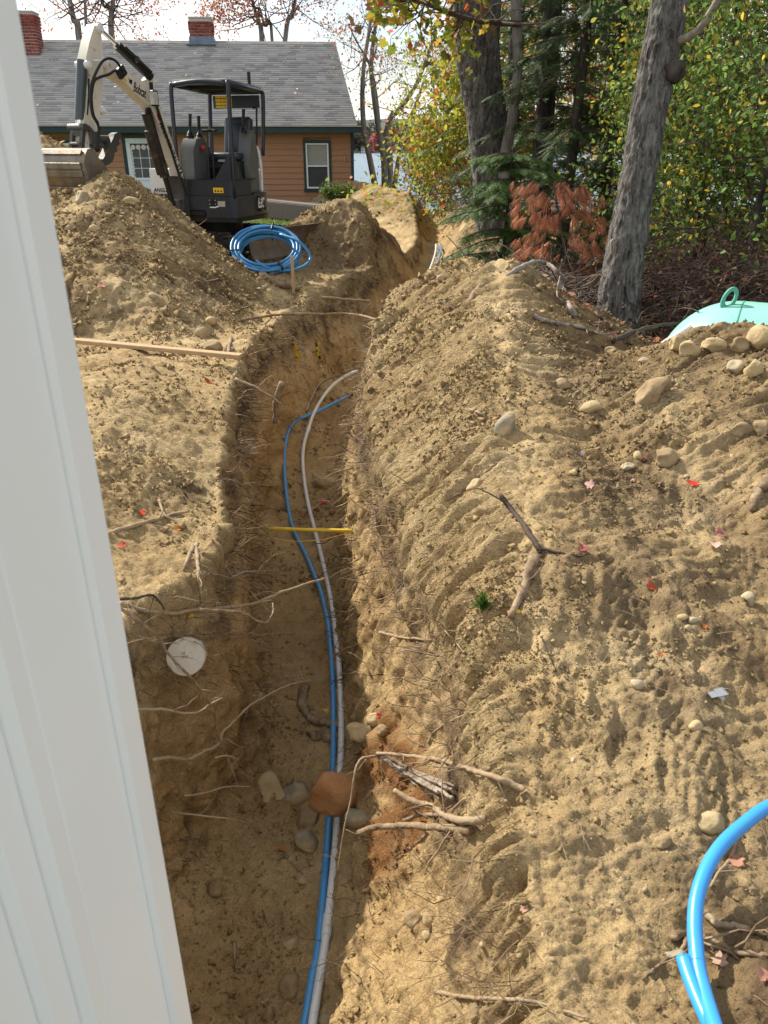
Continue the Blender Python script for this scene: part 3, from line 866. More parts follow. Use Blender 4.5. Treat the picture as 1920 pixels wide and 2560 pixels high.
for s in (-1, 1):
    for k in range(n):
        b.cyl((s * (iw / 2 - .125), -.030, ih * .43 + (k + .5) * hh / n), (s * (iw / 2 - .125), -.034, ih * .43 + (k + .5) * hh / n), hh / n * .55, seg=12)
for k in range(5): b.cyl((-(iw - .24) / 2 + (k + .5) * (iw - .24) / 5, -.0301, ih * .875), (-(iw - .24) / 2 + (k + .5) * (iw - .24) / 5, -.0341, ih * .875), .07, seg=12)
b.build('scalloped_lace', M_LACE, dr)
b = MB(); b.box((iw / 2 - .06, -.075, ih * .46), (.03, .03, .12), bevel=.008); b.build('handle', M_BLACKP, dr)
# outside tap
hx_, hz_ = fx(861, 398)
tp = empty('outside_tap', (hx_, -.03, hz_), parent=house)
b = MB(); b.cyl((0, 0, 0), (0, -.09, 0), .022, seg=10); b.cyl((0, -.09, .01), (.0, -.12, -.06), .018, seg=10); b.cyl((0, -.05, .02), (0, -.05, .06), .01, seg=8); b.cyl((-.035, -.05, .065), (.035, -.05, .065), .012, seg=8)
b.build('spout', M_CONC, tp)
# ramp boards in front of the house
pr = at_depth(655, 531, 21.5); p2_ = at_depth(815, 546, 20.2)
ramp_ = empty('access_ramp', (pr.x, pr.y, 0)); tag(ramp_, 'low weathered grey plank ramp in front of the brown house', 'ramp')
dv = Vector((p2_.x - pr.x, p2_.y - pr.y, 0)); Ln = dv.length; az = math.atan2(dv.y, dv.x)
zt = at_depth(652, 509, 21.5).z; zt2 = at_depth(810, 514, 20.2).z
Mr = Matrix.Rotation(az, 4, 'Z')
for k in range(2):
    b = MB(); zl0, zl1 = zt - .20 * k, zt2 - .18 * k
    b.prism([(-2.6, zl0 + .12), (Ln, zl1 - .05), (Ln, zl1 - .22), (-2.6, zl0 - .07)], -.02, .02); b.build('side_plank', M_GREYWOOD, ramp_, M=Mr)
for k in range(14):
    t = -2.6 + k * (Ln + 2.6) / 14; zz = zt + .125 + (zt2 - zt - .17) * (t + 2.6) / (Ln + 2.6)
    b = MB(); b.box((t + .12, .32, zz), ((Ln + 2.6) / 14 - .01, .6, .03)); b.build('deck_board', M_GREYWOOD, ramp_, M=Mr)
# ---------------------------------------------------------------- compact excavator
M_CREAM = pm('scuffed_cream_paint', (.60, .555, .47), .42, .08, 5, bump=.05, base2=(.16, .085, .045), mask=(.60, .70), mscale=9, mdetail=9)
M_CREAM2 = pm('clean_white_paint', (.66, .67, .66), .4, .04, 5)
M_NAVY = pm('dark_slate_paint', (.017, .023, .034), .40, .2, 5, bump=.06, base2=(.055, .045, .036), mask=(.58, .8), mscale=4, mdetail=8, spec=.4)
M_BLK = pm('black_plastic', (.012, .012, .013), .5, .2, 10, bump=.05)
M_GREYP = pm('grey_plastic', (.105, .112, .108), .55, .12, 8, bump=.05)
M_RUB = pm('track_rubber', (.022, .020, .019), .85, .25, 12, bump=.3, base2=(.12, .085, .05), mask=(.52, .68), mscale=8)
M_STEEL = pm('worn_bucket_steel', (.21, .18, .145), .42, .22, 7, bump=.15, metal=.55, base2=(.20, .12, .062), mask=(.50, .64), mscale=5, mdetail=8)
M_DKSTEEL = pm('dark_steel', (.075, .072, .068), .5, .25, 8, bump=.1, metal=.4, base2=(.13, .09, .055), mask=(.55, .72), mscale=7)
M_CYL = pm('slate_cylinder', (.045, .058, .065), .35, .12, 8, spec=.5)
M_CHROME = pm('chrome_rod', (.75, .75, .76), .08, .02, 4, metal=1.0)
M_GREASE = pm('greasy_black_steel', (.022, .017, .014), .45, .4, 14, bump=.2, base2=(.10, .06, .035), mask=(.55, .7), mscale=10)
M_VINYL = pm('black_seat_vinyl', (.020, .026, .036), .35, .15, 5, bump=.05, spec=.5)
M_YEL = pm('yellow_decal', (.72, .46, .02), .5, .05, 8)
M_DECALK = pm('black_print', (.012, .012, .012), .5, .1, 8)
M_DECALW = pm('white_print', (.75, .75, .75), .5, .03, 8)
M_DECALR = pm('red_print', (.42, .03, .035), .5, .05, 8)
M_ORANGE = pm('orange_red_decal', (.62, .10, .03), .5, .05, 8)
M_LENS = pm('lamp_lens', (.42, .42, .38), .15, .1, 30, spec=.6)
M_PLATE = pm('metal_plate', (.42, .43, .44), .35, .08, 20, metal=.5)

EXO = Vector((-2.64, 12.85, 0.0)); EXA = math.radians(-107)
ex = empty('compact_excavator', EXO, (0, 0, EXA))
tag(ex, 'small tracked excavator with cream boom and dark canopy, bucket resting on a spoil bank', 'excavator')
Rz = lambda a: Matrix.Rotation(a, 4, 'Z')
# --- undercarriage, turned under the upper body
UA = math.radians(-32) - EXA
UM = Rz(UA)
def track(side):
    yc = side * .70; tw = .30; r = .245; Lh = .78
    tr = empty('track', parent=ex)
    b = MB()
    # belt: stadium ring
    def stad(rad, n=18):
        pts = []
        for k in range(n + 1): a = -math.pi / 2 + math.pi * k / n; pts.append((Lh + rad * math.cos(a), .27 + rad * math.sin(a)))
        for k in range(n + 1): a = math.pi / 2 + math.pi * k / n; pts.append((-Lh + rad * math.cos(a), .27 + rad * math.sin(a)))
        return pts
    O_, I_ = stad(r), stad(r - .05); n = len(O_)
    vo0 = [b.bm.verts.new((p[0], yc - tw / 2, p[1])) for p in O_]; vo1 = [b.bm.verts.new((p[0], yc + tw / 2, p[1])) for p in O_]
    vi0 = [b.bm.verts.new((p[0], yc - tw / 2, p[1])) for p in I_]; vi1 = [b.bm.verts.new((p[0], yc + tw / 2, p[1])) for p in I_]
    for i in range(n):
        j = (i + 1) % n
        b.bm.faces.new((vo0[i], vo0[j], vo1[j], vo1[i])); b.bm.faces.new((vi0[j], vi0[i], vi1[i], vi1[j]))
        b.bm.faces.new((vo0[j], vo0[i], vi0[i], vi0[j])); b.bm.faces.new((vo1[i], vo1[j], vi1[j], vi1[i]))
    belt = b.build('belt', M_RUB, tr, M=UM)
    b = MB()
    per = 4 * Lh + 2 * math.pi * r; nl = 44
    for k in range(nl):
        s = per * k / nl
        if s < 2 * Lh: p = (-Lh + s, .27 + r); a = 0
        elif s < 2 * Lh + math.pi * r: t = (s - 2 * Lh) / r; p = (Lh + r * math.sin(t), .27 + r * math.cos(t)); a = t
        elif s < 4 * Lh + math.pi * r: p = (Lh - (s - 2 * Lh - math.pi * r), .27 - r); a = math.pi
        else: t = (s - 4 * Lh - math.pi * r) / r; p = (-Lh - r * math.sin(t), .27 - r * math.cos(t)); a = math.pi + t
        R = Matrix.Rotation(a, 3, 'Y')
        q = Vector((p[0], yc, p[1])) + R @ Vector((0, 0, .012))
        b.box(q + R @ Vector((.012 * (1 if k % 2 else -1), -.075, 0)), (.05, .14, .03), rot=R); b.box(q + R @ Vector((-.012 * (1 if k % 2 else -1), .075, 0)), (.05, .14, .03), rot=R)
    b.build('tread_lugs', M_RUB, belt, M=UM)
    for xx, rr_ in ((Lh, .185), (-Lh, .185)):
        b = MB(); b.cyl((xx, yc - .09, .27), (xx, yc + .09, .27), rr_, seg=20); b.cyl((xx, yc + side * .09, .27), (xx, yc + side * .12, .27), .09, seg=14); b.build('sprocket', M_DKSTEEL, tr, M=UM)
    for k in range(4):
        xx = -.52 + k * .35
        b = MB(); b.cyl((xx, yc - .08, .115), (xx, yc + .08, .115), .075, seg=14); b.build('roller', M_DKSTEEL, tr, M=UM)
    b = MB(); b.box((0, yc, .28), (1.25, .16, .19), bevel=.02); b.build('track_frame', M_NAVY, tr, M=UM)
for s in (-1, 1): track(s)
b = MB(); b.box((0, 0, .38), (1.0, 1.2, .16), bevel=.03); b.cyl((0, 0, .44), (0, 0, .68), .42, seg=28); b.build('undercarriage', M_BLK, ex, M=UM)
# blade
bl = empty('blade', parent=ex)
b = MB()
prof = []
for k in range(9): a = -.62 + 1.24 * k / 8; prof.append((1.53 - .38 * math.cos(a) + .30, .42 + .34 * math.sin(a)))
prof2 = [(p[0] - .03, p[1]) for p in reversed(prof)]
b.prism(prof + prof2, -.86, .86); b.build('blade_plate', M_STEEL, bl, M=UM)
b = MB()
for s in (-1, 1): b.box((1.02, s * .34, .33), (.75, .10, .13), bevel=.015)
b.box((1.36, 0, .34), (.08, 1.2, .28), bevel=.015); b.build('push_frame', M_NAVY, bl, M=UM)
b = MB(); b.cyl((.55, 0, .45), (1.05, 0, .42), .05, seg=14); b.cyl((1.05, 0, .42), (1.34, 0, .40), .028, seg=12); b.build('blade_cylinder', M_DKSTEEL, bl, M=UM)
# --- upper body (x forward, y left)
def arc_outline(n=14):
    """Plan of the revolving deck: flat front, rounded zero-tail rear."""
    pts = [(.74, -.76), (.80, -.60), (.80, .66), (.74, .76)]
    for k in range(n + 1):
        a = math.radians(80) + math.radians(200) * k / n
        pts.append((-.04 + .84 * math.cos(a) * 1.0, .80 * math.sin(a)))
    return pts
pl = arc_outline()
b = MB(); b.prism(pl, .68, .735, 'Z'); b.build('revolving_deck', M_BLK, ex)
def shrink(P, k): return [(p[0] * k, p[1] * k) for p in P]
# front lower panel (step panel with cut-out)
b = MB(); b.prism([(.78, -.05), (.80, -.02), (.80, .70), (.74, .775), (.20, .785), (.20, -.05)], .74, 1.03, 'Z'); front = b.build('front_lower_panel', M_NAVY, ex, bevel=.012)
b = MB(); b.box((.805, .16, .795), (.02, .27, .09), bevel=.02); b.build('step_recess', M_BLK, front)
b = MB(); b.prism([(.79, -.05), (.79, .70), (.73, .765), (.25, .77), (.25, -.05)], 1.035, 1.24, 'Z'); b.build('front_upper_panel', M_NAVY, ex, bevel=.012)
# counterweight / rear side panel
cw = [(.19, .785)] + [p for p in pl[4:] if p[0] < .15] + [(.19, -.785)]
b = MB(); b.prism(cw, .745, 1.05, 'Z'); rear = b.build('counterweight', M_NAVY, ex, bevel=.02, autosmooth=35)
for zz in (.81, .98):
    b = MB(); b.cyl((.05, .79, zz), (.05, .822, zz), .022, seg=10); b.build('bolt', M_BLK, rear)
b = MB(); b.tube(spline([(-.06, .815, .93), (-.10, .815, .84), (-.18, .80, .81), (-.32, .765, .81)], 5), .014, 6); b.build('moulded_rib', M_NAVY, rear)
hood = [(-.30, .66), (-.42, .58)] + [(p[0] * .97, p[1] * .93) for p in pl[6:] if p[0] < -.3 and abs(p[1]) < .72] + [(-.42, -.6), (-.30, -.66)]
b = MB(); b.prism(hood, 1.055, 1.36, 'Z'); b.build('engine_hood', M_CREAM2, ex, bevel=.05, bseg=3, autosmooth=40)
# white right-hand side cover, beside the boom
b = MB(); b.prism([(.55, -.30), (.60, -.34), (.60, -.70), (.50, -.76), (-.35, -.76), (-.35, -.30)], 1.04, 1.38, 'Z'); rc = b.build('right_side_cover', M_CREAM2, ex, bevel=.05, bseg=3, autosmooth=40)
b = MB(); b.prism([(.60, -.28), (.66, -.34), (.66, -.72), (.56, -.775), (-.35, -.78), (-.35, -.28)], .745, 1.035, 'Z'); b.build('right_lower_panel', M_NAVY, ex, bevel=.015)
# rear side shell beside the seat (grey with white edge)
b = MB(); b.prism([(-.16, 1.055), (.10, 1.055), (.12, 1.45), (.04, 1.62), (-.04, 1.86), (-.14, 1.90), (-.22, 1.5)], .50, .70); shell = b.build('left_side_console', M_GREYP, ex, bevel=.03, bseg=2, autosmooth=40)
b = MB(); b.tube(spline([(-.24, .715, 1.02), (-.26, .715, 1.35), (-.24, .70, 1.6), (-.20, .68, 1.68)], 6), .022, 8); b.build('white_edge_strip', M_CREAM2, ex, smooth=True)
# floor, seat box, seat
b = MB(); b.box((.40, .34, 1.245), (.76, .84, .012)); b.build('floor_mat', M_BLK, ex)
b = MB(); b.prism([(.22, 1.25), (.28, 1.40), (.24, 1.48), (-.30, 1.50), (-.30, 1.25)], .10, .62); b.build('seat_box', M_BLK, ex, bevel=.02)
seat = empty('seat', parent=ex)
b = MB(); b.box((.02, .36, 1.545), (.50, .48, .11), bevel=.045, seg=3); cush = b.build('seat_cushion', M_VINYL, seat, autosmooth=50)
b = MB(); b.box((-.28, .36, 1.80), (.13, .46, .58), rot=Matrix.Rotation(math.radians(-12), 3, 'Y'), bevel=.06, seg=3); b.build('seat_back', M_VINYL, seat, autosmooth=50)
b = MB(); b.box((-.205, .36, 1.78), (.05, .26, .44), rot=Matrix.Rotation(math.radians(-12), 3, 'Y'), bevel=.02, seg=2); b.build('back_bolster', M_VINYL, seat, autosmooth=50)
b = MB(); b.box((.275, .36, 1.49), (.012, .16, .03)); b.build('seat_adjuster', M_PLATE, seat)
# right console with joystick cluster
b = MB(); b.prism([(.66, 1.25), (.62, 1.62), (.50, 1.78), (.30, 1.80), (.16, 1.68), (.05, 1.66), (-.10, 1.5), (-.10, 1.25)], -.14, .08); con = b.build('right_console', M_GREYP, ex, bevel=.03, bseg=2, autosmooth=40)
def joystick(x, y, z, lean, parent=ex):
    j = empty('joystick', (x, y, z), parent=parent)
    b = MB(); b.lathe([(.055, 0), (.05, .02), (.055, .03), (.042, .05), (.046, .06), (.032, .08), (.018, .10)], 14); b.build('boot', M_BLK, j, autosmooth=40)
    b = MB(); b.tube(spline([(0, 0, .08), (lean * .3, 0, .16), (lean * .8, .0, .26), (lean, 0, .31)], 4), [.012] * 4 + [.024] * 8 + [.03], 10); b.build('grip', M_BLK, j, smooth=True)
joystick(.42, -.06, 1.79, -.05, ); joystick(.30, .02, 1.77, -.03); joystick(.02, .60, 1.86, -.05)
b = MB(); b.lathe([(.0, -.04), (.03, -.03), (.042, 0), (.03, .035), (.0, .04)], 14, Matrix.Translation((.40, .12, 1.66))); b.build('red_knob', M_DECALR, ex, smooth=True)
for yy_ in (.30, .38):
    lv = empty('travel_lever', parent=ex)
    b = MB(); b.tube([(.62, yy_, 1.25), (.60, yy_, 1.60), (.56, yy_, 1.88)], .012, 8); b.build('lever_rod', M_BLK, lv)
    b = MB(); b.cyl((.56, yy_ - .075, 1.885), (.56, yy_ + .075, 1.885), .018, seg=10); b.build('lever_grip', M_BLK, lv)
# triangular gusset by the left front post
b = MB(); b.prism([(.44, 1.242), (.70, 1.242), (.70, 1.62)][::-1], .735, .75); b.build('side_gusset', M_NAVY, ex)
b = MB(); b.prism([(.46, 1.242), (.735, 1.242), (.735, 1.60)], .775, .785, 'X'); b.build('front_gusset', M_NAVY, ex)
# --- canopy: posts, roof
CT = 2.50
posts = [((.74, .74, 1.0), (.68, .74, CT - .14), (.62, .71, CT - .05), (.50, .68, CT - .02)), ((.70, -.16, 1.24), (.66, -.16, CT - .14), (.61, -.13, CT - .05), (.50, -.10, CT - .02)),
         ((-.30, .74, 1.55), (-.42, .74, CT - .20), (-.40, .72, CT - .08), (-.30, .68, CT - .04)), ((-.34, -.16, 1.5), (-.44, -.16, CT - .20), (-.42, -.13, CT - .08), (-.30, -.10, CT - .04))]
for q in posts:
    b = MB(); b.tube(spline(q, 6), .031, 12); b.build('canopy_post', M_NAVY, ex, smooth=True)
can = empty('canopy', parent=ex)
b = MB(); b.tube(spline([(.64, .70, CT - .04), (.655, .28, CT - .01), (.64, -.13, CT - .04)], 6), .036, 10); b.tube([(.62, .71, CT - .04), (-.42, .72, CT - .08)], .036, 10); b.tube([(.62, -.13, CT - .04), (-.42, -.13, CT - .08)], .036, 10); b.tube([(-.42, .72, CT - .08), (-.42, -.13, CT - .08)], .034, 10)
b.build('roof_hoop', M_NAVY, can, smooth=True)
b = MB(); b.box((.10, .29, CT - .015), (1.10, .84, .03), rot=Matrix.Rotation(math.radians(-2.2), 3, 'Y'), bevel=.012); b.build('roof_panel', M_GREYP, can)
b = MB()
for xx in (-.15, .2): b.box((xx, .29, CT - .055), (.05, .84, .05))
b.build('roof_rib', M_BLK, can)
b = MB(); b.box((-.43, .29, CT - .21), (.03, .76, .17)); b.build('rear_cross_plate', M_NAVY, can)
b = MB(); b.box((-.411, .09, CT - .205), (.006, .27, .16)); wl_ = b.build('warning_decal', M_YEL, can)
b = MB()
for k in range(3):
    for j in range(4): b.box((-.406, -.02 + j * .065, CT - .255 + k * .045), (.004, .05, .010))
b.build('decal_print', M_DECALK, wl_)
b = MB(); b.tube(spline([(-.34, .60, 2.20), (-.34, .66, 2.20), (-.31, .67, 2.1), (-.26, .67, 1.75), (-.2, .66, 1.62)], 5), .014, 8); b.build('grab_handle', M_BLK, ex, smooth=True)
b = MB(); b.box((.814, .52, 1.11), (.006, .16, .07)); dc = b.build('warning_decal', M_YEL, ex)
dc.location = (-.02, 0, 0)
b = MB()
for j in range(3):
    y_ = .475 + j * .045; b.prism([(y_ - .016, 1.09), (y_ + .016, 1.09), (y_, 1.125)], .8175, .8185, 'X')
b.build('decal_print', M_DECALK, dc)
b = MB(); b.box((.806, .56, .93), (.006, .115, .075)); b.build('maker_plate', M_PLATE, ex)
b = MB(); b.box((.806, .42, .935), (.005, .10, .10)); pb_ = b.build('data_plate', M_BLK, ex)
b = MB(); b.box((.8105, .42, .882), (.004, .10, .016)); b.box((.8105, .49, .892), (.004, .035, .016))
for q in ((-.045, .035), (.045, .035), (-.045, -.03), (.045, -.03)): b.box((.8105, .42 + q[0], .95 + q[1] * .8), (.004, .01, .01))
b.build('plate_print', M_DECALW, pb_)
b = MB(); b.box((.285, .50, 1.37), (.006, .075, .045)); b.build('orange_decal', M_ORANGE, ex)
# --- boom swing post
b = MB(); b.box((.78, -.12, .72), (.26, .24, .24), bevel=.03); b.cyl((.90, -.12, .58), (.90, -.12, .98), .09, seg=16); b.build('swing_bracket', M_DKSTEEL, ex, autosmooth=40)

# --- boom group: its own vertical plane, swung about the post
PB = ex.matrix_basis @ Vector((0, 0, 0))
PB = EXO + Rz(EXA).to_3x3() @ Vector((.92, -.12, 0))
BA = math.radians(-118)
bh, bn = Vector((math.cos(BA), math.sin(BA), 0)), Vector((-math.sin(BA), math.cos(BA), 0))
def bp_(u, v, off=0.0):
    xc, yc = (u - 960.0) / FPX, (1280.0 - v) / FPX
    d = Vector((xc, CP + yc * SP, -SP + yc * CP)); O = PB + bn * off
    t = bn.dot(O - CAMV) / bn.dot(d); p = CAMV + d * t
    return ((p - PB).dot(bh), p.z)
boom_root = Matrix.Translation(Vector((PB.x, PB.y, 0))) @ Rz(BA)
BM = (Matrix.Translation(EXO) @ Rz(EXA)).inverted() @ boom_root        # boom frame in the machine's frame
def bprism(name, pix, off, half, mat, parent, bevel=.01, cen=0.0):
    b = MB(); b.prism([bp_(u, v, off) for u, v in pix], cen - half, cen + half)
    return b.build(name, mat, parent, bevel=bevel, M=BM, autosmooth=35)
def bpt(u, v, off=0.0): s, z = bp_(u, v, off); return Vector((s, off, z))
HB = .085
boom = bprism('boom', [(459, 466), (463, 450), (440, 385), (420, 322), (401, 264), (383, 229), (367, 211), (355, 202), (318, 177), (288, 160), (272, 152), (265, 157), (262, 168), (268, 181), (300, 199), (317, 210), (334, 228), (354, 248), (374, 264), (387, 289), (400, 320), (413, 348), (445, 418), (452, 452)], HB, HB, M_CREAM, ex, bevel=.012)
bprism('boom_cylinder_bracket', [(357, 203), (370, 198), (378, 188), (381, 184), (386, 187), (387, 200), (385, 232), (370, 214)], HB * .8, HB * .55, M_CREAM, boom, bevel=.006)
def bcyl(name, a, b_, r, mat, parent, seg=16):
    b = MB(); b.cyl(a, b_, r, seg=seg); return b.build(name, mat, parent, M=BM, autosmooth=40)
def pin(p, r, half, parent, mat=M_CREAM2):
    b = MB(); b.cyl(p + Vector((0, -half, 0)), p + Vector((0, half, 0)), r, seg=16); b.cyl(p + Vector((0, half, 0)), p + Vector((0, half + .02, 0)), r * .6, seg=12); return b.build('pivot_pin', mat, parent, M=BM, autosmooth=40)
# boom foot casting
bprism('boom_foot', [(432, 440), (462, 452), (474, 470), (478, 500), (470, 540), (452, 556), (440, 548), (446, 512), (444, 470)], .02, .13, M_DKSTEEL, ex, bevel=.02)
# boom lift cylinder beneath
cA, cB = bpt(443, 548, .02), bpt(366, 282, .02)
mid = cA.lerp(cB, .42)
lift = empty('boom_cylinder', parent=ex)
bcyl('barrel', mid, cB, .070, M_GREASE, lift); bcyl('rod', cA, mid, .036, M_BLK, lift)
bcyl('guard', cA.lerp(cB, .46) + Vector((.05, 0, -.02)), cA.lerp(cB, .86) + Vector((.05, 0, -.02)), .062, M_GREASE, lift)
pin(bpt(371, 278, .1), .045, .02, boom, M_BLK)
# work lamp
lp = bpt(386, 246, .22)
lamp = empty('work_lamp', parent=boom)
b = MB(); b.box(lp, (.10, .07, .19), bevel=.012); b.box(lp + Vector((-.02, -.05, .14)), (.02, .05, .1)); b.build('housing', M_BLK, lamp, M=BM)
b = MB(); b.box(lp + Vector((.02, .037, 0)), (.085, .006, .15)); b.box(lp + Vector((.052, .0, 0)), (.006, .055, .15)); b.build('lens', M_LENS, lamp, M=BM)
# arm (dipper)
HA = .075
arm = bprism('arm', [(237, 63), (244, 62), (254, 68), (255, 76), (254, 85), (257, 112), (259, 142), (259, 185), (257, 227), (253, 269), (246, 331), (241, 381), (235, 388), (222, 386), (213, 372), (209, 330), (211, 300), (217, 269), (221, 217), (228, 190), (223, 177), (214, 163), (215, 148), (225, 102)], .10, HA, M_CREAM, ex, bevel=.010, cen=.02)
for (u, v, r) in ((249, 71, .055), (220, 162, .05), (258, 276, .045), (262, 158, .05)):
    pin(bpt(u, v, .1) + Vector((0, -.08, 0)), r, .095, arm)
# arm cylinder above the boom
acA, acB = bpt(376, 192, .05), bpt(252, 74, .05)
ac = empty('arm_cylinder', parent=ex)
m1 = acA.lerp(acB, .70)
bcyl('barrel', acA, m1, .058, M_BLK, ac); bcyl('rod', m1, acB, .027, M_CHROME, ac)
b = MB(); b.cyl(acA.lerp(acB, .06) + Vector((0, .07, .02)), acA.lerp(acB, .62) + Vector((0, .07, .02)), .018, seg=8); b.cyl(acA.lerp(acB, .36) + Vector((0, .06, .0)), acA.lerp(acB, .40) + Vector((0, .095, .0)), .035, seg=10); b.build('feed_pipe', M_BLK, ac, M=BM)
# bucket cylinder
bcA, bcB = bpt(205, 152, .02), bpt(199, 299, .02)
bc = empty('bucket_cylinder', parent=ex)
bcyl('barrel', bcA, bcB, .062, M_CYL, bc, 20); bcyl('rod', bcB, bcB.lerp(bcB + (bcB - bcA), .16), .026, M_CHROME, bc)
b = MB(); b.tube(spline([bcA.lerp(bcB, .3) + Vector((-.05, .07, 0)), bcA.lerp(bcB, .6) + Vector((-.055, .08, 0)), bcA.lerp(bcB, .92) + Vector((-.05, .07, 0))], 5), .012, 6); b.build('feed_pipe', M_BLK, bc, M=BM)
# links
lk = empty('bucket_linkage', parent=ex)
p = bpt(197, 319, .02); q = bpt(190, 374, .0)
for s in (-1, 1):
    b = MB(); b.tube([p + Vector((0, s * .085, .02)), q + Vector((0, s * .085, -.02))], .034, 4); b.build('h_link', M_DKSTEEL, lk, M=BM)
b = MB(); b.cyl(p + Vector((0, -.16, 0)), p + Vector((0, .12, 0)), .045, seg=14); b.cyl(p.lerp(q, .75) + Vector((0, -.09, 0)), p.lerp(q, .75) + Vector((0, .09, 0)), .03, seg=10); b.box(p.lerp(q, .25), (.05, .12, .06)); b.build('link_pin', M_DKSTEEL, lk, M=BM)
for s in (-.13, .13):
    c = [bpt(212, 318, .08), bpt(222, 330, .08), bpt(232, 350, .08), bpt(239, 380, .08)]
    b = MB(); b.tube([Vector((v.x, s, v.z)) for v in spline(c, 4)], .030, 6); b.build('side_link', M_DKSTEEL, lk, M=BM)
# bucket
BW = .40
bk = empty('bucket', parent=ex)
back = [(222, 370), (213, 374), (207, 390), (206, 405), (210, 425), (216, 445), (225, 466), (237, 486)]
mouth = [(226, 371), (243, 395), (258, 413), (267, 426), (266, 442), (259, 464), (248, 490)]
BKO = BW - .02
pb = [bp_(u, v, BKO) for u, v in back]; pmth = [bp_(u, v, BKO) for u, v in mouth]
for s in (-1, 1):
    b = MB(); b.prism(pb + list(reversed(pmth)), s * BW - .012, s * BW + .012); b.build('side_plate', M_STEEL, bk, M=BM)
b = MB(); inner = [(p[0] + (-.018 if False else -.016), p[1] - .006) for p in pb]
b.prism(pb + list(reversed(inner)), -BW + .012, BW - .012); b.build('shell', M_STEEL, bk, M=BM, autosmooth=50)
for k in (1, 3, 4, 6):
    (s0, z0), (s1, z1) = pb[k], pb[min(k + 1, len(pb) - 1)]
    t = Vector((s1 - s0, 0, z1 - z0)); nrm = Vector((-t.z, 0, t.x)).normalized()
    if nrm.x < 0: nrm = -nrm
    cpt = Vector((s0, 0, z0)) + t * .5 + nrm * .012
    ang = math.atan2(t.x, t.z)
    b = MB(); b.box(cpt, (.02, 2 * BW - .10, t.length * .82), rot=Matrix.Rotation(ang, 3, 'Y'), bevel=.005); b.build('wear_strip', M_STEEL, bk, M=BM)
(s0, z0) = bp_(217, 371, .0)
b = MB(); b.box((s0 - .04, -.02, z0 + .03), (.16, .42, .05), bevel=.01)
for s in (-.15, .13): b.box((s0 - .04, s, z0 + .10), (.16, .03, .18), bevel=.008)
b.build('hitch_ears', M_DKSTEEL, bk, M=BM)
for k in range(4):
    s_, z_ = pmth[-1]
    b = MB(); b.prism([(s_ - .04, z_ + .05), (s_ + .05, z_ + .05), (s_ - .01, z_ - .10)], -BW + .06 + k * .24, -BW + .14 + k * .24); b.build('tooth', M_STEEL, bk, M=BM)
# thumb
th = bprism('thumb', [(252, 418), (246, 408), (276, 345), (279, 335), (287, 331), (294, 336), (299, 348), (292, 347), (290, 352), (293, 360), (285, 368), (287, 378), (280, 382), (277, 398), (272, 407)], .12, .05, M_DKSTEEL, ex, bevel=.008, cen=.12)
b = MB(); b.cyl(bpt(246, 350, .05), bpt(276, 350, .05), .055, seg=12); b.build('thumb_cylinder', M_DKSTEEL, th, M=BM)
# hoses on the side of boom and arm
hs = empty('hydraulic_hoses', parent=ex)
for pts_ in ([(306, 178), (292, 155), (275, 146), (258, 152), (243, 175), (229, 210), (226, 245), (231, 285), (243, 308), (250, 325)],
             [(305, 188), (290, 176), (272, 186), (250, 193), (236, 202), (230, 228), (229, 256), (234, 288), (244, 306)],
             [(244, 306), (247, 325), (246, 345), (243, 378)]):
    off = .22
    P = [Vector((*[bp_(u, v, off)[0]], off, bp_(u, v, off)[1])) for u, v in pts_]
    b = MB(); b.tube(spline(P, 5), .016, 8); b.build('hose', M_BLK, hs, smooth=True, M=BM)
b = MB(); q = bpt(303, 180, .19); b.box(q, (.14, .06, .12), rot=Matrix.Rotation(.6, 3, 'Y'), bevel=.01); b.build('manifold', M_BLK, hs, M=BM)
b = MB(); b.cyl(bpt(233, 150, .14), bpt(258, 152, .2), .010, seg=6); b.build('hose_clip', M_CREAM2, hs, M=BM)
P = [Vector((bp_(u, v, .2)[0], .12, bp_(u, v, .2)[1])) for u, v in ((402, 262), (420, 318), (440, 378), (462, 448), (478, 490))]
b = MB(); b.tube(spline(P, 4), .018, 8); b.build('hose', M_BLK, hs, smooth=True, M=BM)

def lettering(name, text, size, M, mat, parent, squash=1.0, shear=0.0, bold=0.0):
    cu = bpy.data.curves.new('txt', 'FONT'); cu.body = text; cu.size = size; cu.extrude = .0015; cu.align_x = 'LEFT'; cu.align_y = 'CENTER'; cu.shear = shear; cu.offset = bold
    cu.resolution_u = 3
    t = bpy.data.objects.new('txt', cu); COL.objects.link(t)
    dg = bpy.context.evaluated_depsgraph_get(); dg.update()
    me = bpy.data.meshes.new_from_object(t.evaluated_get(dg))
    bpy.data.objects.remove(t)
    me.transform(M @ Matrix.Diagonal((squash, 1, 1, 1)))
    me.materials.clear(); me.name = name
    return link_mesh(name, me, mat, parent)
def on_plane(P, xdir, normal):
    x = xdir.normalized(); n = normal.normalized(); y = n.cross(x)
    return Matrix(((x.x, y.x, n.x, P.x), (x.y, y.y, n.y, P.y), (x.z, y.z, n.z, P.z), (0, 0, 0, 1)))
FO = HB + .0025        # boom's left face
def bface(u, v): s, z = bp_(u, v, FO); return Vector((s, 0, z))
p0_, p1_ = bface(334, 217), bface(359, 232)
for P in (p0_, p1_): P.y = HB + .0025
d = (p1_ - p0_)
ytrue = Vector((0, 1, 0))
lettering('lettering', 'Bobcat', .165, BM @ on_plane(p0_, d, ytrue), M_DECALK, boom, squash=d.length / .165 / 2.25, bold=.002)
q0, q1 = bface(401, 306), bface(444, 412)
for P in (q0, q1): P.y = HB + .0025
d2 = q1 - q0
lettering('lettering', 'MAXI RENTAL STATION', .10, BM @ on_plane(q0, d2, ytrue), M_DECALK, boom, squash=d2.length / .10 / 6.65, bold=.0015)
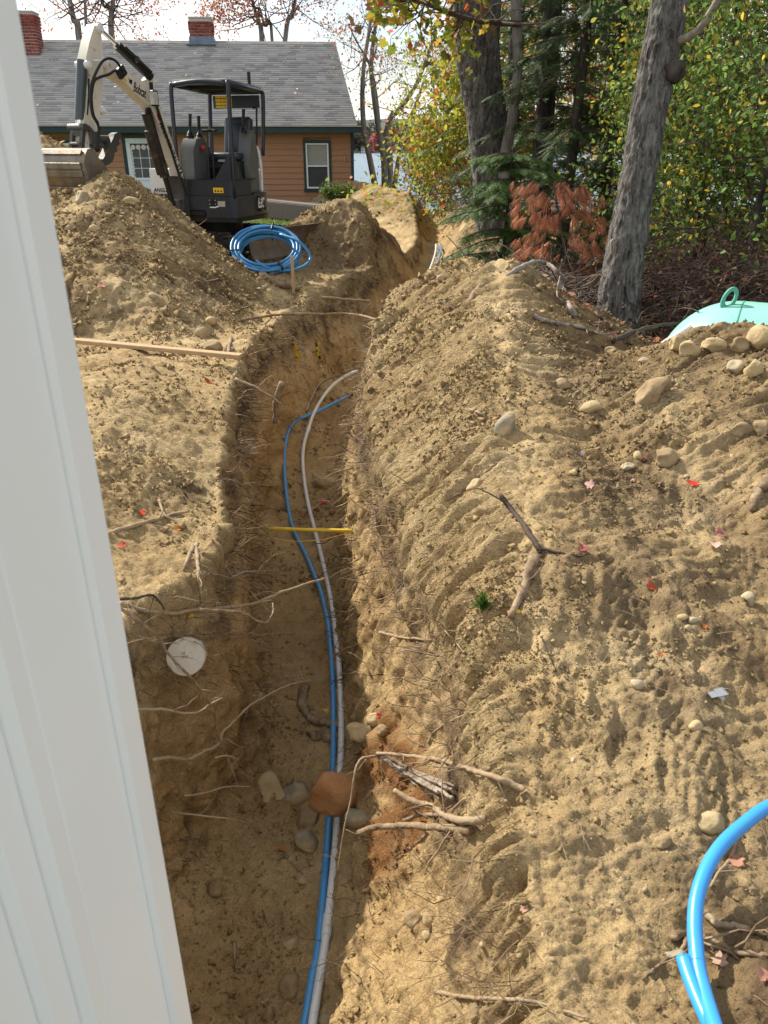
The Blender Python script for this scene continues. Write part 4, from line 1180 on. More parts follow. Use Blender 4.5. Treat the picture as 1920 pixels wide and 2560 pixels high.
# red emblem above the rental lettering, animal-head emblem beside the maker's name
def emblem(pix, mat, parent):
    b = MB(); vs = []
    for u, v in pix:
        s, z = bp_(u, v, FO); vs.append((s, z))
    b.prism(vs, HB + .001, HB + .0035); return b.build('emblem', mat, parent, M=BM)
emblem([(392, 285), (395, 282), (399, 286), (400, 294), (399, 303), (396, 300), (393, 292)], M_DECALR, boom)
emblem([(321, 194), (325, 199), (328, 199), (331, 200), (330, 205), (331, 211), (329, 208), (328, 213), (326, 208), (323, 207), (323, 200)], M_DECALK, boom)
emblem([(303, 193), (316, 198), (317, 206), (303, 198)], M_YEL, boom)
emblem([(245, 103), (251, 108), (249, 112), (252, 117), (248, 122), (245, 112)], M_DECALR, arm)
# model number on the counterweight's flank and the side cover print
pe = Vector((-.10, .823, .82)); 
lettering('lettering', 'E35', .19, on_plane(Vector((.13, .812, .90)), Vector((-1, 0, 0)), Vector((0, 1, 0))), M_DECALW, rear, squash=.78, shear=.2, bold=.006)
b = MB(); b.box((.075, .816, .955), (.04, .004, .03)); b.build('model_mark', M_DECALR, rear)
lettering('lettering', 'ANGLE', .075, on_plane(Vector((.604, -.66, 1.09)), Vector((0, 1, 0)), Vector((1, 0, 0))), M_DECALK, rc, shear=.25, bold=.001)
# ---------------------------------------------------------------- trees and other plants
def bark_mat(name, c_hi, c_lo, scale=9.0, depth=.05, lichen=None):
    m = bpy.data.materials.new(name); N, L, B = nodes_of(m)
    tc = N.new('ShaderNodeTexCoord'); mp = N.new('ShaderNodeMapping'); mp.inputs['Scale'].default_value = (1, 1, .22)
    L.new(tc.outputs['Object'], mp.inputs['Vector'])
    wv = N.new('ShaderNodeTexNoise'); wv.inputs['Scale'].default_value = scale; wv.inputs['Detail'].default_value = 7; wv.inputs['Roughness'].default_value = .7; wv.inputs['Distortion'].default_value = .6
    L.new(mp.outputs['Vector'], wv.inputs['Vector'])
    r = N.new('ShaderNodeValToRGB'); e = r.color_ramp.elements
    e[0].position = .36; e[0].color = (*c_lo, 1); e[1].position = .60; e[1].color = (*c_hi, 1)
    L.new(wv.outputs['Fac'], r.inputs['Fac']); col = r.outputs['Color']
    if lichen:
        n2 = N.new('ShaderNodeTexNoise'); n2.inputs['Scale'].default_value = 5; n2.inputs['Detail'].default_value = 8
        L.new(tc.outputs['Object'], n2.inputs['Vector'])
        r2 = N.new('ShaderNodeValToRGB'); r2.color_ramp.elements[0].position = .56; r2.color_ramp.elements[1].position = .68
        r2.color_ramp.elements[0].color = (0, 0, 0, 1); r2.color_ramp.elements[1].color = (.6, .6, .6, 1)
        L.new(n2.outputs['Fac'], r2.inputs['Fac'])
        mx = N.new('ShaderNodeMixRGB'); mx.inputs['Color2'].default_value = (*lichen, 1)
        L.new(r2.outputs['Color'], mx.inputs['Fac']); L.new(col, mx.inputs['Color1']); col = mx.outputs['Color']
    L.new(col, B.inputs['Base Color']); B.inputs['Roughness'].default_value = .95; B.inputs['Specular IOR Level'].default_value = .15
    bp = N.new('ShaderNodeBump'); bp.inputs['Strength'].default_value = 1.0; bp.inputs['Distance'].default_value = depth
    L.new(wv.outputs['Fac'], bp.inputs['Height']); L.new(bp.outputs['Normal'], B.inputs['Normal'])
    return m
M_BARK = bark_mat('furrowed_grey_bark', (.235, .22, .205), (.035, .030, .027), 26, .06, (.27, .28, .245))
M_BARKD = bark_mat('dark_hemlock_bark', (.085, .070, .060), (.022, .018, .016), 10, .05)
M_BARKS = bark_mat('smooth_grey_bark', (.26, .24, .22), (.14, .125, .11), 7, .02, (.36, .37, .34))
M_TWIG = pm('twig_bark', (.085, .062, .050), .9, .35, 14)
M_TWIGG = pm('pale_dead_wood', (.26, .225, .19), .85, .3, 14, bump=.2, base2=(.10, .07, .05), mask=(.5, .65), mscale=12)
M_TWIG2 = pm('grey_brown_twig', (.15, .12, .10), .9, .35, 14)
M_LEAF = leaf_mat('broad_leaf', .5, .55)
M_NEEDLE = leaf_mat('needle_foliage', .6, .25)

class Scatter:
    """Gathers copies of a small shape into one mesh."""
    def __init__(s): s.V = []; s.F = []; s.C = []; s.n = 0
    def add(s, shape, pos, rot, scale, col):
        """shape=(verts, tris); pos (n,3); rot (n,3,3); scale (n,); col (n,3)"""
        sv, sf = shape; n = len(pos)
        if n == 0: return
        v = np.einsum('nij,kj->nki', rot, sv) * np.asarray(scale)[:, None, None] + pos[:, None, :]
        k = len(sv)
        f = sf[None] + (np.arange(n) * k)[:, None, None] + s.n
        s.V.append(v.reshape(-1, 3)); s.F.append(f.reshape(-1, 3)); s.n += n * k
        c = np.concatenate([col, np.ones((n, 1))], 1)
        s.C.append(np.repeat(c, k, 0))
    def build(s, name, mat, parent=None):
        return np_mesh(name, np.concatenate(s.V), np.concatenate(s.F), mat, parent, cols=np.concatenate(s.C))
def rot_from(axis_x, axis_z):
    x = axis_x / (np.linalg.norm(axis_x, axis=1)[:, None] + 1e-9)
    z = axis_z - x * np.sum(axis_z * x, 1)[:, None]
    z = z / (np.linalg.norm(z, axis=1)[:, None] + 1e-9)
    y = np.cross(z, x)
    return np.stack([x, y, z], 2)
def rand_dirs(rng, n, flat=1.0):
    d = rng.normal(size=(n, 3)); d[:, 2] *= flat
    return d / np.linalg.norm(d, axis=1)[:, None]
# leaf shapes (x along the leaf, z its face)
OVATE = (np.array([(0, 0, 0), (.3, .28, .06), (.65, .24, .05), (1, 0, -.05), (.65, -.24, .05), (.3, -.28, .06), (.5, 0, -.02)], float),
         np.array([(6, 0, 1), (6, 1, 2), (6, 2, 3), (6, 3, 4), (6, 4, 5), (6, 5, 0)]))
SIMPLE = (np.array([(0, 0, 0), (.45, .30, .05), (1, 0, -.04), (.45, -.30, .05)], float), np.array([(0, 1, 2), (0, 2, 3)]))
_mo = [(0, 0), (.05, .22), (-.02, .42), (.28, .36), (.38, .58), (.55, .44), (.62, .22), (.80, .26), (1.0, 0), (.80, -.26), (.62, -.22), (.55, -.44), (.38, -.58), (.28, -.36), (-.02, -.42), (.05, -.22)]
MAPLE = (np.array([(.36, 0, -.03)] + [(x, y, .10 * abs(y) + (-.06 if x > .9 else 0)) for x, y in _mo], float),
         np.array([(0, i + 1, (i + 1) % 16 + 1) for i in range(16)]))
def spray_shape(nseg=7, w=.42):
    """Flat hemlock spray: short needles on both sides of a twig and a few side twigs."""
    V = []; F = []
    def needle(p, d, ln, wd):
        k = len(V); q = np.array([-d[1], d[0]]) * wd
        V.extend([(p[0] - q[0], p[1] - q[1], 0), (p[0] + q[0], p[1] + q[1], 0), (p[0] + d[0] * ln, p[1] + d[1] * ln, -.02)]); F.append((k, k + 1, k + 2))
    r = random.Random(3)
    def twig(p0, ang, L_, n, sub):
        d = np.array([math.cos(ang), math.sin(ang)])
        for i in range(n):
            p = np.array(p0) + d * L_ * (i + .3) / n
            for s in (-1, 1):
                a = ang + s * (1.0 + r.uniform(-.2, .2)); needle(p, np.array([math.cos(a), math.sin(a)]), .11 * (1 - .4 * i / n), .020)
        needle(np.array(p0), d, L_, .010)
    twig((0, 0), 0, 1.0, nseg, False)
    for k in range(1, 4):
        for s in (-1, 1):
            twig((.22 * k, 0), s * .75, .42 * (1 - .18 * k), 3, False)
    v = np.array(V, float); v[:, 2] -= .16 * v[:, 0] ** 2
    return v, np.array(F)
SPRAY = spray_shape()
def tuft_shape(n=16):
    V = []; F = []; r = random.Random(8)
    for i in range(n):
        a = 2 * math.pi * i / n + r.uniform(-.2, .2); sp = r.uniform(.10, .42)
        p = np.array([.1 * math.cos(a) * 0, 0, 0.]); m_ = np.array([.55, sp * math.cos(a) * .8, sp * math.sin(a) * .8]); t = np.array([1.0, sp * math.cos(a) * .95, sp * math.sin(a) * .95])
        w = np.array([0, -math.sin(a), math.cos(a)]) * .016
        k = len(V); V.extend([p - w, p + w, m_ + w * 1.2, m_ - w * 1.2, t]); F.extend([(k, k + 1, k + 2), (k, k + 2, k + 3), (k + 3, k + 2, k + 4)])
    return np.array(V), np.array(F)
TUFT = tuft_shape()

def grow(mb, rng, p, d, L_, r, depth, tips, spread=.55, up=.15, kids=(3, 4), seg=5, sides=6, minr=.004, wig=.18):
    """Recursive limb added to a mesh builder; tips collects (point, direction)."""
    pts = [Vector(p)]; dd = Vector(d).normalized()
    for i in range(seg):
        dd = (dd + Vector(rng.normal(size=3)) * wig + Vector((0, 0, up * .25))).normalized()
        pts.append(pts[-1] + dd * L_ / seg)
    rad = [max(minr, r * (1 - .62 * i / seg)) for i in range(seg + 1)]
    mb.tube(pts, rad, sides if r > .03 else 4, cap=False)
    if depth <= 1:
        for q in pts[max(1, seg - 3):]: tips.append((q, dd))
    if depth > 0:
        n = rng.integers(kids[0], kids[1] + 1)
        for k in range(n):
            t = .35 + .65 * (k + 1) / n if n > 1 else 1
            i = min(seg, max(1, int(t * seg)))
            nd = (dd + Vector(rand_dirs(rng, 1)[0]) * spread * 1.4 + Vector((0, 0, up))).normalized()
            grow(mb, rng, pts[i], nd, L_ * rng.uniform(.5, .72), rad[i] * .72, depth - 1, tips, spread, up, kids, seg, sides, minr, wig)

def leaves_at(sc, rng, tips, per, spread, shape, size, cols, probs, droop=.5, flat=.9):
    P = np.array([t[0][:] for t in tips]); n = len(P) * per
    pos = np.repeat(P, per, 0) + rng.normal(size=(n, 3)) * spread
    ax = rand_dirs(rng, n); ax[:, 2] -= droop
    nz = rand_dirs(rng, n); nz[:, 2] = np.abs(nz[:, 2]) + .5
    c = np.array(cols)[rng.choice(len(cols), n, p=np.array(probs) / np.sum(probs))] * rng.uniform(.75, 1.25, (n, 1))
    sc.add(shape, pos, rot_from(ax, nz), size * rng.uniform(.65, 1.2, n), c)

def tree_root(name, x, y, label, cat='tree', group=None):
    p, _ = drop(x, y)
    if abs(x) > 0.52 * (CP * y + .8) or y > rows_y.max() - .3:
        z = float(base_ground(np.array([x]), np.array([y]))[0])
    else: z = p.z
    r = empty(name, (x, y, z - .03)); tag(r, label, cat, group); return r, Vector((x, y, z - .03))
def rel(pts, O): return [Vector(p) - O for p in pts]
def rough_trunk(pts, rads, seg=28, rings=70, amp=.05, flare=.5, seed=0, fh=.5):
    """Trunk with furrowed plates as real relief."""
    sp = spline(pts, 12); n = len(sp)
    # resample
    L_ = [0]
    for i in range(1, n): L_.append(L_[-1] + (sp[i] - sp[i - 1]).length)
    t = np.linspace(0, L_[-1], rings)
    X = np.stack([np.interp(t, L_, [p[k] for p in sp]) for k in range(3)], 1)
    r = np.interp(t / L_[-1], np.linspace(0, 1, len(rads)), rads)
    r = r * (1 + flare * np.exp(-t / (fh * .35)))
    a = np.linspace(0, 2 * np.pi, seg, endpoint=False)
    P = X[:, None, :] + np.stack([np.cos(a), np.sin(a), np.zeros(seg)], 1)[None] * r[:, None, None]
    q = P.reshape(-1, 3)
    nrm = (P - X[:, None, :]).reshape(-1, 3); nrm /= np.linalg.norm(nrm, axis=1)[:, None]
    fur = fbm(np.stack([q[:, 0] * 26 + seed, q[:, 1] * 26, q[:, 2] * 5.0], 1), 3, .55, ridged=True)
    lob = fbm(np.stack([q[:, 0] * 3 + seed, q[:, 1] * 3, q[:, 2] * .9], 1), 2)
    rr_ = np.repeat(r, seg)
    q = q + nrm * (rr_ * (fur * amp * 3.2 + lob * .16))[:, None]
    i = np.arange(rings * seg).reshape(rings, seg)
    j = np.roll(i, -1, 1)
    F = np.stack([i[:-1].ravel(), j[:-1].ravel(), j[1:].ravel(), i[1:].ravel()], 1)
    return q, F

# --- leaning oak in front on the right
LT_base = at_depth(1538, 830, 7.85)
root, O = tree_root('leaning_oak', LT_base.x, LT_base.y, 'thick grey-barked trunk leaning right, standing behind the right spoil bank')
tp = [at_depth(u, v, d) for u, v, d in ((1538, 850, 7.85), (1548, 760, 7.85), (1568, 610, 7.88), (1602, 407, 7.95), (1636, 203, 8.05), (1673, 0, 8.15), (1705, -250, 8.3), (1730, -700, 8.6), (1745, -1500, 9.2))]
q, F = rough_trunk(rel(tp, O), [.195, .175, .152, .150, .152, .150, .14, .13, .10], 80, 300, .055, .35, 3)
np_mesh('trunk', q, F, M_BARK, root, smooth=True)
b = MB(); br = rel([at_depth(u, v, d) for u, v, d in ((1680, 105, 8.05), (1715, 95, 7.95), (1752, 68, 7.8), (1785, 15, 7.7), (1830, -60, 7.6), (1900, -160, 7.5))], O)
b.tube(spline(br, 5), [.038 - .0007 * i for i in range(26)], 10); b.build('limb', M_TWIGG, root, smooth=True)
b = MB(); bmesh.ops.create_icosphere(b.bm, subdivisions=3, radius=.10)
for v in b.bm.verts: v.co *= 1 + .25 * math.sin(v.co.x * 40) * math.sin(v.co.z * 37)
b.build('burl', M_BARKD, root, smooth=True, M=Matrix.Translation(rel([at_depth(1686, 178, 7.95)], O)[0]))
b = MB(); b.box((0, 0, 0), (.05, .012, .15), bevel=.02); b.build('bare_wood_scar', M_TWIGG, root, M=Matrix.Translation(rel([at_depth(1533, 618, 7.70)], O)[0]) @ Matrix.Rotation(-.15, 4, 'Y'))
rng = np.random.default_rng(70); b = MB(); tips = []
for k in range(7):
    a_ = k * 2.4; grow(b, rng, tp[7].lerp(tp[8], k / 7) - O, (math.cos(a_), math.sin(a_), .5), 2.2, .06, 2, tips, .6, .15, (3, 4))
b.build('upper_limbs', M_TWIG, root)
sc = Scatter(); leaves_at(sc, rng, tips, 6, .25, SIMPLE, .15, [(.10, .11, .02), (.17, .13, .03), (.2, .08, .03)], [4, 3, 2]); sc.build('crown', M_LEAF, root)

# --- big twin-stemmed maple
p_ = at_depth(1258, 640, 13.6)
root, O = tree_root('twin_maple', p_.x, p_.y, 'massive dark furrowed twin-stemmed maple trunk behind the right spoil bank')
def stem(pix, d, rads, seed, name='trunk', flare=.3, mat=M_BARK):
    pts = rel([at_depth(u, v, dd) for (u, v), dd in zip(pix, d)], O)
    q, F = rough_trunk(pts, rads, 64, 240, .06, flare, seed)
    return np_mesh(name, q, F, mat, root, smooth=True)
stem([(1236, 690), (1232, 560), (1212, 330), (1178, 133), (1168, 0), (1150, -180), (1120, -500), (1090, -1000)], [13.6] * 5 + [13.8, 14, 14.3], [.27, .26, .23, .22, .22, .21, .18, .12], 1)
stem([(1272, 690), (1264, 560), (1240, 330), (1218, 133), (1222, 0), (1232, -180), (1260, -500), (1300, -1000)], [13.75] * 5 + [13.9, 14.1, 14.4], [.24, .22, .18, .17, .17, .16, .15, .10], 9)
stem([(1278, 690), (1268, 530), (1262, 400), (1281, 298), (1294, 166), (1291, 33), (1285, -120), (1275, -400)], [13.35] * 6 + [13.3, 13.2], [.13, .10, .085, .075, .068, .065, .06, .04], 14, 'side_stem', .3, M_BARKS)
rng = np.random.default_rng(40)
b = MB(); tips = []
lb = [at_depth(u, v, d) for u, v, d in ((1300, 60, 13.3), (1250, 56, 12.6), (1190, 52, 11.9), (1140, 38, 11.4), (1095, 22, 11.0), (1050, 5, 10.8), (1000, -25, 10.6))]
lbs = spline(rel(lb, O), 4); b.tube(lbs, [.045 - .0015 * i for i in range(len(lbs))], 8)
tw2 = [at_depth(u, v, d) for u, v, d in ((1245, 56, 12.6), (1300, 60, 12.2), (1365, 58, 12.0))]
b.tube(spline(rel(tw2, O), 4), [.022 - .0015 * i for i in range(9)], 6)
for i in range(3, len(lbs), 1):
    for k in range(2):
        nd = Vector(rng.normal(size=3)) * .7 + Vector((-.35, -.25, .0 if k else .35)); grow(b, rng, lbs[i], nd, rng.uniform(.4, .75), .012, 1, tips, .6, .0, (2, 3), 4, 4, .003)
b.build('low_branch', M_TWIG, root)
sc = Scatter(); tips = [t for t in tips]
tips = [t for t in tips if (t[0] + O).x < 1.25 + .06 * rng.random() and rng.random() < .62]
leaves_at(sc, rng, tips, 1, .10, MAPLE, .125, [(.30, .27, .035), (.20, .23, .03), (.42, .28, .04), (.48, .12, .03), (.16, .10, .05), (.13, .17, .03)], [5, 5, 3, 2, 3, 3], .7)
sc.build('low_leaves', M_LEAF, root)
b = MB(); tips = []
for k in range(12):
    a_ = k * 2.4; grow(b, rng, (math.cos(a_) * .4 - .6, math.sin(a_) * .4 + .3, 4.2 + .35 * k), (math.cos(a_), math.sin(a_), .6), 2.6, .08, 2, tips, .6, .2, (3, 4))
b.build('upper_limbs', M_TWIG, root)
sc = Scatter(); leaves_at(sc, rng, tips, 5, .3, SIMPLE, .17, [(.24, .22, .03), (.16, .18, .03), (.36, .2, .04), (.35, .08, .03)], [4, 4, 2, 1]); sc.build('crown', M_LEAF, root)

# --- hemlocks
def hemlock(u, vbase, d, hgt, rad, label, seed, tr=.13, lean=0.0, dens=1.0, zmin=.5, trunk_px=None, greens=None):
    p_ = at_depth(u, vbase, d); root, O = tree_root('hemlock_tree', p_.x, p_.y, label)
    rng = np.random.default_rng(seed)
    if trunk_px: pts = [Vector((0, 0, 0))] + rel([at_depth(a, b_, d) for a, b_ in trunk_px], O)
    else: pts = [Vector((0, 0, 0)), Vector((lean * .3, 0, hgt * .3)), Vector((lean * .7, 0, hgt * .7)), Vector((lean, 0, hgt))]
    q, F = rough_trunk(pts, [tr, tr * .85, tr * .6, tr * .2], 18, 60, .05, .3, seed)
    np_mesh('trunk', q, F, M_BARKD, root, smooth=True)
    b = MB(); sc = Scatter(); zs = np.arange(zmin, hgt * .97, .20 / dens ** .5)
    sps = spline(pts, 10); zz = [p.z for p in sps]
    S_pos, S_dir = [], []
    for z in zs:
        if z > 4.6 and rng.random() < .72: continue
        c = Vector([np.interp(z, zz, [p[k] for p in sps]) for k in range(3)])
        nb = rng.integers(2, 5)
        for k in range(nb):
            a_ = rng.uniform(0, 6.283); ln = rad * (1 - z / hgt) ** .7 * rng.uniform(.6, 1.15) + .25
            pt = [c]; dd = Vector((math.cos(a_), math.sin(a_), rng.uniform(.0, .25)))
            for i in range(6):
                dd = (dd + Vector((rng.normal() * .12, rng.normal() * .12, -.085))).normalized(); pt.append(pt[-1] + dd * ln / 6)
            b.tube(pt, [.016 * (1 - i / 7.5) for i in range(7)], 4, cap=False)
            for i in range(1, 7):
                for s in range(int(3 + 2 * dens)):
                    t = rng.random(); q_ = pt[i - 1].lerp(pt[i], t); side = rng.choice((-1, 1)); per = Vector((-dd.y, dd.x, 0)) * side
                    sd = (dd * .6 + per * rng.uniform(.2, 1.1) + Vector((0, 0, rng.uniform(-.35, .05)))).normalized()
                    S_pos.append(q_[:]); S_dir.append(sd[:])
    S_pos = np.array(S_pos); S_dir = np.array(S_dir); n = len(S_pos)
    nz = np.tile((0, 0, 1.0), (n, 1)) + rng.normal(size=(n, 3)) * .22
    g = np.array(greens or [(.045, .080, .030), (.058, .100, .036), (.034, .064, .026), (.080, .120, .038)])[rng.integers(0, 4, n)] * rng.uniform(.8, 1.3, (n, 1))
    sc.add(SPRAY, S_pos, rot_from(S_dir, nz), rng.uniform(.20, .36, n) * (rad / 2.0) ** .55, g)
    tag(b.build('limbs', M_TWIG, root), kind='stuff'); sc.build('crown', M_NEEDLE, root)
hemlock(1352, 560, 15.0, 8.5, 2.0, 'tall dark hemlock with the thickest trunk right of the twin maple', 1, .17, trunk_px=[(1352, 480), (1362, 300), (1378, 100), (1390, -120), (1400, -500), (1405, -1100)])
hemlock(1405, 600, 12.8, 6.5, 1.7, 'slim dense hemlock between the twin maple and the leaning trunk', 2, .08, .15)
hemlock(1500, 600, 14.2, 7.5, 2.0, 'dark hemlock directly behind the leaning trunk', 3, .10, -.1)
hemlock(1262, 560, 17.5, 8.0, 1.5, 'grey-trunked hemlock seen just right of the twin maple stems', 4, .17, dens=.6, zmin=1.8)
hemlock(1590, 560, 16.5, 7.0, 1.9, 'hemlock farther back, right of the leaning trunk', 6, .09, .1, dens=.7)
hemlock(1250, 735, 10.7, 1.75, .95, 'young bright green hemlock sapling at the foot of the twin maple', 5, .025, .05, dens=4.0, zmin=.10, greens=[(.060, .115, .028), (.075, .13, .035), (.045, .09, .025), (.09, .15, .04)])

# --- broad-leaved trees of the wood and the lake edge
def broadleaf(name, u, v, d, hgt, spread, label, seed, cols, probs, leaf=.07, per=5, lspread=.16, tr=.06, depth=2, nstem=1, shape=OVATE, limbs=10, z0=.25, lean=(0, 0), bark=M_BARKS, group=None, cat='tree', kids=(3, 4), up=.1):
    p_ = at_depth(u, v, d); root, O = tree_root(name, p_.x, p_.y, label, cat, group)
    rng = np.random.default_rng(seed); b = MB(); lb_ = MB(); tips = []
    for s in range(nstem):
        a_ = rng.uniform(0, 6.28); off = Vector((math.cos(a_), math.sin(a_), 0)) * (.0 if nstem == 1 else .15)
        lx, ly = lean[0] + (rng.normal() * .4 if nstem > 1 else rng.normal() * .1), lean[1] + rng.normal() * .2
        pts = spline([off, off + Vector((lx * .2, ly * .2, hgt * .3)), off + Vector((lx * .6 + rng.normal() * .1, ly * .6, hgt * .65)), off + Vector((lx, ly, hgt))], 6)
        b.tube(pts, [tr * (1 - .75 * i / (len(pts) - 1)) for i in range(len(pts))], 9)
        for k in range(limbs):
            t = z0 + (1 - z0) * (k + rng.random()) / limbs; i = min(len(pts) - 1, int(t * (len(pts) - 1)))
            a2 = rng.uniform(0, 6.28); ln = spread * (1 - .45 * t) * rng.uniform(.7, 1.15)
            grow(lb_, rng, pts[i], (math.cos(a2), math.sin(a2), rng.uniform(-.1, .6)), ln, tr * .4 * (1 - .5 * t), depth, tips, .6, up, kids, 4, 5, .003)
    b.build('trunk', bark, root, smooth=True); tag(lb_.build('limbs', M_TWIG, root), kind='stuff')
    sc = Scatter(); leaves_at(sc, rng, tips, per, lspread, shape, leaf, cols, probs, .6); sc.build('crown', M_LEAF, root)
    return root
G1 = [(.14, .225, .05), (.19, .28, .075), (.09, .165, .04), (.58, .42, .055), (.38, .38, .075)]
broadleaf('birch_tree', 1835, 720, 9.6, 4.6, 1.9, 'green and yellow leaved birch right of the leaning trunk', 11, G1, [6, 5, 4, 2.2, 1.6], .070, 6, .15, .07, 2, 2, limbs=16, z0=.12, bark=M_BARKD)
broadleaf('birch_tree', 1960, 700, 8.9, 4.4, 1.7, 'birch with pale green leaves at the right edge of the picture', 12, G1, [6, 6, 5, 1.5, 1.5], .070, 6, .15, .05, 2, 2, limbs=15, z0=.15, bark=M_BARKD)
broadleaf('birch_tree', 1740, 680, 11.5, 4.2, 1.6, 'smaller birch with many yellow leaves close behind the leaning trunk', 13, G1, [5, 4, 3, 3, 2], .068, 6, .15, .045, 2, 2, limbs=15, z0=.12, bark=M_BARKD)
GB = [(.16, .23, .05), (.30, .33, .06), (.50, .38, .06), (.55, .15, .08), (.12, .17, .05)]
broadleaf('understory_tree', 1700, 560, 19, 6.5, 2.6, 'mixed green and red leaved tree far back between the hemlocks and birches', 14, GB, [4, 3, 2, 2, 3], .14, 4, .25, .07, 2, 2, SIMPLE, 16, .1)
broadleaf('understory_tree', 1880, 560, 17, 6.5, 2.6, 'green leaved tree far back behind the right-hand birches', 15, GB, [5, 3, 1, .5, 4], .14, 4, .25, .07, 2, 2, SIMPLE, 16, .1)
broadleaf('understory_tree', 1430, 530, 21, 7, 2.8, 'red and orange leaved tree glimpsed behind the hemlocks', 16, GB, [2, 3, 3, 4, 1], .15, 4, .25, .07, 2, 2, SIMPLE, 16, .1)
broadleaf('understory_tree', 1560, 530, 23, 7, 2.8, 'yellow-green leaved tree glimpsed behind the leaning trunk', 17, GB, [4, 4, 3, 1, 2], .15, 4, .25, .07, 2, 2, SIMPLE, 14, .1)
YG = [(.34, .34, .045), (.24, .28, .04), (.15, .20, .035), (.46, .30, .04), (.48, .12, .05)]
broadleaf('maple_tree', 1175, 500, 19.0, 3.0, 1.35, 'yellow-green maple left of the twin maple trunk', 21, YG, [5, 5, 3, 2, 1], .13, 3, .2, .05, 2, 2, OVATE, 14, .08)
broadleaf('maple_tree', 1120, 500, 25, 4.2, 1.5, 'taller loose-leaved maple beyond the far spoil bank', 22, YG, [4, 4, 4, 2, 1.5], .13, 1, .25, .06, 2, 2, SIMPLE, 14, .1)
broadleaf('maple_tree', 1215, 500, 23, 5.0, 1.6, 'green and yellow maple hidden partly by the twin maple trunk', 23, YG, [3, 4, 5, 1, 1], .13, 3, .25, .06, 2, 2, SIMPLE, 14, .1)
RB_ = [(.34, .20, .06), (.42, .10, .08), (.22, .22, .05), (.16, .16, .04), (.36, .28, .06)]
broadleaf('shrub', 1052, 500, 26, 1.9, .85, 'rusty red and yellow shrub at the lake edge beside the bare stems', 24, RB_, [4, 3, 3, 3, 2], .09, 4, .18, .025, 1, 4, SIMPLE, 9, .1, cat='shrub')
broadleaf('shrub', 1120, 505, 22.5, 1.9, 1.4, 'low green and pink shrub behind the crest of the far spoil bank', 25, RB_, [2, 2, 4, 4, 3], .085, 4, .18, .025, 1, 4, SIMPLE, 9, .1, cat='shrub')
broadleaf('shrub', 1190, 505, 20.5, 1.8, 1.3, 'dark leafy shrub at the left foot of the twin maple', 26, [(.06, .10, .03), (.10, .14, .03), (.2, .2, .04), (.3, .08, .05)], [5, 4, 2, 1], .08, 4, .18, .025, 1, 4, SIMPLE, 9, .1, cat='shrub')

# bare-stemmed trees at the lake edge
p_ = at_depth(955, 470, 29); root, O = tree_root('lakeside_tree', p_.x, p_.y, 'thin grey multi-stemmed tree with few red leaves right of the house')
rng = np.random.default_rng(33); b = MB(); lb_ = MB(); tips = []
for k, (pix, r0) in enumerate([([(938, 465), (925, 400), (910, 320), (906, 240), (910, 160), (925, 60), (935, -60)], .11), ([(962, 470), (960, 400), (948, 330), (936, 250), (928, 170), (935, 90), (950, 0)], .12),
              ([(972, 470), (975, 400), (968, 340), (975, 295), (1000, 270), (1030, 230), (1060, 165), (1085, 90)], .12), ([(985, 472), (996, 400), (1005, 340), (1040, 260), (1060, 200)], .09), ([(950, 330), (945, 270), (935, 200), (918, 150), (895, 110), (870, 60)], .05)]):
    pts = spline(rel([at_depth(u, v, 29 + .2 * k) for u, v in pix], O), 5)
    b.tube(pts, [r0 * (1 - .6 * i / len(pts)) for i in range(len(pts))], 8)
    for i in range(len(pts) // 2, len(pts), 2):
        grow(lb_, rng, pts[i], Vector(rng.normal(size=3)) + Vector((0, 0, .3)), 1.1, .022, 2, tips, .6, .2, (2, 3), 4, 4, .004)
b.build('trunk', M_BARKS, root, smooth=True); lb_.build('limbs', M_TWIG, root)
sc = Scatter(); leaves_at(sc, rng, tips, 1, .15, SIMPLE, .10, [(.45, .10, .08), (.30, .14, .07), (.25, .22, .06)], [4, 3, 2]); sc.build('crown', M_LEAF, root)
# trees behind the house
def behind(u, trunks, d, label, seed, per, cols, probs):
    p_ = at_depth(u, 300, d); root, O = tree_root('autumn_tree', p_.x, p_.y, label)
    rng = np.random.default_rng(seed); b = MB(); lb_ = MB(); tips = []
    for pix, r0 in trunks:
        pts = spline([Vector((0, 0, 0))] + rel([at_depth(a, c, d) for a, c in pix], O), 5)
        b.tube(pts, [r0 * (1 - .55 * i / len(pts)) for i in range(len(pts))], 8)
        for i in range(len(pts) // 3, len(pts)):
            grow(lb_, rng, pts[i], Vector(rng.normal(size=3)) + Vector((0, 0, .4)), 1.7, .03, 2, tips, .6, .25, (2, 3), 4, 4, .006)
    b.build('trunk', M_BARKS, root, smooth=True); lb_.build('limbs', M_TWIG, root)
    sc = Scatter(); leaves_at(sc, rng, tips, per, .2, SIMPLE, .14, cols, probs); sc.build('crown', M_LEAF, root)
AC = [(.34, .11, .06), (.42, .19, .06), (.30, .16, .08), (.38, .07, .06)]
behind(195, [([(198, 100), (186, 55), (174, 0), (165, -60)], .16), ([(215, 60), (212, 0), (220, -60)], .08)], 37, 'pale-barked tree above the house roof beside the left chimney', 51, 1, AC, [3, 3, 3, 2])
behind(282, [([(280, 100), (279, 45), (283, 0), (290, -60)], .15), ([(278, 60), (262, 20), (250, -20)], .07)], 37.5, 'pale-barked tree above the roof behind the excavator boom', 52, 2, AC, [3, 2, 3, 3])
behind(665, [([(655, 110), (648, 60), (635, 20), (628, -20)], .12), ([(680, 100), (662, 65), (650, 20)], .08), ([(712, 105), (730, 40), (740, -10)], .12)], 36.5, 'russet-leaved tree above the roof ridge right of the brick chimney', 53, 4, AC, [4, 3, 4, 2])

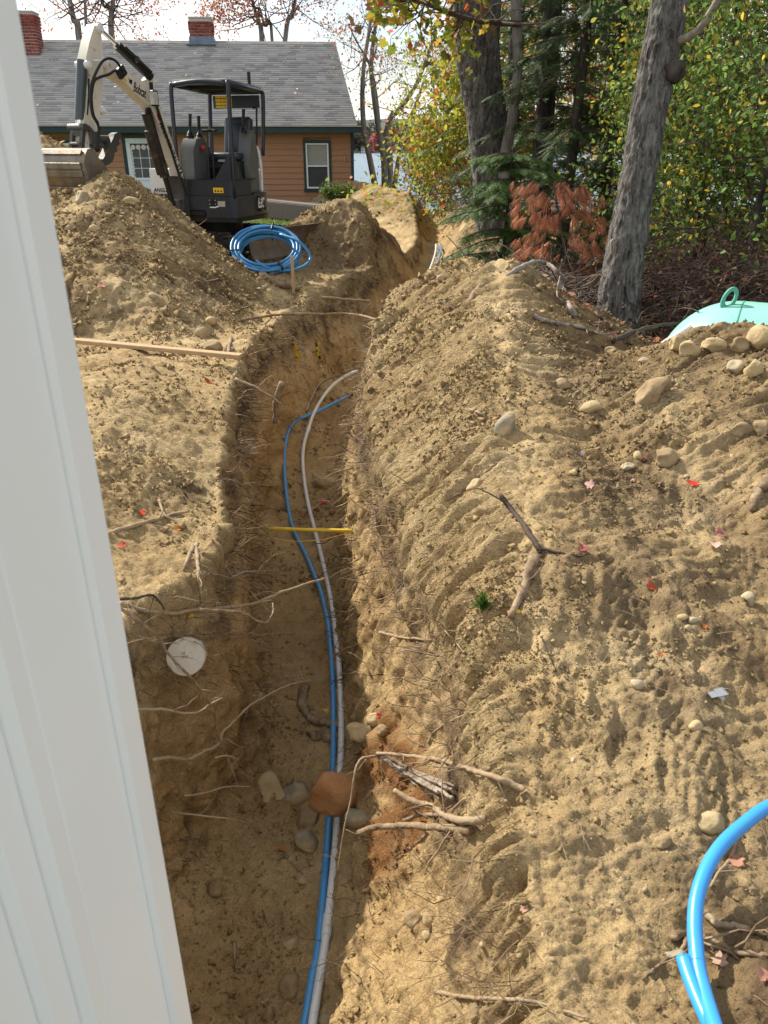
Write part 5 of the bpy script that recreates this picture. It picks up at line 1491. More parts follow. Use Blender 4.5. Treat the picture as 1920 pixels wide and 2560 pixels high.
# --- dead brown pine and the brush round it
p_ = at_depth(1440, 800, 9.5); root, O = tree_root('dead_pine', p_.x, p_.y, 'dead young pine with drooping rust-brown needles left of the leaning trunk')
rng = np.random.default_rng(61); b = MB()
S = spline(rel([at_depth(u, v, 9.5) for u, v in ((1440, 805), (1428, 710), (1412, 620), (1396, 535), (1385, 460))], O), 6)
b.tube(S, [.024 * (1 - .7 * i / len(S)) for i in range(len(S))], 7); b.build('trunk', M_TWIG, root)
b = MB(); TP, TD = [], []
for i in range(1, len(S)):
    for k in range(2 if i % 2 else 1):
        a_ = rng.uniform(0, 6.28); ln = rng.uniform(.45, .95) * (1.0 - .50 * i / len(S)); pt = [S[i]]; dd = Vector((math.cos(a_) * 1.0, math.sin(a_) * .8, .75))
        for j in range(5):
            dd = (dd + Vector((0, 0, -.22)) + Vector(rng.normal(size=3)) * .1).normalized(); pt.append(pt[-1] + dd * ln / 5)
            if j > 0:
                for t_ in range(2): TP.append((pt[-1] + Vector(rng.normal(size=3)) * .03)[:]); TD.append((dd * .5 + Vector((rng.normal() * .3, rng.normal() * .3, -1.0)))[:])
        b.tube(pt, [.007 * (1 - j / 8) for j in range(6)], 4, cap=False)
b.build('limbs', M_TWIG, root)
n = len(TP); sc = Scatter()
sc.add(TUFT, np.array(TP), rot_from(np.array(TD), rand_dirs(rng, n)), rng.uniform(.12, .19, n), np.array([(.50, .21, .115), (.58, .27, .155), (.38, .145, .075)])[rng.integers(0, 3, n)] * rng.uniform(.8, 1.2, (n, 1)))
sc.build('crown', M_NEEDLE, root)

# brush heaps: tangled twigs and dead leaves
def brush(name, u0, u1, v, d0, d1, hgt, n, label, seed, leafn, cat='brush'):
    rng = np.random.default_rng(seed); V = []; F = []; nv = 0
    a0, a1 = at_depth(u0, v, (d0 + d1) / 2), at_depth(u1, v, (d0 + d1) / 2)
    LP = []
    for i in range(n):
        x = rng.uniform(a0.x, a1.x); y = rng.uniform(d0, d1); h = hgt * rng.random() ** 1.3 * (.6 + .4 * math.sin(3.1 * (x - a0.x) / (a1.x - a0.x)))
        g = float(base_ground(np.array([x]), np.array([y]))[0])
        p = Vector((x, y, g + h)); a_ = rng.uniform(0, 6.28); dd = Vector((math.cos(a_), math.sin(a_), rng.normal() * .25)); L_ = rng.uniform(.25, 1.0); r = rng.uniform(.002, .0065)
        ring = []
        pts = [p]
        for k in range(4):
            dd = (dd + Vector(rng.normal(size=3)) * .28 + Vector((0, 0, -.05))).normalized(); pts.append(pts[-1] + dd * L_ / 4)
        for k, q_ in enumerate(pts):
            for j in range(3): an = 2.09 * j; V.append((q_.x + r * math.cos(an), q_.y + r * .3 * math.sin(an), max(q_.z + r * math.sin(an), g - .02)))
        for k in range(4):
            for j in range(3): F.append((nv + 3 * k + j, nv + 3 * k + (j + 1) % 3, nv + 3 * k + 3 + (j + 1) % 3)); F.append((nv + 3 * k + j, nv + 3 * k + 3 + (j + 1) % 3, nv + 3 * k + 3 + j))
        nv += 15; LP.extend([q_[:] for q_ in pts[1:]])
    tw = np_mesh('twigs', V, F, M_TWIG if seed % 2 else M_TWIG2)
    LP = np.array(LP)[rng.integers(0, len(LP), leafn)] + rng.normal(size=(leafn, 3)) * .05
    sc = Scatter(); c = np.array([(.11, .055, .035), (.075, .040, .030), (.16, .08, .05), (.20, .06, .03)])[rng.choice(4, leafn, p=[.35, .35, .2, .1])] * rng.uniform(.7, 1.3, (leafn, 1))
    sc.add(SIMPLE, LP, rot_from(rand_dirs(rng, leafn), rand_dirs(rng, leafn)), rng.uniform(.035, .075, leafn), c)
    o = sc.build(name, M_DRYLEAF); tw.parent = o; tag(tw, kind='stuff')
    tag(o, label, cat, kind='stuff')
brush('brush_heap', 1560, 2100, 780, 7.6, 9.6, .62, 1500, 'dark heap of brush and curled brown leaves behind the green tank', 101, 5200)
brush('twig_heap', 1240, 1500, 790, 7.9, 9.4, .42, 620, 'tangle of thin grey twigs under the dead pine', 102, 900)
# leaf litter on the ground under the trees
rng = np.random.default_rng(90); n = 11000
xx = rng.uniform(1.0, 7.5, n); yy_ = 5.4 + 8 * rng.random(n) ** 1.5
keep = xx > np.interp(yy_, [5.2, 6, 7, 8.5, 12, 14], [1.95, 1.5, 1.05, 1.3, 2.5, 3.0])
xx, yy_ = xx[keep], yy_[keep]; n = len(xx)
zz_ = height0(xx, yy_)[0] + rng.uniform(.004, .035, n)
ax = rand_dirs(rng, n, .25); nz = rand_dirs(rng, n); nz[:, 2] = np.abs(nz[:, 2]) + 1.0
cc = np.array([(.15, .075, .05), (.24, .135, .09), (.10, .052, .036), (.30, .09, .05), (.36, .26, .2), (.34, .15, .05)])[rng.choice(6, n, p=[.27, .25, .2, .09, .12, .07])] * rng.uniform(.7, 1.25, (n, 1))
sc = Scatter(); sc.add(OVATE, np.stack([xx, yy_, zz_], 1), rot_from(ax, nz), rng.uniform(.045, .10, n), cc)
tag(sc.build('leaf_litter', M_DRYLEAF), 'carpet of fallen brown and pink leaves under the trees', 'leaves', kind='stuff')
# lawn blades
rng = np.random.default_rng(91); n = 26000
xx = rng.uniform(-4.5, .2, n); yy_ = rng.uniform(12.8, 24.5, n)
lw = (xx < -.9 - .02 * yy_) & (ridge(xx, yy_, MB_) < .02) & (trench(xx, yy_) > .05)
xx, yy_ = xx[lw], yy_[lw]; n = len(xx); zz_ = height0(xx, yy_)[0]
BL = (np.array([(0, -.09, 0), (0, .09, 0), (.6, .05, .08), (1, 0, .3)], float), np.array([(0, 1, 2), (0, 2, 3)]))
ax = rng.normal(size=(n, 3)) * .5; ax[:, 2] = 1
sc = Scatter(); sc.add(BL, np.stack([xx, yy_, zz_], 1), rot_from(ax, rand_dirs(rng, n)), rng.uniform(.04, .10, n), np.array([(.10, .16, .035), (.14, .20, .045), (.20, .20, .07), (.07, .12, .03)])[rng.integers(0, 4, n)] * rng.uniform(.8, 1.25, (n, 1)))
tag(sc.build('lawn_grass', M_LEAF), 'short green lawn behind the excavator', 'grass', kind='stuff')
broadleaf('shrub', 852, 512, 24.0, .22, .26, 'small green shrub at the right corner of the brown house', 44, [(.10, .15, .03), (.16, .20, .05), (.07, .11, .03)], [3, 2, 2], .06, 6, .08, .012, 1, 6, SIMPLE, 7, .1, cat='shrub')
broadleaf('shrub', 668, 508, 25.0, .10, .16, 'tuft of greenery at the house wall behind the ramp', 45, [(.10, .15, .03), (.16, .20, .05), (.07, .11, .03)], [3, 2, 2], .05, 6, .06, .008, 1, 6, SIMPLE, 6, .1, cat='shrub')
# ---------------------------------------------------------------- door frame close on the left
M_VINYL_W = pm('door_frame_vinyl', (.88, .88, .87), .36, .02, 3, base2=(.45, .43, .39), mask=(.745, .765), mscale=30, mdetail=6, spec=.4)
dfr = empty('door_frame', (-.30, .70, 0)); tag(dfr, 'white vinyl door frame close by at the left edge', 'door frame')
def vstrip(name, poly, z0=-.05, z1=2.7, bevel=.003):
    b = MB(); b.prism(poly, z0, z1, 'Z'); o = b.build(name, M_VINYL_W, dfr, bevel=bevel, M=Matrix.Translation((.30, -.70, 0))); return o
vstrip('outer_casing', [(-.300, .746), (-.300, .694), (-.306, .690), (-.42, .690), (-.42, .746)])
vstrip('jamb', [(-.309, .6895), (-.3115, .552), (-.313, .549), (-.3115, .546), (-.310, .516), (-.318, .508), (-.42, .508), (-.42, .6895)])
vstrip('door_stop', [(-.322, .5075), (-.324, .470), (-.331, .463), (-.42, .463), (-.42, .5075)])
vstrip('inner_jamb', [(-.335, .4625), (-.337, .15), (-.42, .15), (-.42, .4625)])
M_CLAP = pm('white_wall_clapboard', (.66, .67, .66), .6, .04, 5)
hw_ = empty('near_house_wall', (-.42, .72, 0)); tag(hw_, 'white clapboard wall of the near house outside the door frame', 'wall')
for k in range(18):
    z = -.1 + k * .155
    b = MB(); b.prism([(.0, z), (-.0, z + .155), (-.014, z + .155), (-.024, z - .008), (.0, z - .008)], -3.2, -.0, 'X')
    b.build('clapboard', M_CLAP, hw_, M=Matrix.Diagonal((1, -1, 1, 1)))
b = MB(); b.box((-1.6, -.13, 1.3), (3.2, .2, 2.9)); b.build('wall_core', M_CLAP, hw_)

# ---------------------------------------------------------------- pipes in the trench
M_BLUE = pm('blue_water_pipe', (.060, .25, .52), .32, .06, 8, spec=.5, base2=(.28, .27, .24), mask=(.66, .78), mscale=16)
M_BLUE2 = pm('clean_blue_pipe', (.035, .27, .66), .30, .04, 8, spec=.5)
M_PVC = pm('grey_white_pvc', (.60, .61, .60), .34, .05, 6, spec=.45, base2=(.33, .30, .25), mask=(.62, .76), mscale=14)
M_YPIPE = pm('yellow_gas_pipe', (.66, .46, .03), .4, .08, 8, base2=(.40, .28, .08), mask=(.55, .7), mscale=14)
def floor_z(y): return float(np.interp(y, TR[:, 0], TR[:, 3]))
def floor_pt(u, v, lift):
    z = -1.2
    for _ in range(12):
        p = at_height(u, v, z); z = floor_z(p.y) + lift
    return at_height(u, v, z)
R1 = .0167
wp = [(779, 2620), (787, 2560), (803, 2460), (816, 2365), (832, 2220), (845, 2070), (851, 1950), (854, 1860), (852, 1760), (848, 1680), (841, 1620), (835, 1560), (822, 1480), (805, 1400), (786, 1322), (771, 1262), (761, 1200), (757, 1150), (760, 1112), (768, 1085), (782, 1040), (803, 1000), (833, 960), (868, 936), (893, 926)]
lw_ = [.045] * 18 + [.06, .08, .12, .17, .22, .24, .24]
def above(P, r):
    Q = [Vector((p.x, p.y, max(p.z, drop(p.x, p.y, 0.2)[0].z + r))) for p in P]
    return [Vector((q.x, q.y, q.z * .5 + (Q[max(i - 1, 0)].z + Q[min(i + 1, len(Q) - 1)].z) * .25)) for i, q in enumerate(Q)]
WP = above([floor_pt(u, v, l) for (u, v), l in zip(wp, lw_)], R1 * 1.2)
wpipe = empty('white_conduit', WP[4]); tag(wpipe, 'grey-white plastic conduit snaking along the trench floor', 'pipe')
b = MB(); b.tube(spline(WP, 6), R1, 14); b.build('pipe', M_PVC, wpipe, smooth=True, M=Matrix.Translation(-WP[4]))
for i, ln in ((3, .10), (19, .12)):
    d = (WP[i + 1] - WP[i]).normalized()
    b = MB(); b.tube([WP[i], WP[i] + d * ln], R1 + .0035, 14); b.build('coupling', M_PVC, wpipe, smooth=False, M=Matrix.Translation(-WP[4]))
bpx = [(755, 2620), (768, 2560), (785, 2460), (796, 2400), (812, 2220), (823, 2070), (832, 1950), (834, 1880), (834, 1790), (832, 1700), (826, 1620), (819, 1560), (803, 1490), (785, 1440), (763, 1385), (733, 1322), (719, 1262), (712, 1190), (714, 1140), (722, 1100), (737, 1068), (765, 1044), (797, 1028), (832, 1010), (869, 989)]
lb_ = [.03] * 18 + [.05, .07, .09, .11, .12, .13, .14]
BP_ = above([floor_pt(u, v, l) for (u, v), l in zip(bpx, lb_)], R1 * 1.1)
bpipe = empty('blue_water_line', BP_[4]); tag(bpipe, 'blue plastic water line running along the trench floor beside the white conduit', 'pipe')
b = MB(); b.tube(spline(BP_, 6), R1, 14); b.build('pipe', M_BLUE, bpipe, smooth=True, M=Matrix.Translation(-BP_[4]))
b = MB(); e0, e1 = BP_[-1], BP_[-1] + (BP_[-1] - BP_[-2]).normalized() * .07; b.tube([e0, e1], R1 + .002, 12); b.build('taped_end', M_BLACKP, bpipe, M=Matrix.Translation(-BP_[4]))
# far stretch of the same lines, seen again behind the bank
for off, mt, lab, nm in ((0, M_PVC, 'short far stretch of white conduit behind the right bank', 'far_conduit'), (.10, M_BLUE, 'short far stretch of blue pipe behind the right bank', 'far_water_line')):
    pts = [Vector((float(np.interp(y, TR[:, 0], (TR[:, 1] + TR[:, 2]) / 2)) + off, y, floor_z(y) + .10)) for y in (12.5, 13.4, 14.4, 15.4, 16.4, 17.4)]
    b = MB(); b.tube(spline(pts, 5), .02, 10); o = b.build(nm, mt, smooth=True); tag(o, lab, 'pipe')
# yellow gas line and tracer wire across the trench
y0_, y1_ = at_depth(668, 1321, 4.68), at_depth(902, 1327, 4.66)
b = MB(); b.tube(spline([y0_, y0_.lerp(y1_, .5) + Vector((0, 0, -.004)), y1_], 6), .0135, 12); o = b.build('yellow_gas_pipe', M_YPIPE, smooth=True); tag(o, 'straight yellow gas pipe crossing the trench', 'pipe')
b = MB(); b.tube(spline([at_depth(u, v, d) for u, v, d in ((672, 1340, 4.66), (710, 1351, 4.6), (760, 1353, 4.58), (810, 1348, 4.6), (850, 1338, 4.64), (890, 1330, 4.66))], 5), .0028, 6); o = b.build('tracer_wire', M_YPIPE); tag(o, 'thin yellow tracer wire sagging under the gas pipe', 'wire')

# ---------------------------------------------------------------- blue pipe coils
M_BLUE3 = pm('duller_blue_pipe', (.035, .19, .40), .38, .08, 8, spec=.45)  # darker, duller blue than the near pipe
def coil(name, C, normal, R, turns, r, mat, label, layers=4, seed=1):
    rng = random.Random(seed); nrm = Vector(normal).normalized(); X = nrm.orthogonal().normalized(); Y = nrm.cross(X)
    root = empty(name, C); tag(root, label, 'pipe coil')
    for t in range(turns):
        rr = R - (t // layers) * 2 * r * 1.05 + rng.uniform(-.012, .012); h = (t % layers - (layers - 1) / 2) * 2.05 * r
        tx, ty = rng.uniform(-.02, .02), rng.uniform(-.02, .02); ox = rng.uniform(-.012, .012)
        pts = []
        for k in range(49):
            a = 2 * math.pi * k / 48; wob = 1 + .012 * math.sin(3 * a + t)
            pts.append(X * (rr * wob * math.cos(a) + ox) + Y * rr * wob * math.sin(a) + nrm * (h + tx * math.cos(a) + ty * math.sin(a)))
        b = MB(); b.tube(pts, r, 10, cap=False); b.build('pipe_turn', mat, root, smooth=True)
    return root, X, Y, nrm
C = at_depth(666, 628, 10.4)
cl, cX, cY, cN = coil('blue_pipe_coil', C, (0.06, -.52, .85), .43, 12, .0185, M_BLUE3, 'coil of bright blue water pipe leaning on the bank in front of the excavator', 4, 3)
loose = [at_depth(u, v, d) - C for u, v, d in ((700, 586, 10.5), (740, 600, 10.35), (765, 622, 10.3), (776, 645, 10.25), (765, 662, 10.15), (735, 674, 10.1), (700, 676, 10.05), (665, 668, 10.05), (640, 652, 10.1))]
b = MB(); b.tube(spline(loose, 6), .0185, 10); b.build('loose_end', M_BLUE3, cl, smooth=True)
for a in (.6, 2.6, 4.4):
    p = cX * math.cos(a) * .41 + cY * math.sin(a) * .41; q = (cX * math.cos(a) + cY * math.sin(a))
    b = MB(); b.tube([p + q * .055 + cN * .09, p + q * .055 - cN * .09, p - q * .055 - cN * .09, p - q * .055 + cN * .09, p + q * .055 + cN * .09], .012, 6); b.build('tie', M_BLACKP, cl)
# near blue pipe loop
nb = [(1990, 1990), (1920, 2017), (1870, 2052), (1815, 2101), (1780, 2147), (1756, 2198), (1741, 2253), (1737, 2312), (1740, 2366), (1746, 2421), (1759, 2475), (1775, 2529), (1795, 2590), (1830, 2690)]
NB = [at_height(u, v, .05 + .03 * math.sin(i * .5)) for i, (u, v) in enumerate(nb)]
NB = [Vector((p.x, p.y, max(p.z, drop(p.x, p.y)[0].z + .025))) for p in NB]
nr = empty('near_blue_pipe', NB[6]); tag(nr, 'thick bright blue pipe looping over the soil at the lower right', 'pipe')
b = MB(); b.tube(spline(NB, 6), .0172, 16); b.build('pipe', M_BLUE2, nr, smooth=True, M=Matrix.Translation(-NB[6]))
st_ = [at_height(u, v, .035) for u, v in ((1711, 2384), (1726, 2430), (1748, 2485), (1775, 2545), (1815, 2620))]
st_ = [Vector((p.x, p.y, max(.02, drop(p.x, p.y)[0].z + .012))) for p in st_]
b = MB(); b.tube(spline(st_, 5), .0165, 14); b.build('cut_end', M_BLUE2, nr, smooth=True, M=Matrix.Translation(-NB[6]))

# ---------------------------------------------------------------- green tank half buried behind the bank
M_TANK = pm('mint_green_tank_paint', (.26, .60, .50), .28, .06, 2.5, base2=(.10, .14, .10), mask=(.69, .72), mscale=34, mdetail=3, spec=.5)
M_TANKD = pm('dark_mint_paint', (.10, .34, .27), .4, .08, 5)
AX = math.radians(-28); TRd = .64
seam = at_depth(1872, 757, 6.55)
tc_ = Vector((seam.x + .0, seam.y + .10, seam.z - TRd - .01))
tank = empty('green_tank', tc_, (0, 0, AX)); tag(tank, 'mint green steel tank half buried behind the right spoil bank', 'tank')
prof = [(TRd * math.sin(a), -TRd * .98 * math.cos(a)) for a in np.linspace(.02, math.pi / 2, 16)] + [(TRd, .02), (TRd, 1.5)] + [(TRd * math.cos(a), 1.5 + TRd * .9 * math.sin(a)) for a in np.linspace(.1, 1.55, 10)]
b = MB(); b.lathe(prof, 48, Matrix.Rotation(math.pi / 2, 4, 'Y')); b.build('shell', M_TANK, tank, smooth=True)
b = MB(); b.lathe([(TRd - .01, -.008), (TRd + .004, -.006), (TRd + .004, .006), (TRd - .01, .008)], 48, Matrix.Rotation(math.pi / 2, 4, 'Y')); b.build('weld_seam', M_TANKD, tank, smooth=True)
# lifting lug: a flat plate with an oval hole
b = MB(); n = 24; T = .022
ring = []
for k in range(n):
    a = 2 * math.pi * k / n; rx_, rz_ = .060, .105
    ring.append(((rx_ * math.cos(a), rz_ * math.sin(a)), (.034 * math.cos(a), .010 + .060 * math.sin(a))))
vo = [[b.bm.verts.new((o_[0], t, o_[1])) for (o_, i_) in ring] for t in (-T / 2, T / 2)]
vi = [[b.bm.verts.new((i_[0], t, i_[1])) for (o_, i_) in ring] for t in (-T / 2, T / 2)]
for k in range(n):
    j = (k + 1) % n
    b.bm.faces.new((vo[0][k], vo[0][j], vi[0][j], vi[0][k])); b.bm.faces.new((vo[1][j], vo[1][k], vi[1][k], vi[1][j]))
    b.bm.faces.new((vo[0][j], vo[0][k], vo[1][k], vo[1][j])); b.bm.faces.new((vi[0][k], vi[0][j], vi[1][j], vi[1][k]))
lug = at_depth(1823, 748, 6.6); Mi = (Matrix.Translation(tc_) @ Matrix.Rotation(AX, 4, 'Z')).inverted()
b.build('lifting_lug', M_TANKD, tank, M=Mi @ Matrix.Translation(lug) @ Matrix.Rotation(math.radians(20), 4, 'Y'))
b = MB(); b.lathe([(.0, -.01), (.018, -.01), (.018, .006), (.0, .01)], 10, Matrix.Translation(Vector((-.20, -.16, TRd * .86)))); b.build('plug', M_BLACKP, tank)

# ---------------------------------------------------------------- planks, stakes, cap, scraps
M_PINE = pm('fresh_sawn_pine', (.40, .27, .15), .8, .15, 5, bump=.2, stretch=(3, 30, 30), base2=(.52, .40, .28), mask=(.55, .7), mscale=4)
def bar(name, a, c, w, h, mat, label, cat):
    a, c = Vector(a), Vector(c); d = c - a
    o = empty(name, a); tag(o, label, cat); return o, d
a, c = ray(150, 884)[0] + Vector((0, 0, .035)), ray(606, 927)[0] + Vector((0, 0, .03))
lift_ = 0
for k in range(21):
    q = a.lerp(c, k / 20); lift_ = max(lift_, drop(q.x, q.y)[0].z + .022 - q.z)
a = a + Vector((0, 0, lift_)); c = c + Vector((0, 0, lift_))
d = c - a
b = MB(); b.box((d.length / 2, 0, 0), (d.length, .075, .034), bevel=.004)
o = b.build('grade_board', M_PINE); o.location = a; o.rotation_euler = d.to_track_quat('X', 'Z').to_euler(); tag(o, 'long narrow wooden board lying across the left bank', 'board')
p = at_depth(730, 640, 9.6); p2 = at_depth(733, 712, 9.62)
b = MB(); dd = p - p2; b.box((0, 0, dd.length / 2 - .04), (.036, .016, dd.length + .08)); b.prism([(-.018, -.08), (.018, -.08), (0, -.16)], -.008, .008)
o = b.build('survey_stake', M_PINE); o.location = p2; o.rotation_euler = dd.to_track_quat('Z', 'Y').to_euler(); tag(o, 'thin pale wooden stake standing in front of the blue coil', 'stake')
# white pipe cap in the left trench wall
M_CAPW = pm('dusty_white_pvc_cap', (.47, .44, .37), .55, .1, 9, base2=(.34, .29, .215), mask=(.50, .68), mscale=11)
cp, cn = ray(473, 1634)
axis = (Vector((.10, -.86, .46))).normalized()
cp = cp + axis * .035
cap = empty('pipe_cap', cp, axis.to_track_quat('Z', 'Y').to_euler()); tag(cap, 'round white pipe cap sticking out of the left trench wall', 'pipe cap')
b = MB(); b.lathe([(.068, -.20), (.068, .028), (.078, .030), (.078, .062), (.075, .067), (.0, .069)], 40); b.build('cap', M_CAPW, cap, autosmooth=35)
lettering('handwriting', '24\n9/28', .015, Matrix.Translation((-.016, .008, .0694)), M_TWIGG, cap, shear=.2)
# grey bracket
M_GALV = pm('galvanised_steel', (.42, .44, .46), .4, .1, 12, metal=.6)
p, n_ = ray(1795, 1746)
b = MB(); b.box((0, 0, .016), (.038, .030, .004)); b.box((.018, 0, 0), (.004, .030, .036)); b.box((-.03, 0, .012), (.03, .022, .003))
o = b.build('metal_bracket', M_GALV); o.location = p + Vector((0, 0, .012)); o.rotation_euler = (.25, .1, .4); tag(o, 'small bent grey metal bracket on the trampled soil at right', 'bracket')
# grey pipe stub behind the bank
p = ray(1655, 866)[0]; b = MB()
prof = [(.030, 0), (.036, 0), (.036, .5), (.030, .5), (.030, .03), (.0, .03)]
b.tube([(0, 0, 0), (0, 0, .5)], .036, 14); o = b.build('grey_pipe_stub', M_PVC, autosmooth=40)
b = MB(); b.cyl((0, 0, -.002), (0, 0, .001), .029, seg=14); b.build('bore_shade', M_BLACKP, o)  # black disc on the closed end paints the dark of the hollow
o.location = at_depth(1655, 866, 6.35); o.rotation_euler = Vector((.75, .62, .25)).to_track_quat('Z', 'Y').to_euler(); tag(o, 'open end of a grey pipe poking from the leaves near the green tank', 'pipe')
# yellow warning tape scraps hanging on the far left wall
M_TAPE = pm('yellow_warning_tape', (.75, .55, .03), .4, .05, 8, base2=(.03, .03, .02), mask=(.60, .62), mscale=30, mdetail=0)
for pix, lab in (([(732, 858), (738, 872), (744, 886), (746, 898)], 'left of two yellow tape scraps hanging on the far trench wall'), ([(793, 855), (792, 870), (796, 884), (800, 902)], 'right of two yellow tape scraps hanging on the far trench wall')):
    pts = [ray(u, v)[0] + Vector((0, -.05, .02)) for u, v in pix]
    b = MB(); vs = []
    for i, q in enumerate(pts):
        w_ = .028 * (1, .9, 1.1, .7)[i]; vs.append((b.bm.verts.new(q + Vector((-w_, .01 * i, 0))), b.bm.verts.new(q + Vector((w_, -.012 * i, .004)))))
    for i in range(3): b.bm.faces.new((vs[i][0], vs[i][1], vs[i + 1][1], vs[i + 1][0]))
    r_ = bmesh.ops.solidify(b.bm, geom=b.bm.faces[:], thickness=.002)
    o = b.build('warning_tape', M_TAPE); tag(o, lab, 'tape')

# ---------------------------------------------------------------- stones
M_ST = {'tan': pm('tan_stone', (.33, .255, .145), .9, .16, 9, bump=.35, bscale=45, base2=(.40, .305, .165), mask=(.38, .52), mscale=7),
        'grey': pm('grey_stone', (.245, .215, .155), .9, .2, 9, bump=.4, bscale=40, base2=(.38, .29, .165), mask=(.45, .56), mscale=6),
        'brown': pm('brown_stone', (.245, .175, .095), .88, .2, 9, bump=.35, bscale=45, base2=(.33, .25, .145), mask=(.48, .62), mscale=6),
        'pale': pm('pale_stone', (.36, .30, .20), .9, .12, 9, bump=.35, bscale=45, base2=(.36, .29, .19), mask=(.5, .65), mscale=8),
        'rust': pm('rusty_brown_stone', (.34, .165, .066), .8, .22, 6, bump=.35, bscale=40, base2=(.36, .21, .10), mask=(.48, .64), mscale=5)}
ico = bmesh.new(); bmesh.ops.create_icosphere(ico, subdivisions=3, radius=1.0)
ICO_V = np.array([v.co[:] for v in ico.verts]); ICO_F = np.array([[v.index for v in f.verts] for f in ico.faces]); ico.free()
ico = bmesh.new(); bmesh.ops.create_icosphere(ico, subdivisions=2, radius=1.0)
ICO2_V = np.array([v.co[:] for v in ico.verts]); ICO2_F = np.array([[v.index for v in f.verts] for f in ico.faces]); ico.free()
def stone_shape(seed, rough=.16, V=ICO_V, angular=.3):
    r = np.random.default_rng(seed); v = V.copy()
    for k in range(7):                                   # a few flattened facets
        d = rand_dirs(r, 1)[0]; t = r.uniform(.62, .92); s = v @ d
        v -= np.clip(s - t, 0, None)[:, None] * d * angular * 2.2
    v *= (1 + rough * fbm(V * 1.2 + seed * 3.1, 2))[:, None]
    v *= (1 + .03 * fbm(V * 6 + seed, 2))[:, None]
    return v
def stone(u, v, w, h, kind, label, seed, tilt=0.0, bury=.3, thick=None, name='stone', shape=.3, lift=0.0, group=None):
    shape = shape + .2
    """w, h: size in photo pixels at the place the pixel meets the ground."""
    p, n_ = ray(u, v)
    zc = (p - CAMV).dot(Vector((0, CP, -SP)))
    a, c = w / FPX * zc / 2, h / FPX * zc / 2
    t = thick / FPX * zc / 2 if thick else min(a, c)
    V = stone_shape(seed, .16, ICO_V if w > 30 else ICO2_V, shape)
    V = V * np.array([a, t, c]) * 1.03
    ca, sa_ = math.cos(tilt), math.sin(tilt)
    R = np.array([[ca, 0, sa_], [0, 1, 0], [-sa_, 0, ca]]); V = V @ R.T
    Rx = Matrix.Rotation(-PITCH * .8, 3, 'X'); V = V @ np.array(Rx).T
    o = np_mesh(name, V, ICO_F if w > 30 else ICO2_F, M_ST[kind], smooth=True)
    o.location = p + n_ * (t * (.36 - bury)) + Vector((0, 0, lift))
    tag(o, label, 'stone', group); return o
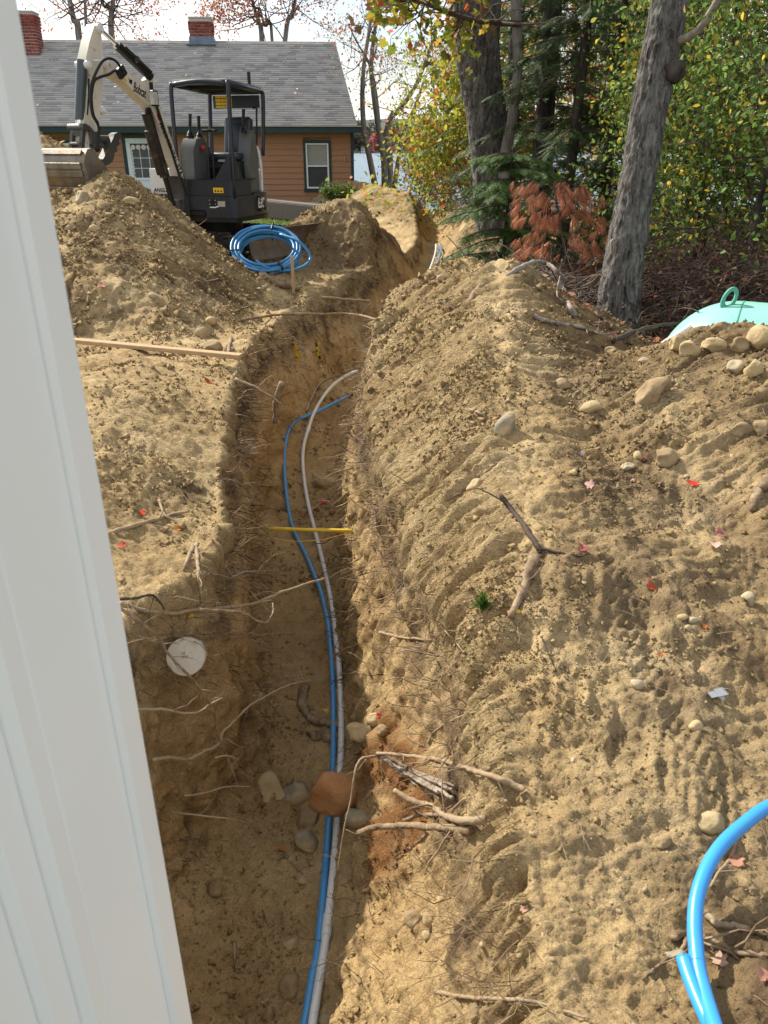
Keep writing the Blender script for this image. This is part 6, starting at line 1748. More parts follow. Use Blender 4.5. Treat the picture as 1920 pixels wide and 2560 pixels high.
st = [
 (868, 1975, 140, 116, 'rust', 'big rust-brown boulder lying on both pipes', -.25, -.55, 105, .28),
 (905, 1830, 92, 52, 'tan', 'long tan cobble just right of the pipes above the rusty boulder', .25, .3, 55, .2),
 (937, 1800, 40, 36, 'tan', 'upper of two round cobbles at the foot of the right trench wall', 0, .2, None, .2),
 (957, 1826, 32, 30, 'brown', 'lower, smaller brown cobble at the foot of the right trench wall', 0, .2, None, .2),
 (902, 2045, 84, 52, 'grey', 'grey-brown stone under the pale root right of the pipes', .1, .4, None, .3),
 (738, 1985, 86, 70, 'grey', 'rough dark grey rock left of the rusty boulder', .2, .4, None, .7),
 (676, 1975, 92, 104, 'tan', 'large flat pale rock set in the left foot of the trench', .1, .55, None, .3),
 (770, 2052, 68, 58, 'brown', 'rounded brown cobble left of the pipes, upper of a pair', .1, .2, None, .25),
 (762, 2109, 62, 70, 'grey', 'rounded grey cobble left of the pipes, lower of a pair', -.2, .15, None, .25),
 (540, 2225, 40, 58, 'brown', 'egg-shaped brown cobble by the left trench wall', .2, .1, None, .25),
 (726, 2370, 46, 36, 'tan', 'smooth long pebble left of the pipes near the bottom', -.6, .1, 24, .2),
 (727, 2468, 58, 62, 'brown', 'round dark-topped cobble half sunk near the bottom left of the pipes', 0, .3, None, .25),
 (757, 2203, 28, 24, 'tan', 'small yellowish pebble close to the blue line', 0, .2, None, .2),
 (815, 2550, 36, 34, 'grey', 'grey cobble at the bottom edge beside the white conduit', 0, .3, None, .2),
 (668, 2545, 40, 60, 'brown', 'narrow brown stone at the bottom edge left of the blue line', .1, .4, None, .5),
 (612, 1122, 72, 48, 'brown', 'big brown stone showing in the lip of the left bank', .35, .55, None, .3),
 (508, 836, 42, 36, 'grey', 'grey cobble on the left bank, upper of two beside the board', 0, .1, None, .3),
 (532, 873, 46, 34, 'brown', 'brown cobble on the left bank, lower of two beside the board', 0, .1, None, .3),
 (527, 805, 30, 26, 'tan', 'small tan cobble above the pair on the left bank', 0, .1, None, .3),
 (382, 741, 22, 16, 'pale', 'pale pebble on the face of the left spoil bank', .2, .1, None, .3),
 (588, 618, 32, 22, 'pale', 'yellowish cobble on the bank beside the blue coil', .2, .0, None, .3),
 (606, 660, 20, 15, 'tan', 'small tan cobble below the blue coil', 0, .1, None, .3),
 (235, 575, 34, 22, 'tan', 'tan cobble near the top of the left spoil bank', .1, .2, None, .4),
 (172, 572, 24, 18, 'grey', 'grey cobble at the left edge of the left spoil bank', .1, .1, None, .4),
 (330, 505, 46, 22, 'tan', 'long tan stone on the crest of the left spoil bank', .2, .2, None, .4),
 (205, 500, 40, 40, 'pale', 'angular pale rock under the excavator bucket', .5, .2, None, .6),
 (820, 1210, 76, 60, 'tan', 'large pale boulder set in the trench floor beyond the yellow pipe', .1, .45, None, .3),
 (758, 1307, 22, 15, 'brown', 'small dark pebble beside the blue line at the yellow pipe', 0, .1, None, .3),
 (822, 1072, 18, 12, 'grey', 'dark wedge-shaped pebble in the far trench', .3, .1, None, .5),
 (1258, 1075, 52, 100, 'grey', 'long upright grey slab on the right bank', .55, .25, 34, .5),
 (1478, 1022, 58, 40, 'tan', 'flat tan stone on the upper right bank', -.3, .35, None, .25),
 (1186, 1215, 44, 32, 'tan', 'brown oval cobble on the lower right bank', -.55, .0, None, .25),
 (1405, 965, 40, 34, 'brown', 'brown cobble below the saddle of the right bank', .2, .15, None, .35),
 (1402, 958, 30, 22, 'pale', 'pale pebble touching the cobble below the saddle', .2, .1, None, .35),
 (1662, 1150, 62, 54, 'brown', 'soil-covered brown boulder in the middle of the right slope', -.3, .15, None, .6),
 (1592, 1146, 28, 32, 'tan', 'small upright stone left of the soil-covered boulder', .1, .1, None, .4),
 (1570, 1168, 40, 22, 'pale', 'pale flat stone below the small upright stone', 0, .2, None, .4),
 (1432, 1184, 22, 20, 'tan', 'small tan pebble on the middle of the right slope', 0, .1, None, .4),
 (1630, 985, 110, 66, 'brown', 'large dirt-caked rock standing out of the right bank', -.5, .3, None, .5),
 (1850, 1075, 60, 38, 'brown', 'smooth brown boulder near the right edge, left of two', 0, .2, None, .3),
 (1902, 1072, 40, 52, 'brown', 'smooth reddish boulder near the right edge, right of two', 0, .1, None, .25),
 (1834, 925, 40, 46, 'pale', 'pale tilted cobble on the right crest, left of two', .6, .05, None, .4),
 (1884, 926, 46, 54, 'tan', 'tall tan cobble on the right crest, right of two', -.2, .05, None, .4),
 (1690, 868, 44, 40, 'tan', 'boxy dirt-covered rock at the left end of the crest by the tank', 0, .0, None, .6),
 (1728, 876, 54, 46, 'tan', 'dirt-covered rock beside the boxy rock on the crest', .1, .1, None, .5),
 (1782, 866, 66, 44, 'tan', 'rounded dirt-covered rock on the crest below the tank', .1, .1, None, .4),
 (1800, 826, 50, 34, 'brown', 'brown rock at the very top of the right crest', -.2, .0, None, .5),
 (1848, 868, 46, 40, 'brown', 'brown rock amid the crest stones near the tank', .3, .1, None, .4),
 (1905, 858, 76, 80, 'tan', 'largest sandy boulder at the right edge of the crest', 0, .1, None, .35),
 (1612, 905, 32, 20, 'pale', 'flat pale stone in the saddle of the right crest', .1, .1, None, .4),
 (1525, 880, 34, 24, 'tan', 'tan stone left of the saddle on the right crest', 0, .1, None, .4),
 (1868, 1500, 42, 36, 'pale', 'angular whitish stone at the right edge of the trampled soil', 0, .1, None, .7),
 (1590, 1711, 34, 34, 'pale', 'round whitish pebble on the trampled soil', 0, .1, None, .35),
 (1740, 1820, 36, 32, 'tan', 'round tan pebble below the metal bracket', 0, .1, None, .3),
 (1778, 2056, 76, 54, 'tan', 'large tan cobble next to the near blue pipe', 0, .3, None, .25),
 (1658, 2106, 46, 30, 'brown', 'oblong brown cobble left of the near blue pipe', -.4, .05, None, .3),
 (1708, 1545, 30, 20, 'tan', 'left pebble of three in a row on the right slope', 0, .1, None, .3),
 (1733, 1552, 28, 18, 'pale', 'right pebble of three in a row on the right slope', 0, .1, None, .3),
 (1720, 1572, 20, 18, 'pale', 'lowest pebble of three in a row on the right slope', 0, .1, None, .3),
 (1038, 2300, 56, 44, 'brown', 'broad brown stone of the trio on the slumped sand', .2, .3, None, .3),
 (1074, 2296, 30, 40, 'tan', 'upright tan stone of the trio on the slumped sand', 0, .1, None, .3),
 (1070, 2338, 28, 26, 'tan', 'small round stone of the trio on the slumped sand', 0, .1, None, .25),
 (1188, 2535, 40, 60, 'brown', 'brown cobble among roots at the bottom edge', 0, .4, None, .3),
 (1690, 2395, 60, 40, 'grey', 'grey stone under the thick roots behind the near blue pipe', 0, .3, None, .4),
 (1105, 695, 26, 18, 'pale', 'pale cobble on the far end of the right bank', 0, .1, None, .3),
]
for i, (u, v, w, h, kind, lab, tilt, bury, thick, shp) in enumerate(st):
    stone(u, v, w, h, kind, lab, 100 + i, tilt, bury, thick, shape=shp)

# small pebbles: countable ones as things of their own
pv = []
for k in range(5):
    V = stone_shape(900 + k, .18, ICO2_V, .5) * np.array([1.0, .8, .62])
    for kind in ('tan', 'grey', 'brown', 'pale'):
        o = np_mesh('pebble', V, ICO2_F, M_ST[kind], smooth=True); pv.append((o.data, kind)); bpy.data.objects.remove(o)
zones = [((980, 900, 1430, 1300), 30, 'on the right bank left of the stick and boulder', 'pebbles on the right bank'), ((1430, 930, 1880, 1300), 30, 'on the right bank around the soil-covered boulder', 'pebbles on the right bank'), ((1150, 1400, 1880, 1700), 26, 'on the lower right slope', 'pebbles on the right bank'),
         ((1250, 1700, 1900, 2100), 20, 'on the trampled soil above the near blue pipe', 'pebbles on the trampled soil'), ((1150, 2100, 1700, 2540), 18, 'on the trampled soil left of the near blue pipe', 'pebbles on the trampled soil'),
         ((560, 1400, 830, 1950), 26, 'on the trench floor above the rusty boulder', 'pebbles on the trench floor'), ((480, 2000, 820, 2540), 26, 'on the near trench floor below the rusty boulder', 'pebbles on the trench floor'), ((170, 500, 500, 880), 30, 'on the face of the left spoil bank', 'pebbles on the left bank'), ((500, 640, 760, 900), 24, 'on the left bank between the coil and the board', 'pebbles on the left bank')]
rr = random.Random(77)
for (u0, v0, u1, v1), n, lab, grp in zones:
    for k in range(n):
        u, v = rr.uniform(u0, u1), rr.uniform(v0, v1)
        if u < 70 + v * .175: continue
        p, n_ = ray(u, v); zc = (p - CAMV).dot(Vector((0, CP, -SP)))
        if zc > 14: continue
        me, kind = pv[rr.randrange(len(pv))]
        o = bpy.data.objects.new('pebble', me); COL.objects.link(o)
        spx = 7 + 13 * rr.random() ** 2
        s = spx / FPX * zc / 2; o.scale = (s, s * rr.uniform(.8, 1.1), s * rr.uniform(.7, 1.1)); o.rotation_euler = (rr.uniform(-.4, .4), rr.uniform(-.4, .4), rr.uniform(0, 6.3))
        o.location = p + n_ * s * .10; tag(o, ('tiny ' if spx < 11 else 'small ') + kind + ' pebble ' + lab, 'pebble', grp)
# ---------------------------------------------------------------- soil clods and gravel, too many to count
rng = np.random.default_rng(55)
Pw = P3; zc_all = Pw[:, 1] * CP - (Pw[:, 2] - CAMZ) * SP
dirt = (1 - np.clip(litter + lawn, 0, 1))
cl_w = dirt * (.35 + 1.6 * np.clip(fbm(Pw * 2.2 + 3, 3) + .10, 0, 1)) * np.clip(1.3 - slope * .35, .1, 1) * (1 + .8 * pile)
area = np.zeros(len(Pw))
A_ = Pw.reshape(NR, NCOL, 3); ex_ = np.linalg.norm(np.diff(A_, axis=1), axis=2)[:-1]; ey_ = np.linalg.norm(np.diff(A_, axis=0), axis=2)[:, :-1]
area.reshape(NR, NCOL)[:-1, :-1] = ex_ * ey_
prob = cl_w * area / np.maximum(zc_all, 1) ** 1.6
prob[zc_all > 13] = 0; prob *= (.25 + 1.5 * patchy); prob /= prob.sum()
n = 56000; pick = rng.choice(len(Pw), n, p=prob)
I1V = np.array([(1, 1, 1), (1, -1, -1), (-1, 1, -1), (-1, -1, 1.)]) * .75; I1F = np.array([(0, 1, 2), (0, 3, 1), (0, 2, 3), (1, 3, 2)])
Q, _r = np.linalg.qr(rng.normal(size=(n, 3, 3)))
size = (.0009 + .0016 * rng.random(n) ** 2 + .0035 * rng.random(n) ** 14) * np.clip(zc_all[pick], 1.5, 9)
RV = np.einsum('nij,kj->nki', Q, I1V) * (1 + .30 * rng.normal(size=(n, 4, 1))) * size[:, None, None]
pos = Pw[pick] + nn[pick] * (size * .2)[:, None] + rng.normal(size=(n, 3)) * .003
RV = RV + pos[:, None, :]
FF = I1F[None] + (np.arange(n) * 4)[:, None, None]
clods = np_mesh('soil_clods', RV.reshape(-1, 3), FF.reshape(-1, 3), M_SOIL)
cs = np.repeat(COLS[pick] * np.array([.55, 1, 1, 1]), len(I1V), 0); a = clods.data.color_attributes.new('soil', 'FLOAT_COLOR', 'POINT'); a.data.foreach_set('color', cs.astype(np.float32).ravel())
a = clods.data.attributes.new('damp', 'FLOAT', 'POINT'); a.data.foreach_set('value', np.repeat(damp[pick], len(I1V)).astype(np.float32))
tag(clods, 'crumbly clods and grit strewn over the dug soil', 'soil', kind='stuff')

# ---------------------------------------------------------------- roots
M_ROOT = pm('brown_root_bark', (.175, .118, .070), .85, .3, 16, bump=.35, bscale=50, base2=(.285, .215, .135), mask=(.46, .62), mscale=18)
M_ROOTP = pm('pale_root', (.285, .215, .135), .82, .22, 16, bump=.3, bscale=50, base2=(.20, .12, .075), mask=(.5, .66), mscale=16)
M_ROOTD = pm('dark_root', (.060, .042, .032), .85, .3, 16, bump=.35, bscale=50)
M_OLDWOOD = pm('weathered_stump_wood', (.27, .22, .17), .9, .3, 12, bump=.6, bscale=30, base2=(.12, .085, .06), mask=(.45, .6), mscale=10)
def Z6(x, y): return 200 + x / 2.074, 1200 + y / 2.074
def Z7(x, y): return 900 + x / 1.626, 1400 + y / 1.626
def Z8(x, y): return 300 + x / 1.843, 1700 + y / 1.843
def Z4(x, y): return 100 + x / 1.508, 500 + y / 1.508
def Z5(x, y): return 1000 + x / 1.803, 600 + y / 1.803
def Z9(x, y): return 1680 + x / 3.69, 1960 + y / 3.69
def root(pix, rpx, label, mat, mode='g', d0=None, d1=None, lift=.6, taper=.55, name='root', twigs=0, cat='root', seed=0, conv=None):
    """mode g: lies on the ground seen at the pixels; f: spans freely between two distances ahead."""
    pix = [conv(*p) for p in pix] if conv else pix
    rg = random.Random(len(label) * 7 + seed); P = []
    n = len(pix)
    if mode == 'g':
        H = [ray(u, v) for u, v in pix]; ds = [h[0].y for h in H]
        for i, ((u, v), h) in enumerate(zip(pix, H)):
            dm = sorted(ds[max(0, i - 1):i + 2])[len(ds[max(0, i - 1):i + 2]) // 2]
            p = at_depth(u, v, min(h[0].y, dm + .15)); P.append(p)
    else:
        for i, (u, v) in enumerate(pix):
            t = i / (n - 1); P.append(at_depth(u, v, min(d0 + (d1 - d0) * t, ray(u, v)[0].y - .012)))
    zc = [(p - CAMV).dot(Vector((0, CP, -SP))) for p in P]
    r0 = rpx / 2 / FPX * (sum(zc) / n)
    if mode == 'g':
        P = [p + (CAMV - p).normalized() * r0 * lift for p in P]
    S = spline(P, 6); m = len(S)
    S = [s + Vector((rg.gauss(0, 1), rg.gauss(0, 1), rg.gauss(0, 1))) * r0 * .13 for s in S]
    rad = [max(r0 * .25, r0 * (1 - taper * i / (m - 1)) * rg.uniform(.92, 1.08)) for i in range(m)]
    b = MB(); b.tube(S, rad, 8)
    for k in range(twigs):
        i = rg.randrange(2, m - 1); dd = (S[i] - S[i - 1]).normalized(); pts = [S[i]]
        d = (dd * .5 + Vector((rg.gauss(0, 1), rg.gauss(0, 1) * .5, rg.gauss(0, 1)))).normalized(); L_ = min(r0 * rg.uniform(10, 28), rg.uniform(.10, .24))
        for j in range(4): d = (d + Vector((rg.gauss(0, .25), rg.gauss(0, .25), rg.gauss(0, .25)))).normalized(); pts.append(pts[-1] + d * L_ / 4)
        b.tube(pts, [min(.0045, rad[i] * .38) * (1 - j / 6) for j in range(5)], 5)
    c = S[0].copy()
    o = b.build(name, mat, smooth=True, M=Matrix.Translation(-c)); o.location = c; tag(o, label, cat); return o
root([(205, 640), (330, 678), (480, 690), (600, 672), (760, 660), (900, 640), (1050, 580), (1200, 530), (1270, 512)], 12, 'long pale root reaching from the left lip over the pipes above the white cap', M_ROOTP, 'f', 2.50, 3.25, twigs=6, conv=Z6)
root([(620, 672), (750, 680), (850, 692), (920, 732), (970, 735), (1000, 690), (1000, 640)], 9, 'hooked brown root below the long pale root', M_ROOT, 'f', 2.62, 2.95, twigs=2, conv=Z6)
root([(205, 618), (300, 610), (370, 595), (410, 630), (438, 668)], 9, 'dark arched root at the left lip', M_ROOTD, 'f', 2.47, 2.55, twigs=2, conv=Z6)
root([(190, 650), (300, 730), (400, 810), (450, 890), (520, 970), (590, 1040), (640, 1110), (690, 1200), (720, 1320), (760, 1430), (810, 1560), (830, 1650)], 8, 'long thin root trailing down the left wall across the white cap', M_ROOT, 'f', 2.28, 2.42, taper=.4, twigs=6, conv=Z6)
root([(380, 1450), (470, 1440), (560, 1450), (640, 1410), (720, 1370), (740, 1310), (800, 1250), (880, 1170), (950, 1130), (1030, 1085), (1110, 1055), (1190, 1040)], 9, 'pinkish root stretching from the lower left wall over the trench floor', M_ROOTP, 'f', 2.10, 2.95, twigs=4, conv=Z6)
root([(300, 1190), (440, 1190), (540, 1210), (620, 1200), (680, 1160), (740, 1130)], 8, 'forked pale root on the left wall below the white cap', M_ROOTP, 'f', 2.2, 2.35, twigs=5, conv=Z6)
root([(700, 1440), (770, 1430), (826, 1455)], 6, 'short root stub low on the left wall', M_ROOTP, 'f', 2.3, 2.35, twigs=1, conv=Z6)
root([(540, 1638), (660, 1620), (760, 1590), (890, 1590)], 6, 'straight thin root low on the left wall', M_ROOTP, 'f', 2.2, 2.35, twigs=2, conv=Z6)
root([(240, 610), (420, 630), (560, 650), (610, 680)], 5, 'thin root crossing the foot of the left wall', M_ROOT, 'f', 2.0, 2.1, twigs=3, conv=Z8)
root([(600, 330), (610, 420), (620, 520), (635, 640)], 12, 'stout root hanging straight down over the left lip', M_ROOTP, 'g', lift=1.0, twigs=4, conv=Z6)
root([(585, 350), (560, 410), (535, 470)], 13, 'short thick brown root beside the hanging one on the left lip', M_ROOT, 'g', lift=.8, twigs=1, conv=Z6)
root([(120, 292), (250, 245), (380, 210), (470, 180), (567, 160)], 14, 'thick pale root lying on top of the left bank', M_ROOTP, 'g', lift=1.1, twigs=3, conv=Z6)
root([(410, 105), (440, 180), (500, 215), (530, 250)], 8, 'thin root crossing the thick one on the left bank', M_ROOTP, 'g', lift=1.6, twigs=1, conv=Z6)
root([(905, 505), (950, 440), (1000, 395), (1032, 380)], 7, 'curved root stub over the trench under the yellow pipe', M_ROOT, 'f', 3.35, 3.5, twigs=1, conv=Z6)
root([(880, 820), (980, 800), (1060, 795), (1117, 790)], 6, 'short straight root on the left wall beside the blue line', M_ROOT, 'f', 3.3, 3.45, twigs=1, conv=Z6)
# splintered stump wood: a sheaf of torn strands
b = MB(); rg = random.Random(4)
ax_ = [at_depth(*Z7(x, y), min(d_, ray(*Z7(x, y))[0].y - .02)) for x, y, d_ in ((45, 770, 2.3), (110, 800, 2.28), (180, 845, 2.22), (260, 885, 2.18), (330, 915, 2.12), (375, 938, 2.1))]
for k in range(11):
    o_ = Vector((rg.gauss(0, .012), rg.gauss(0, .012), rg.gauss(0, .013))); t0 = rg.choice((0, 0, 1, 1, 2)); t1 = rg.choice((4, 5, 6, 6))
    S = spline([p + o_ * (.4 + .3 * i) for i, p in enumerate(ax_[t0:t1])], 5)
    S = [q + Vector((rg.gauss(0, .0015), rg.gauss(0, .0015), rg.gauss(0, .0015))) for q in S]; m_ = len(S); r0 = rg.uniform(.005, .012)
    b.tube(S, [max(.0012, r0 * min(1, (i + .6) / 6) * (1 - .35 * i / m_)) for i in range(m_)], 6)
c_ = ax_[0].copy(); o = b.build('stump_wood', M_OLDWOOD, smooth=False, M=Matrix.Translation(-c_)); o.location = c_; tag(o, 'splintered weathered stump wood above the rusty soil', 'wood')
root([(70, 786), (130, 790), (220, 800), (330, 815), (440, 850), (540, 880), (620, 910), (668, 937)], 11, 'long pale root running from the right bank out over the boulder', M_ROOTP, 'f', 2.28, 1.95, taper=-.3, twigs=9, conv=Z7)
root([(1180, 350), (1110, 365), (1082, 430), (1062, 560), (1040, 650), (1020, 760), (1004, 880)], 7, 'thin root dangling down in front of the rusty boulder', M_ROOTP, 'f', 2.2, 1.95, twigs=4, conv=Z8)
root([(135, 935), (210, 980), (290, 1000), (350, 1040), (420, 1060), (510, 1055)], 16, 'gnarled pale root at the right lip below the stump wood', M_ROOTP, 'f', 2.0, 1.78, taper=-.2, twigs=6, conv=Z7)
root([(-8, 1108), (80, 1085), (200, 1080), (320, 1086), (445, 1102)], 17, 'smooth grey-brown root with a cut end at the right lip', M_ROOT, 'f', 1.98, 1.80, taper=-.1, twigs=3, conv=Z7)
root([(175, 1058), (260, 1035), (340, 1040), (440, 1064)], 10, 'thinner root between the gnarled root and the cut root', M_ROOT, 'f', 1.98, 1.8, taper=-.1, twigs=4, conv=Z7)
root([(275, 745), (300, 700), (380, 650), (460, 620), (572, 604)], 8, 'pale root arching over the right lip above the stump wood', M_ROOTP, 'g', lift=2.0, twigs=5, conv=Z7)
root([(345, 285), (400, 350), (450, 410), (520, 460), (585, 492)], 6, 'thin dark root on the face of the right lip', M_ROOT, 'g', lift=1.5, twigs=4, conv=Z7)
root([(80, 295), (170, 315), (290, 325)], 9, 'short root poking from the right trench wall', M_ROOTP, 'g', lift=2.5, twigs=3, conv=Z7)
root([(740, 318), (770, 390), (800, 460), (828, 528)], 5, 'upright twig in the middle of the right slope', M_ROOTD, 'g', lift=3, twigs=2, conv=Z7)
root([(708, -10), (665, 110), (610, 235)], 32, 'thick mossy root log buried in the right bank', M_ROOT, 'g', lift=.5, twigs=3, conv=Z7)
root([(452, 1148), (500, 1215), (560, 1290), (632, 1400)], 12, 'dark stick standing out of the right bank', M_ROOTD, 'f', 2.9, 3.1, taper=-.3, twigs=1, name='stick', cat='stick', conv=Z5)
root([(632, 1390), (720, 1410), (800, 1425), (850, 1415)], 9, 'dark twig lying right of the standing stick', M_ROOTD, 'g', lift=1.0, twigs=2, name='stick', cat='stick', conv=Z5)
root([(300, 765), (350, 775), (400, 808)], 12, 'short brown root end on the upper right bank', M_ROOT, 'g', lift=.9, conv=Z5)
root([(140, 1215), (250, 1150), (340, 1080), (430, 1010), (540, 940)], 5, 'long thin straight root across the right bank below the grey slab', M_ROOT, 'g', lift=1.5, twigs=4, conv=Z5)
root([(180, 278), (230, 300), (268, 325)], 7, 'small root stub near the top of the right bank', M_ROOTD, 'g', lift=1.5, twigs=1, conv=Z5)
root([(370, 205), (320, 265), (278, 330)], 22, 'thick rusty root slanting over the crest of the right bank', M_ROOT, 'g', lift=.4, conv=Z5)
root([(1700, 1060), (1640, 1100), (1605, 1160), (1588, 1225)], 36, 'thick dark root curving down at the right edge', M_ROOT, 'g', lift=.4, conv=Z5)
root([(305, 1755), (450, 1780), (600, 1785), (720, 1800), (850, 1840), (930, 1865)], 12, 'pale root lying along the bottom edge of the picture', M_ROOTP, 'g', lift=2.0, twigs=8, conv=Z7)
root([(290, 1150), (340, 1215), (420, 1290), (600, 1312), (760, 1360), (900, 1392)], 22, 'upper of two thick roots behind the near blue pipe', M_ROOT, 'g', lift=.8, twigs=3, conv=Z9)
root([(0, 1385), (130, 1400), (270, 1425), (400, 1470), (560, 1540), (720, 1572), (900, 1592)], 24, 'lower of two thick roots behind the near blue pipe', M_ROOT, 'g', lift=.8, twigs=4, conv=Z9)
root([(592, 525), (530, 700), (450, 790), (350, 950)], 12, 'pale root slanting inside the loop of the near blue pipe', M_ROOTP, 'g', lift=1.2, twigs=2, conv=Z9)
root([(140, 1430), (80, 1550), (0, 1590), (-130, 1680), (-270, 1800)], 14, 'root forking left of the near blue pipe end', M_ROOT, 'g', lift=.9, twigs=4, conv=Z9)
root([(750, 455), (900, 432), (1060, 430), (1180, 430), (1275, 452)], 7, 'long thin root spanning the far trench', M_ROOT, 'f', 8.2, 8.9, taper=.2, twigs=8, conv=Z4)
root([(735, 678), (820, 710), (912, 772)], 11, 'pale root jutting from the left lip below the board', M_ROOTP, 'f', 5.6, 5.5, twigs=3, conv=Z4)
root([(912, 690), (893, 750), (885, 840)], 17, 'stubby upright root at the left lip below the board', M_ROOT, 'f', 5.6, 5.65, taper=.2, twigs=5, conv=Z4)
root([(835, 280), (900, 315), (980, 338)], 24, 'short weathered log in the far bank below the coil', M_ROOT, 'g', lift=.5, name='log', cat='log', conv=Z4)
root([(1065, 368), (1160, 375), (1252, 380)], 8, 'pale root end in the shade of the far trench', M_ROOTP, 'f', 9.8, 9.9, twigs=4, conv=Z4)
root([(585, 308), (660, 302), (745, 265)], 6, 'thin root on the left bank left of the log', M_ROOT, 'g', lift=1.2, twigs=2, conv=Z4)
root([(735, 422), (780, 402), (828, 385)], 6, 'short thin root on the left bank below the log', M_ROOT, 'g', lift=1.2, twigs=1, conv=Z4)
root([(1005, 800), (1030, 740), (1060, 690), (1130, 660), (1210, 632)], 5, 'thin dark root arching over the far pipes', M_ROOTD, 'f', 6.3, 7.2, twigs=6, conv=Z4)
root([(720, 520), (712, 560), (706, 590)], 13, 'upright broken root on the left bank above the board end', M_ROOT, 'g', lift=1, conv=Z4)
root([(850, 35), (838, 110), (878, 178), (960, 200), (1005, 212)], 26, 'thick curved root half buried in the trench floor', M_ROOT, 'g', lift=.5, taper=.3, conv=Z8)
root([(875, 262), (930, 256), (995, 282)], 30, 'thick root knuckle beside the pipes above the rusty boulder', M_ROOT, 'g', lift=.4, taper=.1, conv=Z8)
root([(525, 1210), (528, 1260), (524, 1320)], 12, 'short flat brown stick on the trench floor', M_ROOT, 'g', lift=.6, name='stick', cat='stick', conv=Z8)
root([(760, 810), (800, 850), (842, 892)], 7, 'thin pale stick on the trench floor left of the pipes', M_ROOTP, 'g', lift=.8, name='stick', cat='stick', conv=Z8)
# branches on the leaf litter behind the bank
root([(1268, 690), (1310, 665), (1352, 655), (1390, 676), (1404, 720), (1420, 760), (1438, 792)], 11, 'pale bent sapling arching over the twig heap', M_TWIGG, 'f', 8.6, 7.9, taper=-.5, name='fallen_branch', twigs=8, cat='branch')
root([(1335, 792), (1380, 806), (1440, 815), (1490, 832), (1550, 852)], 12, 'pale dead branch lying in front of the leaning trunk', M_TWIGG, 'f', 7.1, 6.5, name='fallen_branch', twigs=5, cat='branch')
root([(1530, 852), (1580, 832), (1640, 815), (1700, 808), (1760, 798)], 14, 'dark fallen branch between the leaning trunk and the tank', M_ROOTD, 'f', 6.6, 7.4, name='fallen_branch', twigs=3, cat='branch')
root([(1405, 650), (1400, 690), (1392, 730), (1404, 760)], 5, 'thin pale stem rising beside the bent sapling', M_TWIGG, 'f', 8.2, 8.3, name='fallen_branch', twigs=4, cat='branch')

# fine roots: hair-thin, past counting, from the turf layer along both lips and in the walls
rng = np.random.default_rng(66)
lipw = np.clip(1.2 - np.abs(gz - tz - .16) / .20, 0, 1) * (vy < 12) * (1 - litter) + .34 * intrench * np.clip(slope - .8, 0, 1) * (vy < 9) + .02 * pile * (vy < 11)
lipw = lipw * area / np.maximum(zc_all, 1.2) ** .8 * (0.25 + 2.0 * np.clip(fbm(Pw * 3 + 8, 2) + .15, 0, 1))
lipw /= lipw.sum()
n = 7500; pick = rng.choice(len(Pw), n, p=lipw); SEG = 4
cx_ = np.interp(vy[pick], TR[:, 0], (TR[:, 1] + TR[:, 2]) / 2)
d = nn[pick] * .8 + rng.normal(size=(n, 3)) * .65; d[:, 0] += np.sign(cx_ - vx[pick]) * .5; d[:, 2] -= .15
d /= np.linalg.norm(d, axis=1)[:, None]
L_ = rng.uniform(.05, .36, n) * rng.random(n) ** .5; r_ = (.0006 + .0022 * rng.random(n) ** 2) * np.clip(zc_all[pick] / 2.4, .8, 2.2)
pts = [Pw[pick] - d * .02]
for k in range(SEG):
    d = d + rng.normal(size=(n, 3)) * .32 + np.array([0, 0, -.10]); d /= np.linalg.norm(d, axis=1)[:, None]
    pts.append(pts[-1] + d * (L_ / SEG)[:, None])
ringv = []
for k, p in enumerate(pts):
    rk = (r_ * (1 - .75 * k / SEG))[:, None]
    for j in range(3):
        a = 2.094 * j; ringv.append(p + np.array([math.cos(a), .5 * math.sin(a), math.sin(a)]) * rk)
RV = np.stack(ringv, 1)
ff = []
for k in range(SEG):
    for j in range(3): ff.append((3 * k + j, 3 * k + (j + 1) % 3, 3 * k + 3 + (j + 1) % 3, 3 * k + 3 + j))
ff = np.array(ff); FF = ff[None] + (np.arange(n) * RV.shape[1])[:, None, None]
tag(np_mesh('fine_roots', RV.reshape(-1, 3), FF.reshape(-1, 4), M_ROOT), 'hair-fine roots bristling from the trench lips and walls', 'roots', kind='stuff')

# pine needles lying about
n = 1500; pn_w = dirt * area * (vy < 5) * (1 - .7 * intrench); pn_w /= pn_w.sum(); pick = rng.choice(len(Pw), n, p=pn_w)
dv_ = rng.normal(size=(n, 3)); dv_ -= nn[pick] * np.sum(dv_ * nn[pick], 1)[:, None]; dv_ /= np.linalg.norm(dv_, axis=1)[:, None]
w_ = np.cross(dv_, nn[pick]) * .0008
c0 = Pw[pick] + nn[pick] * .006; ln = rng.uniform(.03, .06, n)[:, None]
V4 = np.stack([c0 - dv_ * ln - w_, c0 - dv_ * ln + w_, c0 + nn[pick] * .006 + w_, c0 + nn[pick] * .006 - w_, c0 + dv_ * ln], 1)
f5 = np.array([(0, 1, 2), (0, 2, 3), (3, 2, 4)]); FF = f5[None] + (np.arange(n) * 5)[:, None, None]
tag(np_mesh('pine_needles', V4.reshape(-1, 3), FF.reshape(-1, 3), M_ROOTP), 'dry pine needles scattered over the near soil', 'needles', kind='stuff')

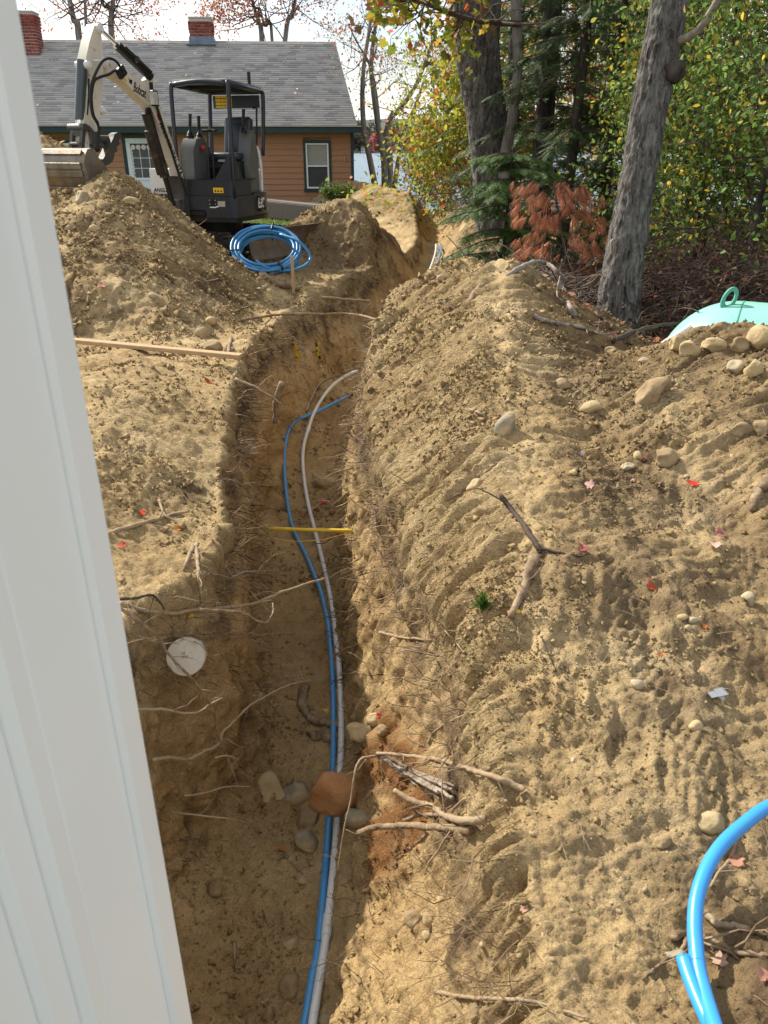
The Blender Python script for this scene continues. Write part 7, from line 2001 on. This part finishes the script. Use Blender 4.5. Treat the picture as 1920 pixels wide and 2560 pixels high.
# ---------------------------------------------------------------- single fallen leaves
def fallen(u, v, wpx, col, label, seed, shape=MAPLE):
    p, n_ = ray(u, v); zc = (p - CAMV).dot(Vector((0, CP, -SP))); s = wpx * .82 / FPX * zc
    r = np.random.default_rng(seed); sc = Scatter()
    a = r.uniform(0, 6.28); up_ = np.array((n_ * .8 + Vector((0, -.35, .5)))[:]) + r.normal(size=3) * .25
    sv = shape[0].copy(); sv[:, 2] += .25 * (sv[:, 1] ** 2) - .18 * (sv[:, 0] - .5) ** 2 + .05 * np.sin(sv[:, 0] * 9 + sv[:, 1] * 5)
    sv[:, 0] -= .4
    sc.add((sv, shape[1]), np.zeros((1, 3)), rot_from(np.array([[math.cos(a), math.sin(a), .1]]), up_[None]), np.array([s]), np.array([col]))
    o = sc.build('fallen_leaf', M_DRYLEAF); o.location = p + n_ * (.006 + s * .12); tag(o, label, 'leaf'); return o
for i, q in enumerate([
    (1453, 1372, 40, (.42, .10, .11), 'dark pink maple leaf beside the standing stick'), (1475, 1217, 30, (.60, .36, .32), 'pale pink leaf in the middle of the right slope'), (1607, 1152, 22, (.45, .08, .09), 'red leaf tucked beside the soil-covered boulder'),
    (1731, 1212, 34, (.50, .03, .025), 'vivid red leaf on the right slope below the boulder'), (1800, 1335, 34, (.48, .16, .16), 'upper pink leaf of two near the right edge'), (1782, 1361, 44, (.58, .38, .33), 'lower pale leaf of two near the right edge'),
    (1452, 1135, 18, (.55, .42, .40), 'small whitish leaf on the right slope'), (1626, 1465, 40, (.45, .08, .03), 'orange-red leaf among pebbles on the right slope'), (1757, 1567, 26, (.55, .17, .03), 'orange leaf by the three pebbles'),
    (1651, 1640, 22, (.48, .14, .05), 'small orange leaf above the whitish pebble'), (351, 1284, 24, (.62, .05, .02), 'bright red leaf on top of the left bank'), (445, 1322, 22, (.60, .22, .04), 'orange leaf next to the thick root on the left bank'),
    (306, 1365, 26, (.45, .07, .04), 'red leaf at the left lip near the door frame'), (809, 1258, 24, (.58, .09, .10), 'red leaf on the trench floor beside the white conduit'), (475, 1535, 20, (.70, .48, .03), 'yellow leaf caught on the long pale root'),
    (814, 1780, 22, (.60, .46, .05), 'yellow leaf on the trench floor left of the blue line'), (949, 1790, 14, (.66, .04, .02), 'tiny bright red leaf at the foot of the right wall'), (700, 2127, 34, (.42, .16, .05), 'curled orange-brown leaf left of the pipes'),
    (800, 1920, 14, (.58, .42, .06), 'small yellow leaf left of the rusty boulder'), (1845, 2163, 46, (.40, .20, .13), 'brown leaf inside the near blue pipe loop'), (1797, 2398, 52, (.50, .33, .24), 'pale brown leaf under the thick roots at lower right'),
    (1905, 2440, 50, (.45, .22, .17), 'pinkish brown leaf at the lower right edge'), (1315, 2270, 28, (.46, .27, .19), 'faded leaf on the soil left of the near blue pipe'), (255, 716, 26, (.52, .18, .18), 'pink leaf on the left spoil bank'),
    (520, 957, 30, (.34, .08, .03), 'dark red leaf below the board end'), (1050, 1405, 10, (.60, .30, .05), 'tiny orange leaf on the right trench wall'), (1295, 1533, 16, (.66, .45, .04), 'yellow leaf under the mossy root log')]):
    fallen(*q[:4], q[4], 300 + i)
# leaves lying on the roof
rng = np.random.default_rng(71); sc = Scatter(); n = 46
px_ = np.stack([rng.uniform(-11.5, -1.2, n), rng.uniform(.2, .95, n) * SLN, np.full(n, .03)], 1)
px_ = np.array([(Msl @ Vector(q))[:] for q in px_])
sc.add(OVATE, px_, rot_from(rand_dirs(rng, n, .4), np.tile((0, -.5, .85), (n, 1)) + rng.normal(size=(n, 3)) * .3), rng.uniform(.07, .15, n), np.array([(.62, .55, .5), (.6, .45, .36), (.5, .3, .2)])[rng.integers(0, 3, n)])
o = sc.build('roof_leaves', M_DRYLEAF, roof); tag(o, kind='stuff')
# a tuft of grass on the right wall
p, n_ = ray(1207, 1515); n = 60; sc = Scatter(); rng = np.random.default_rng(72)
ax = rng.normal(size=(n, 3)) * .6 + np.array(n_[:]) + np.array((0, 0, .6))
sc.add(BL, rng.normal(size=(n, 3)) * .008, rot_from(ax, rand_dirs(rng, n)), rng.uniform(.03, .06, n), np.array([(.05, .11, .02), (.08, .14, .03)])[rng.integers(0, 2, n)])
o = sc.build('grass_tuft', M_LEAF); o.location = p; tag(o, 'small green grass tuft on the right bank', 'grass')
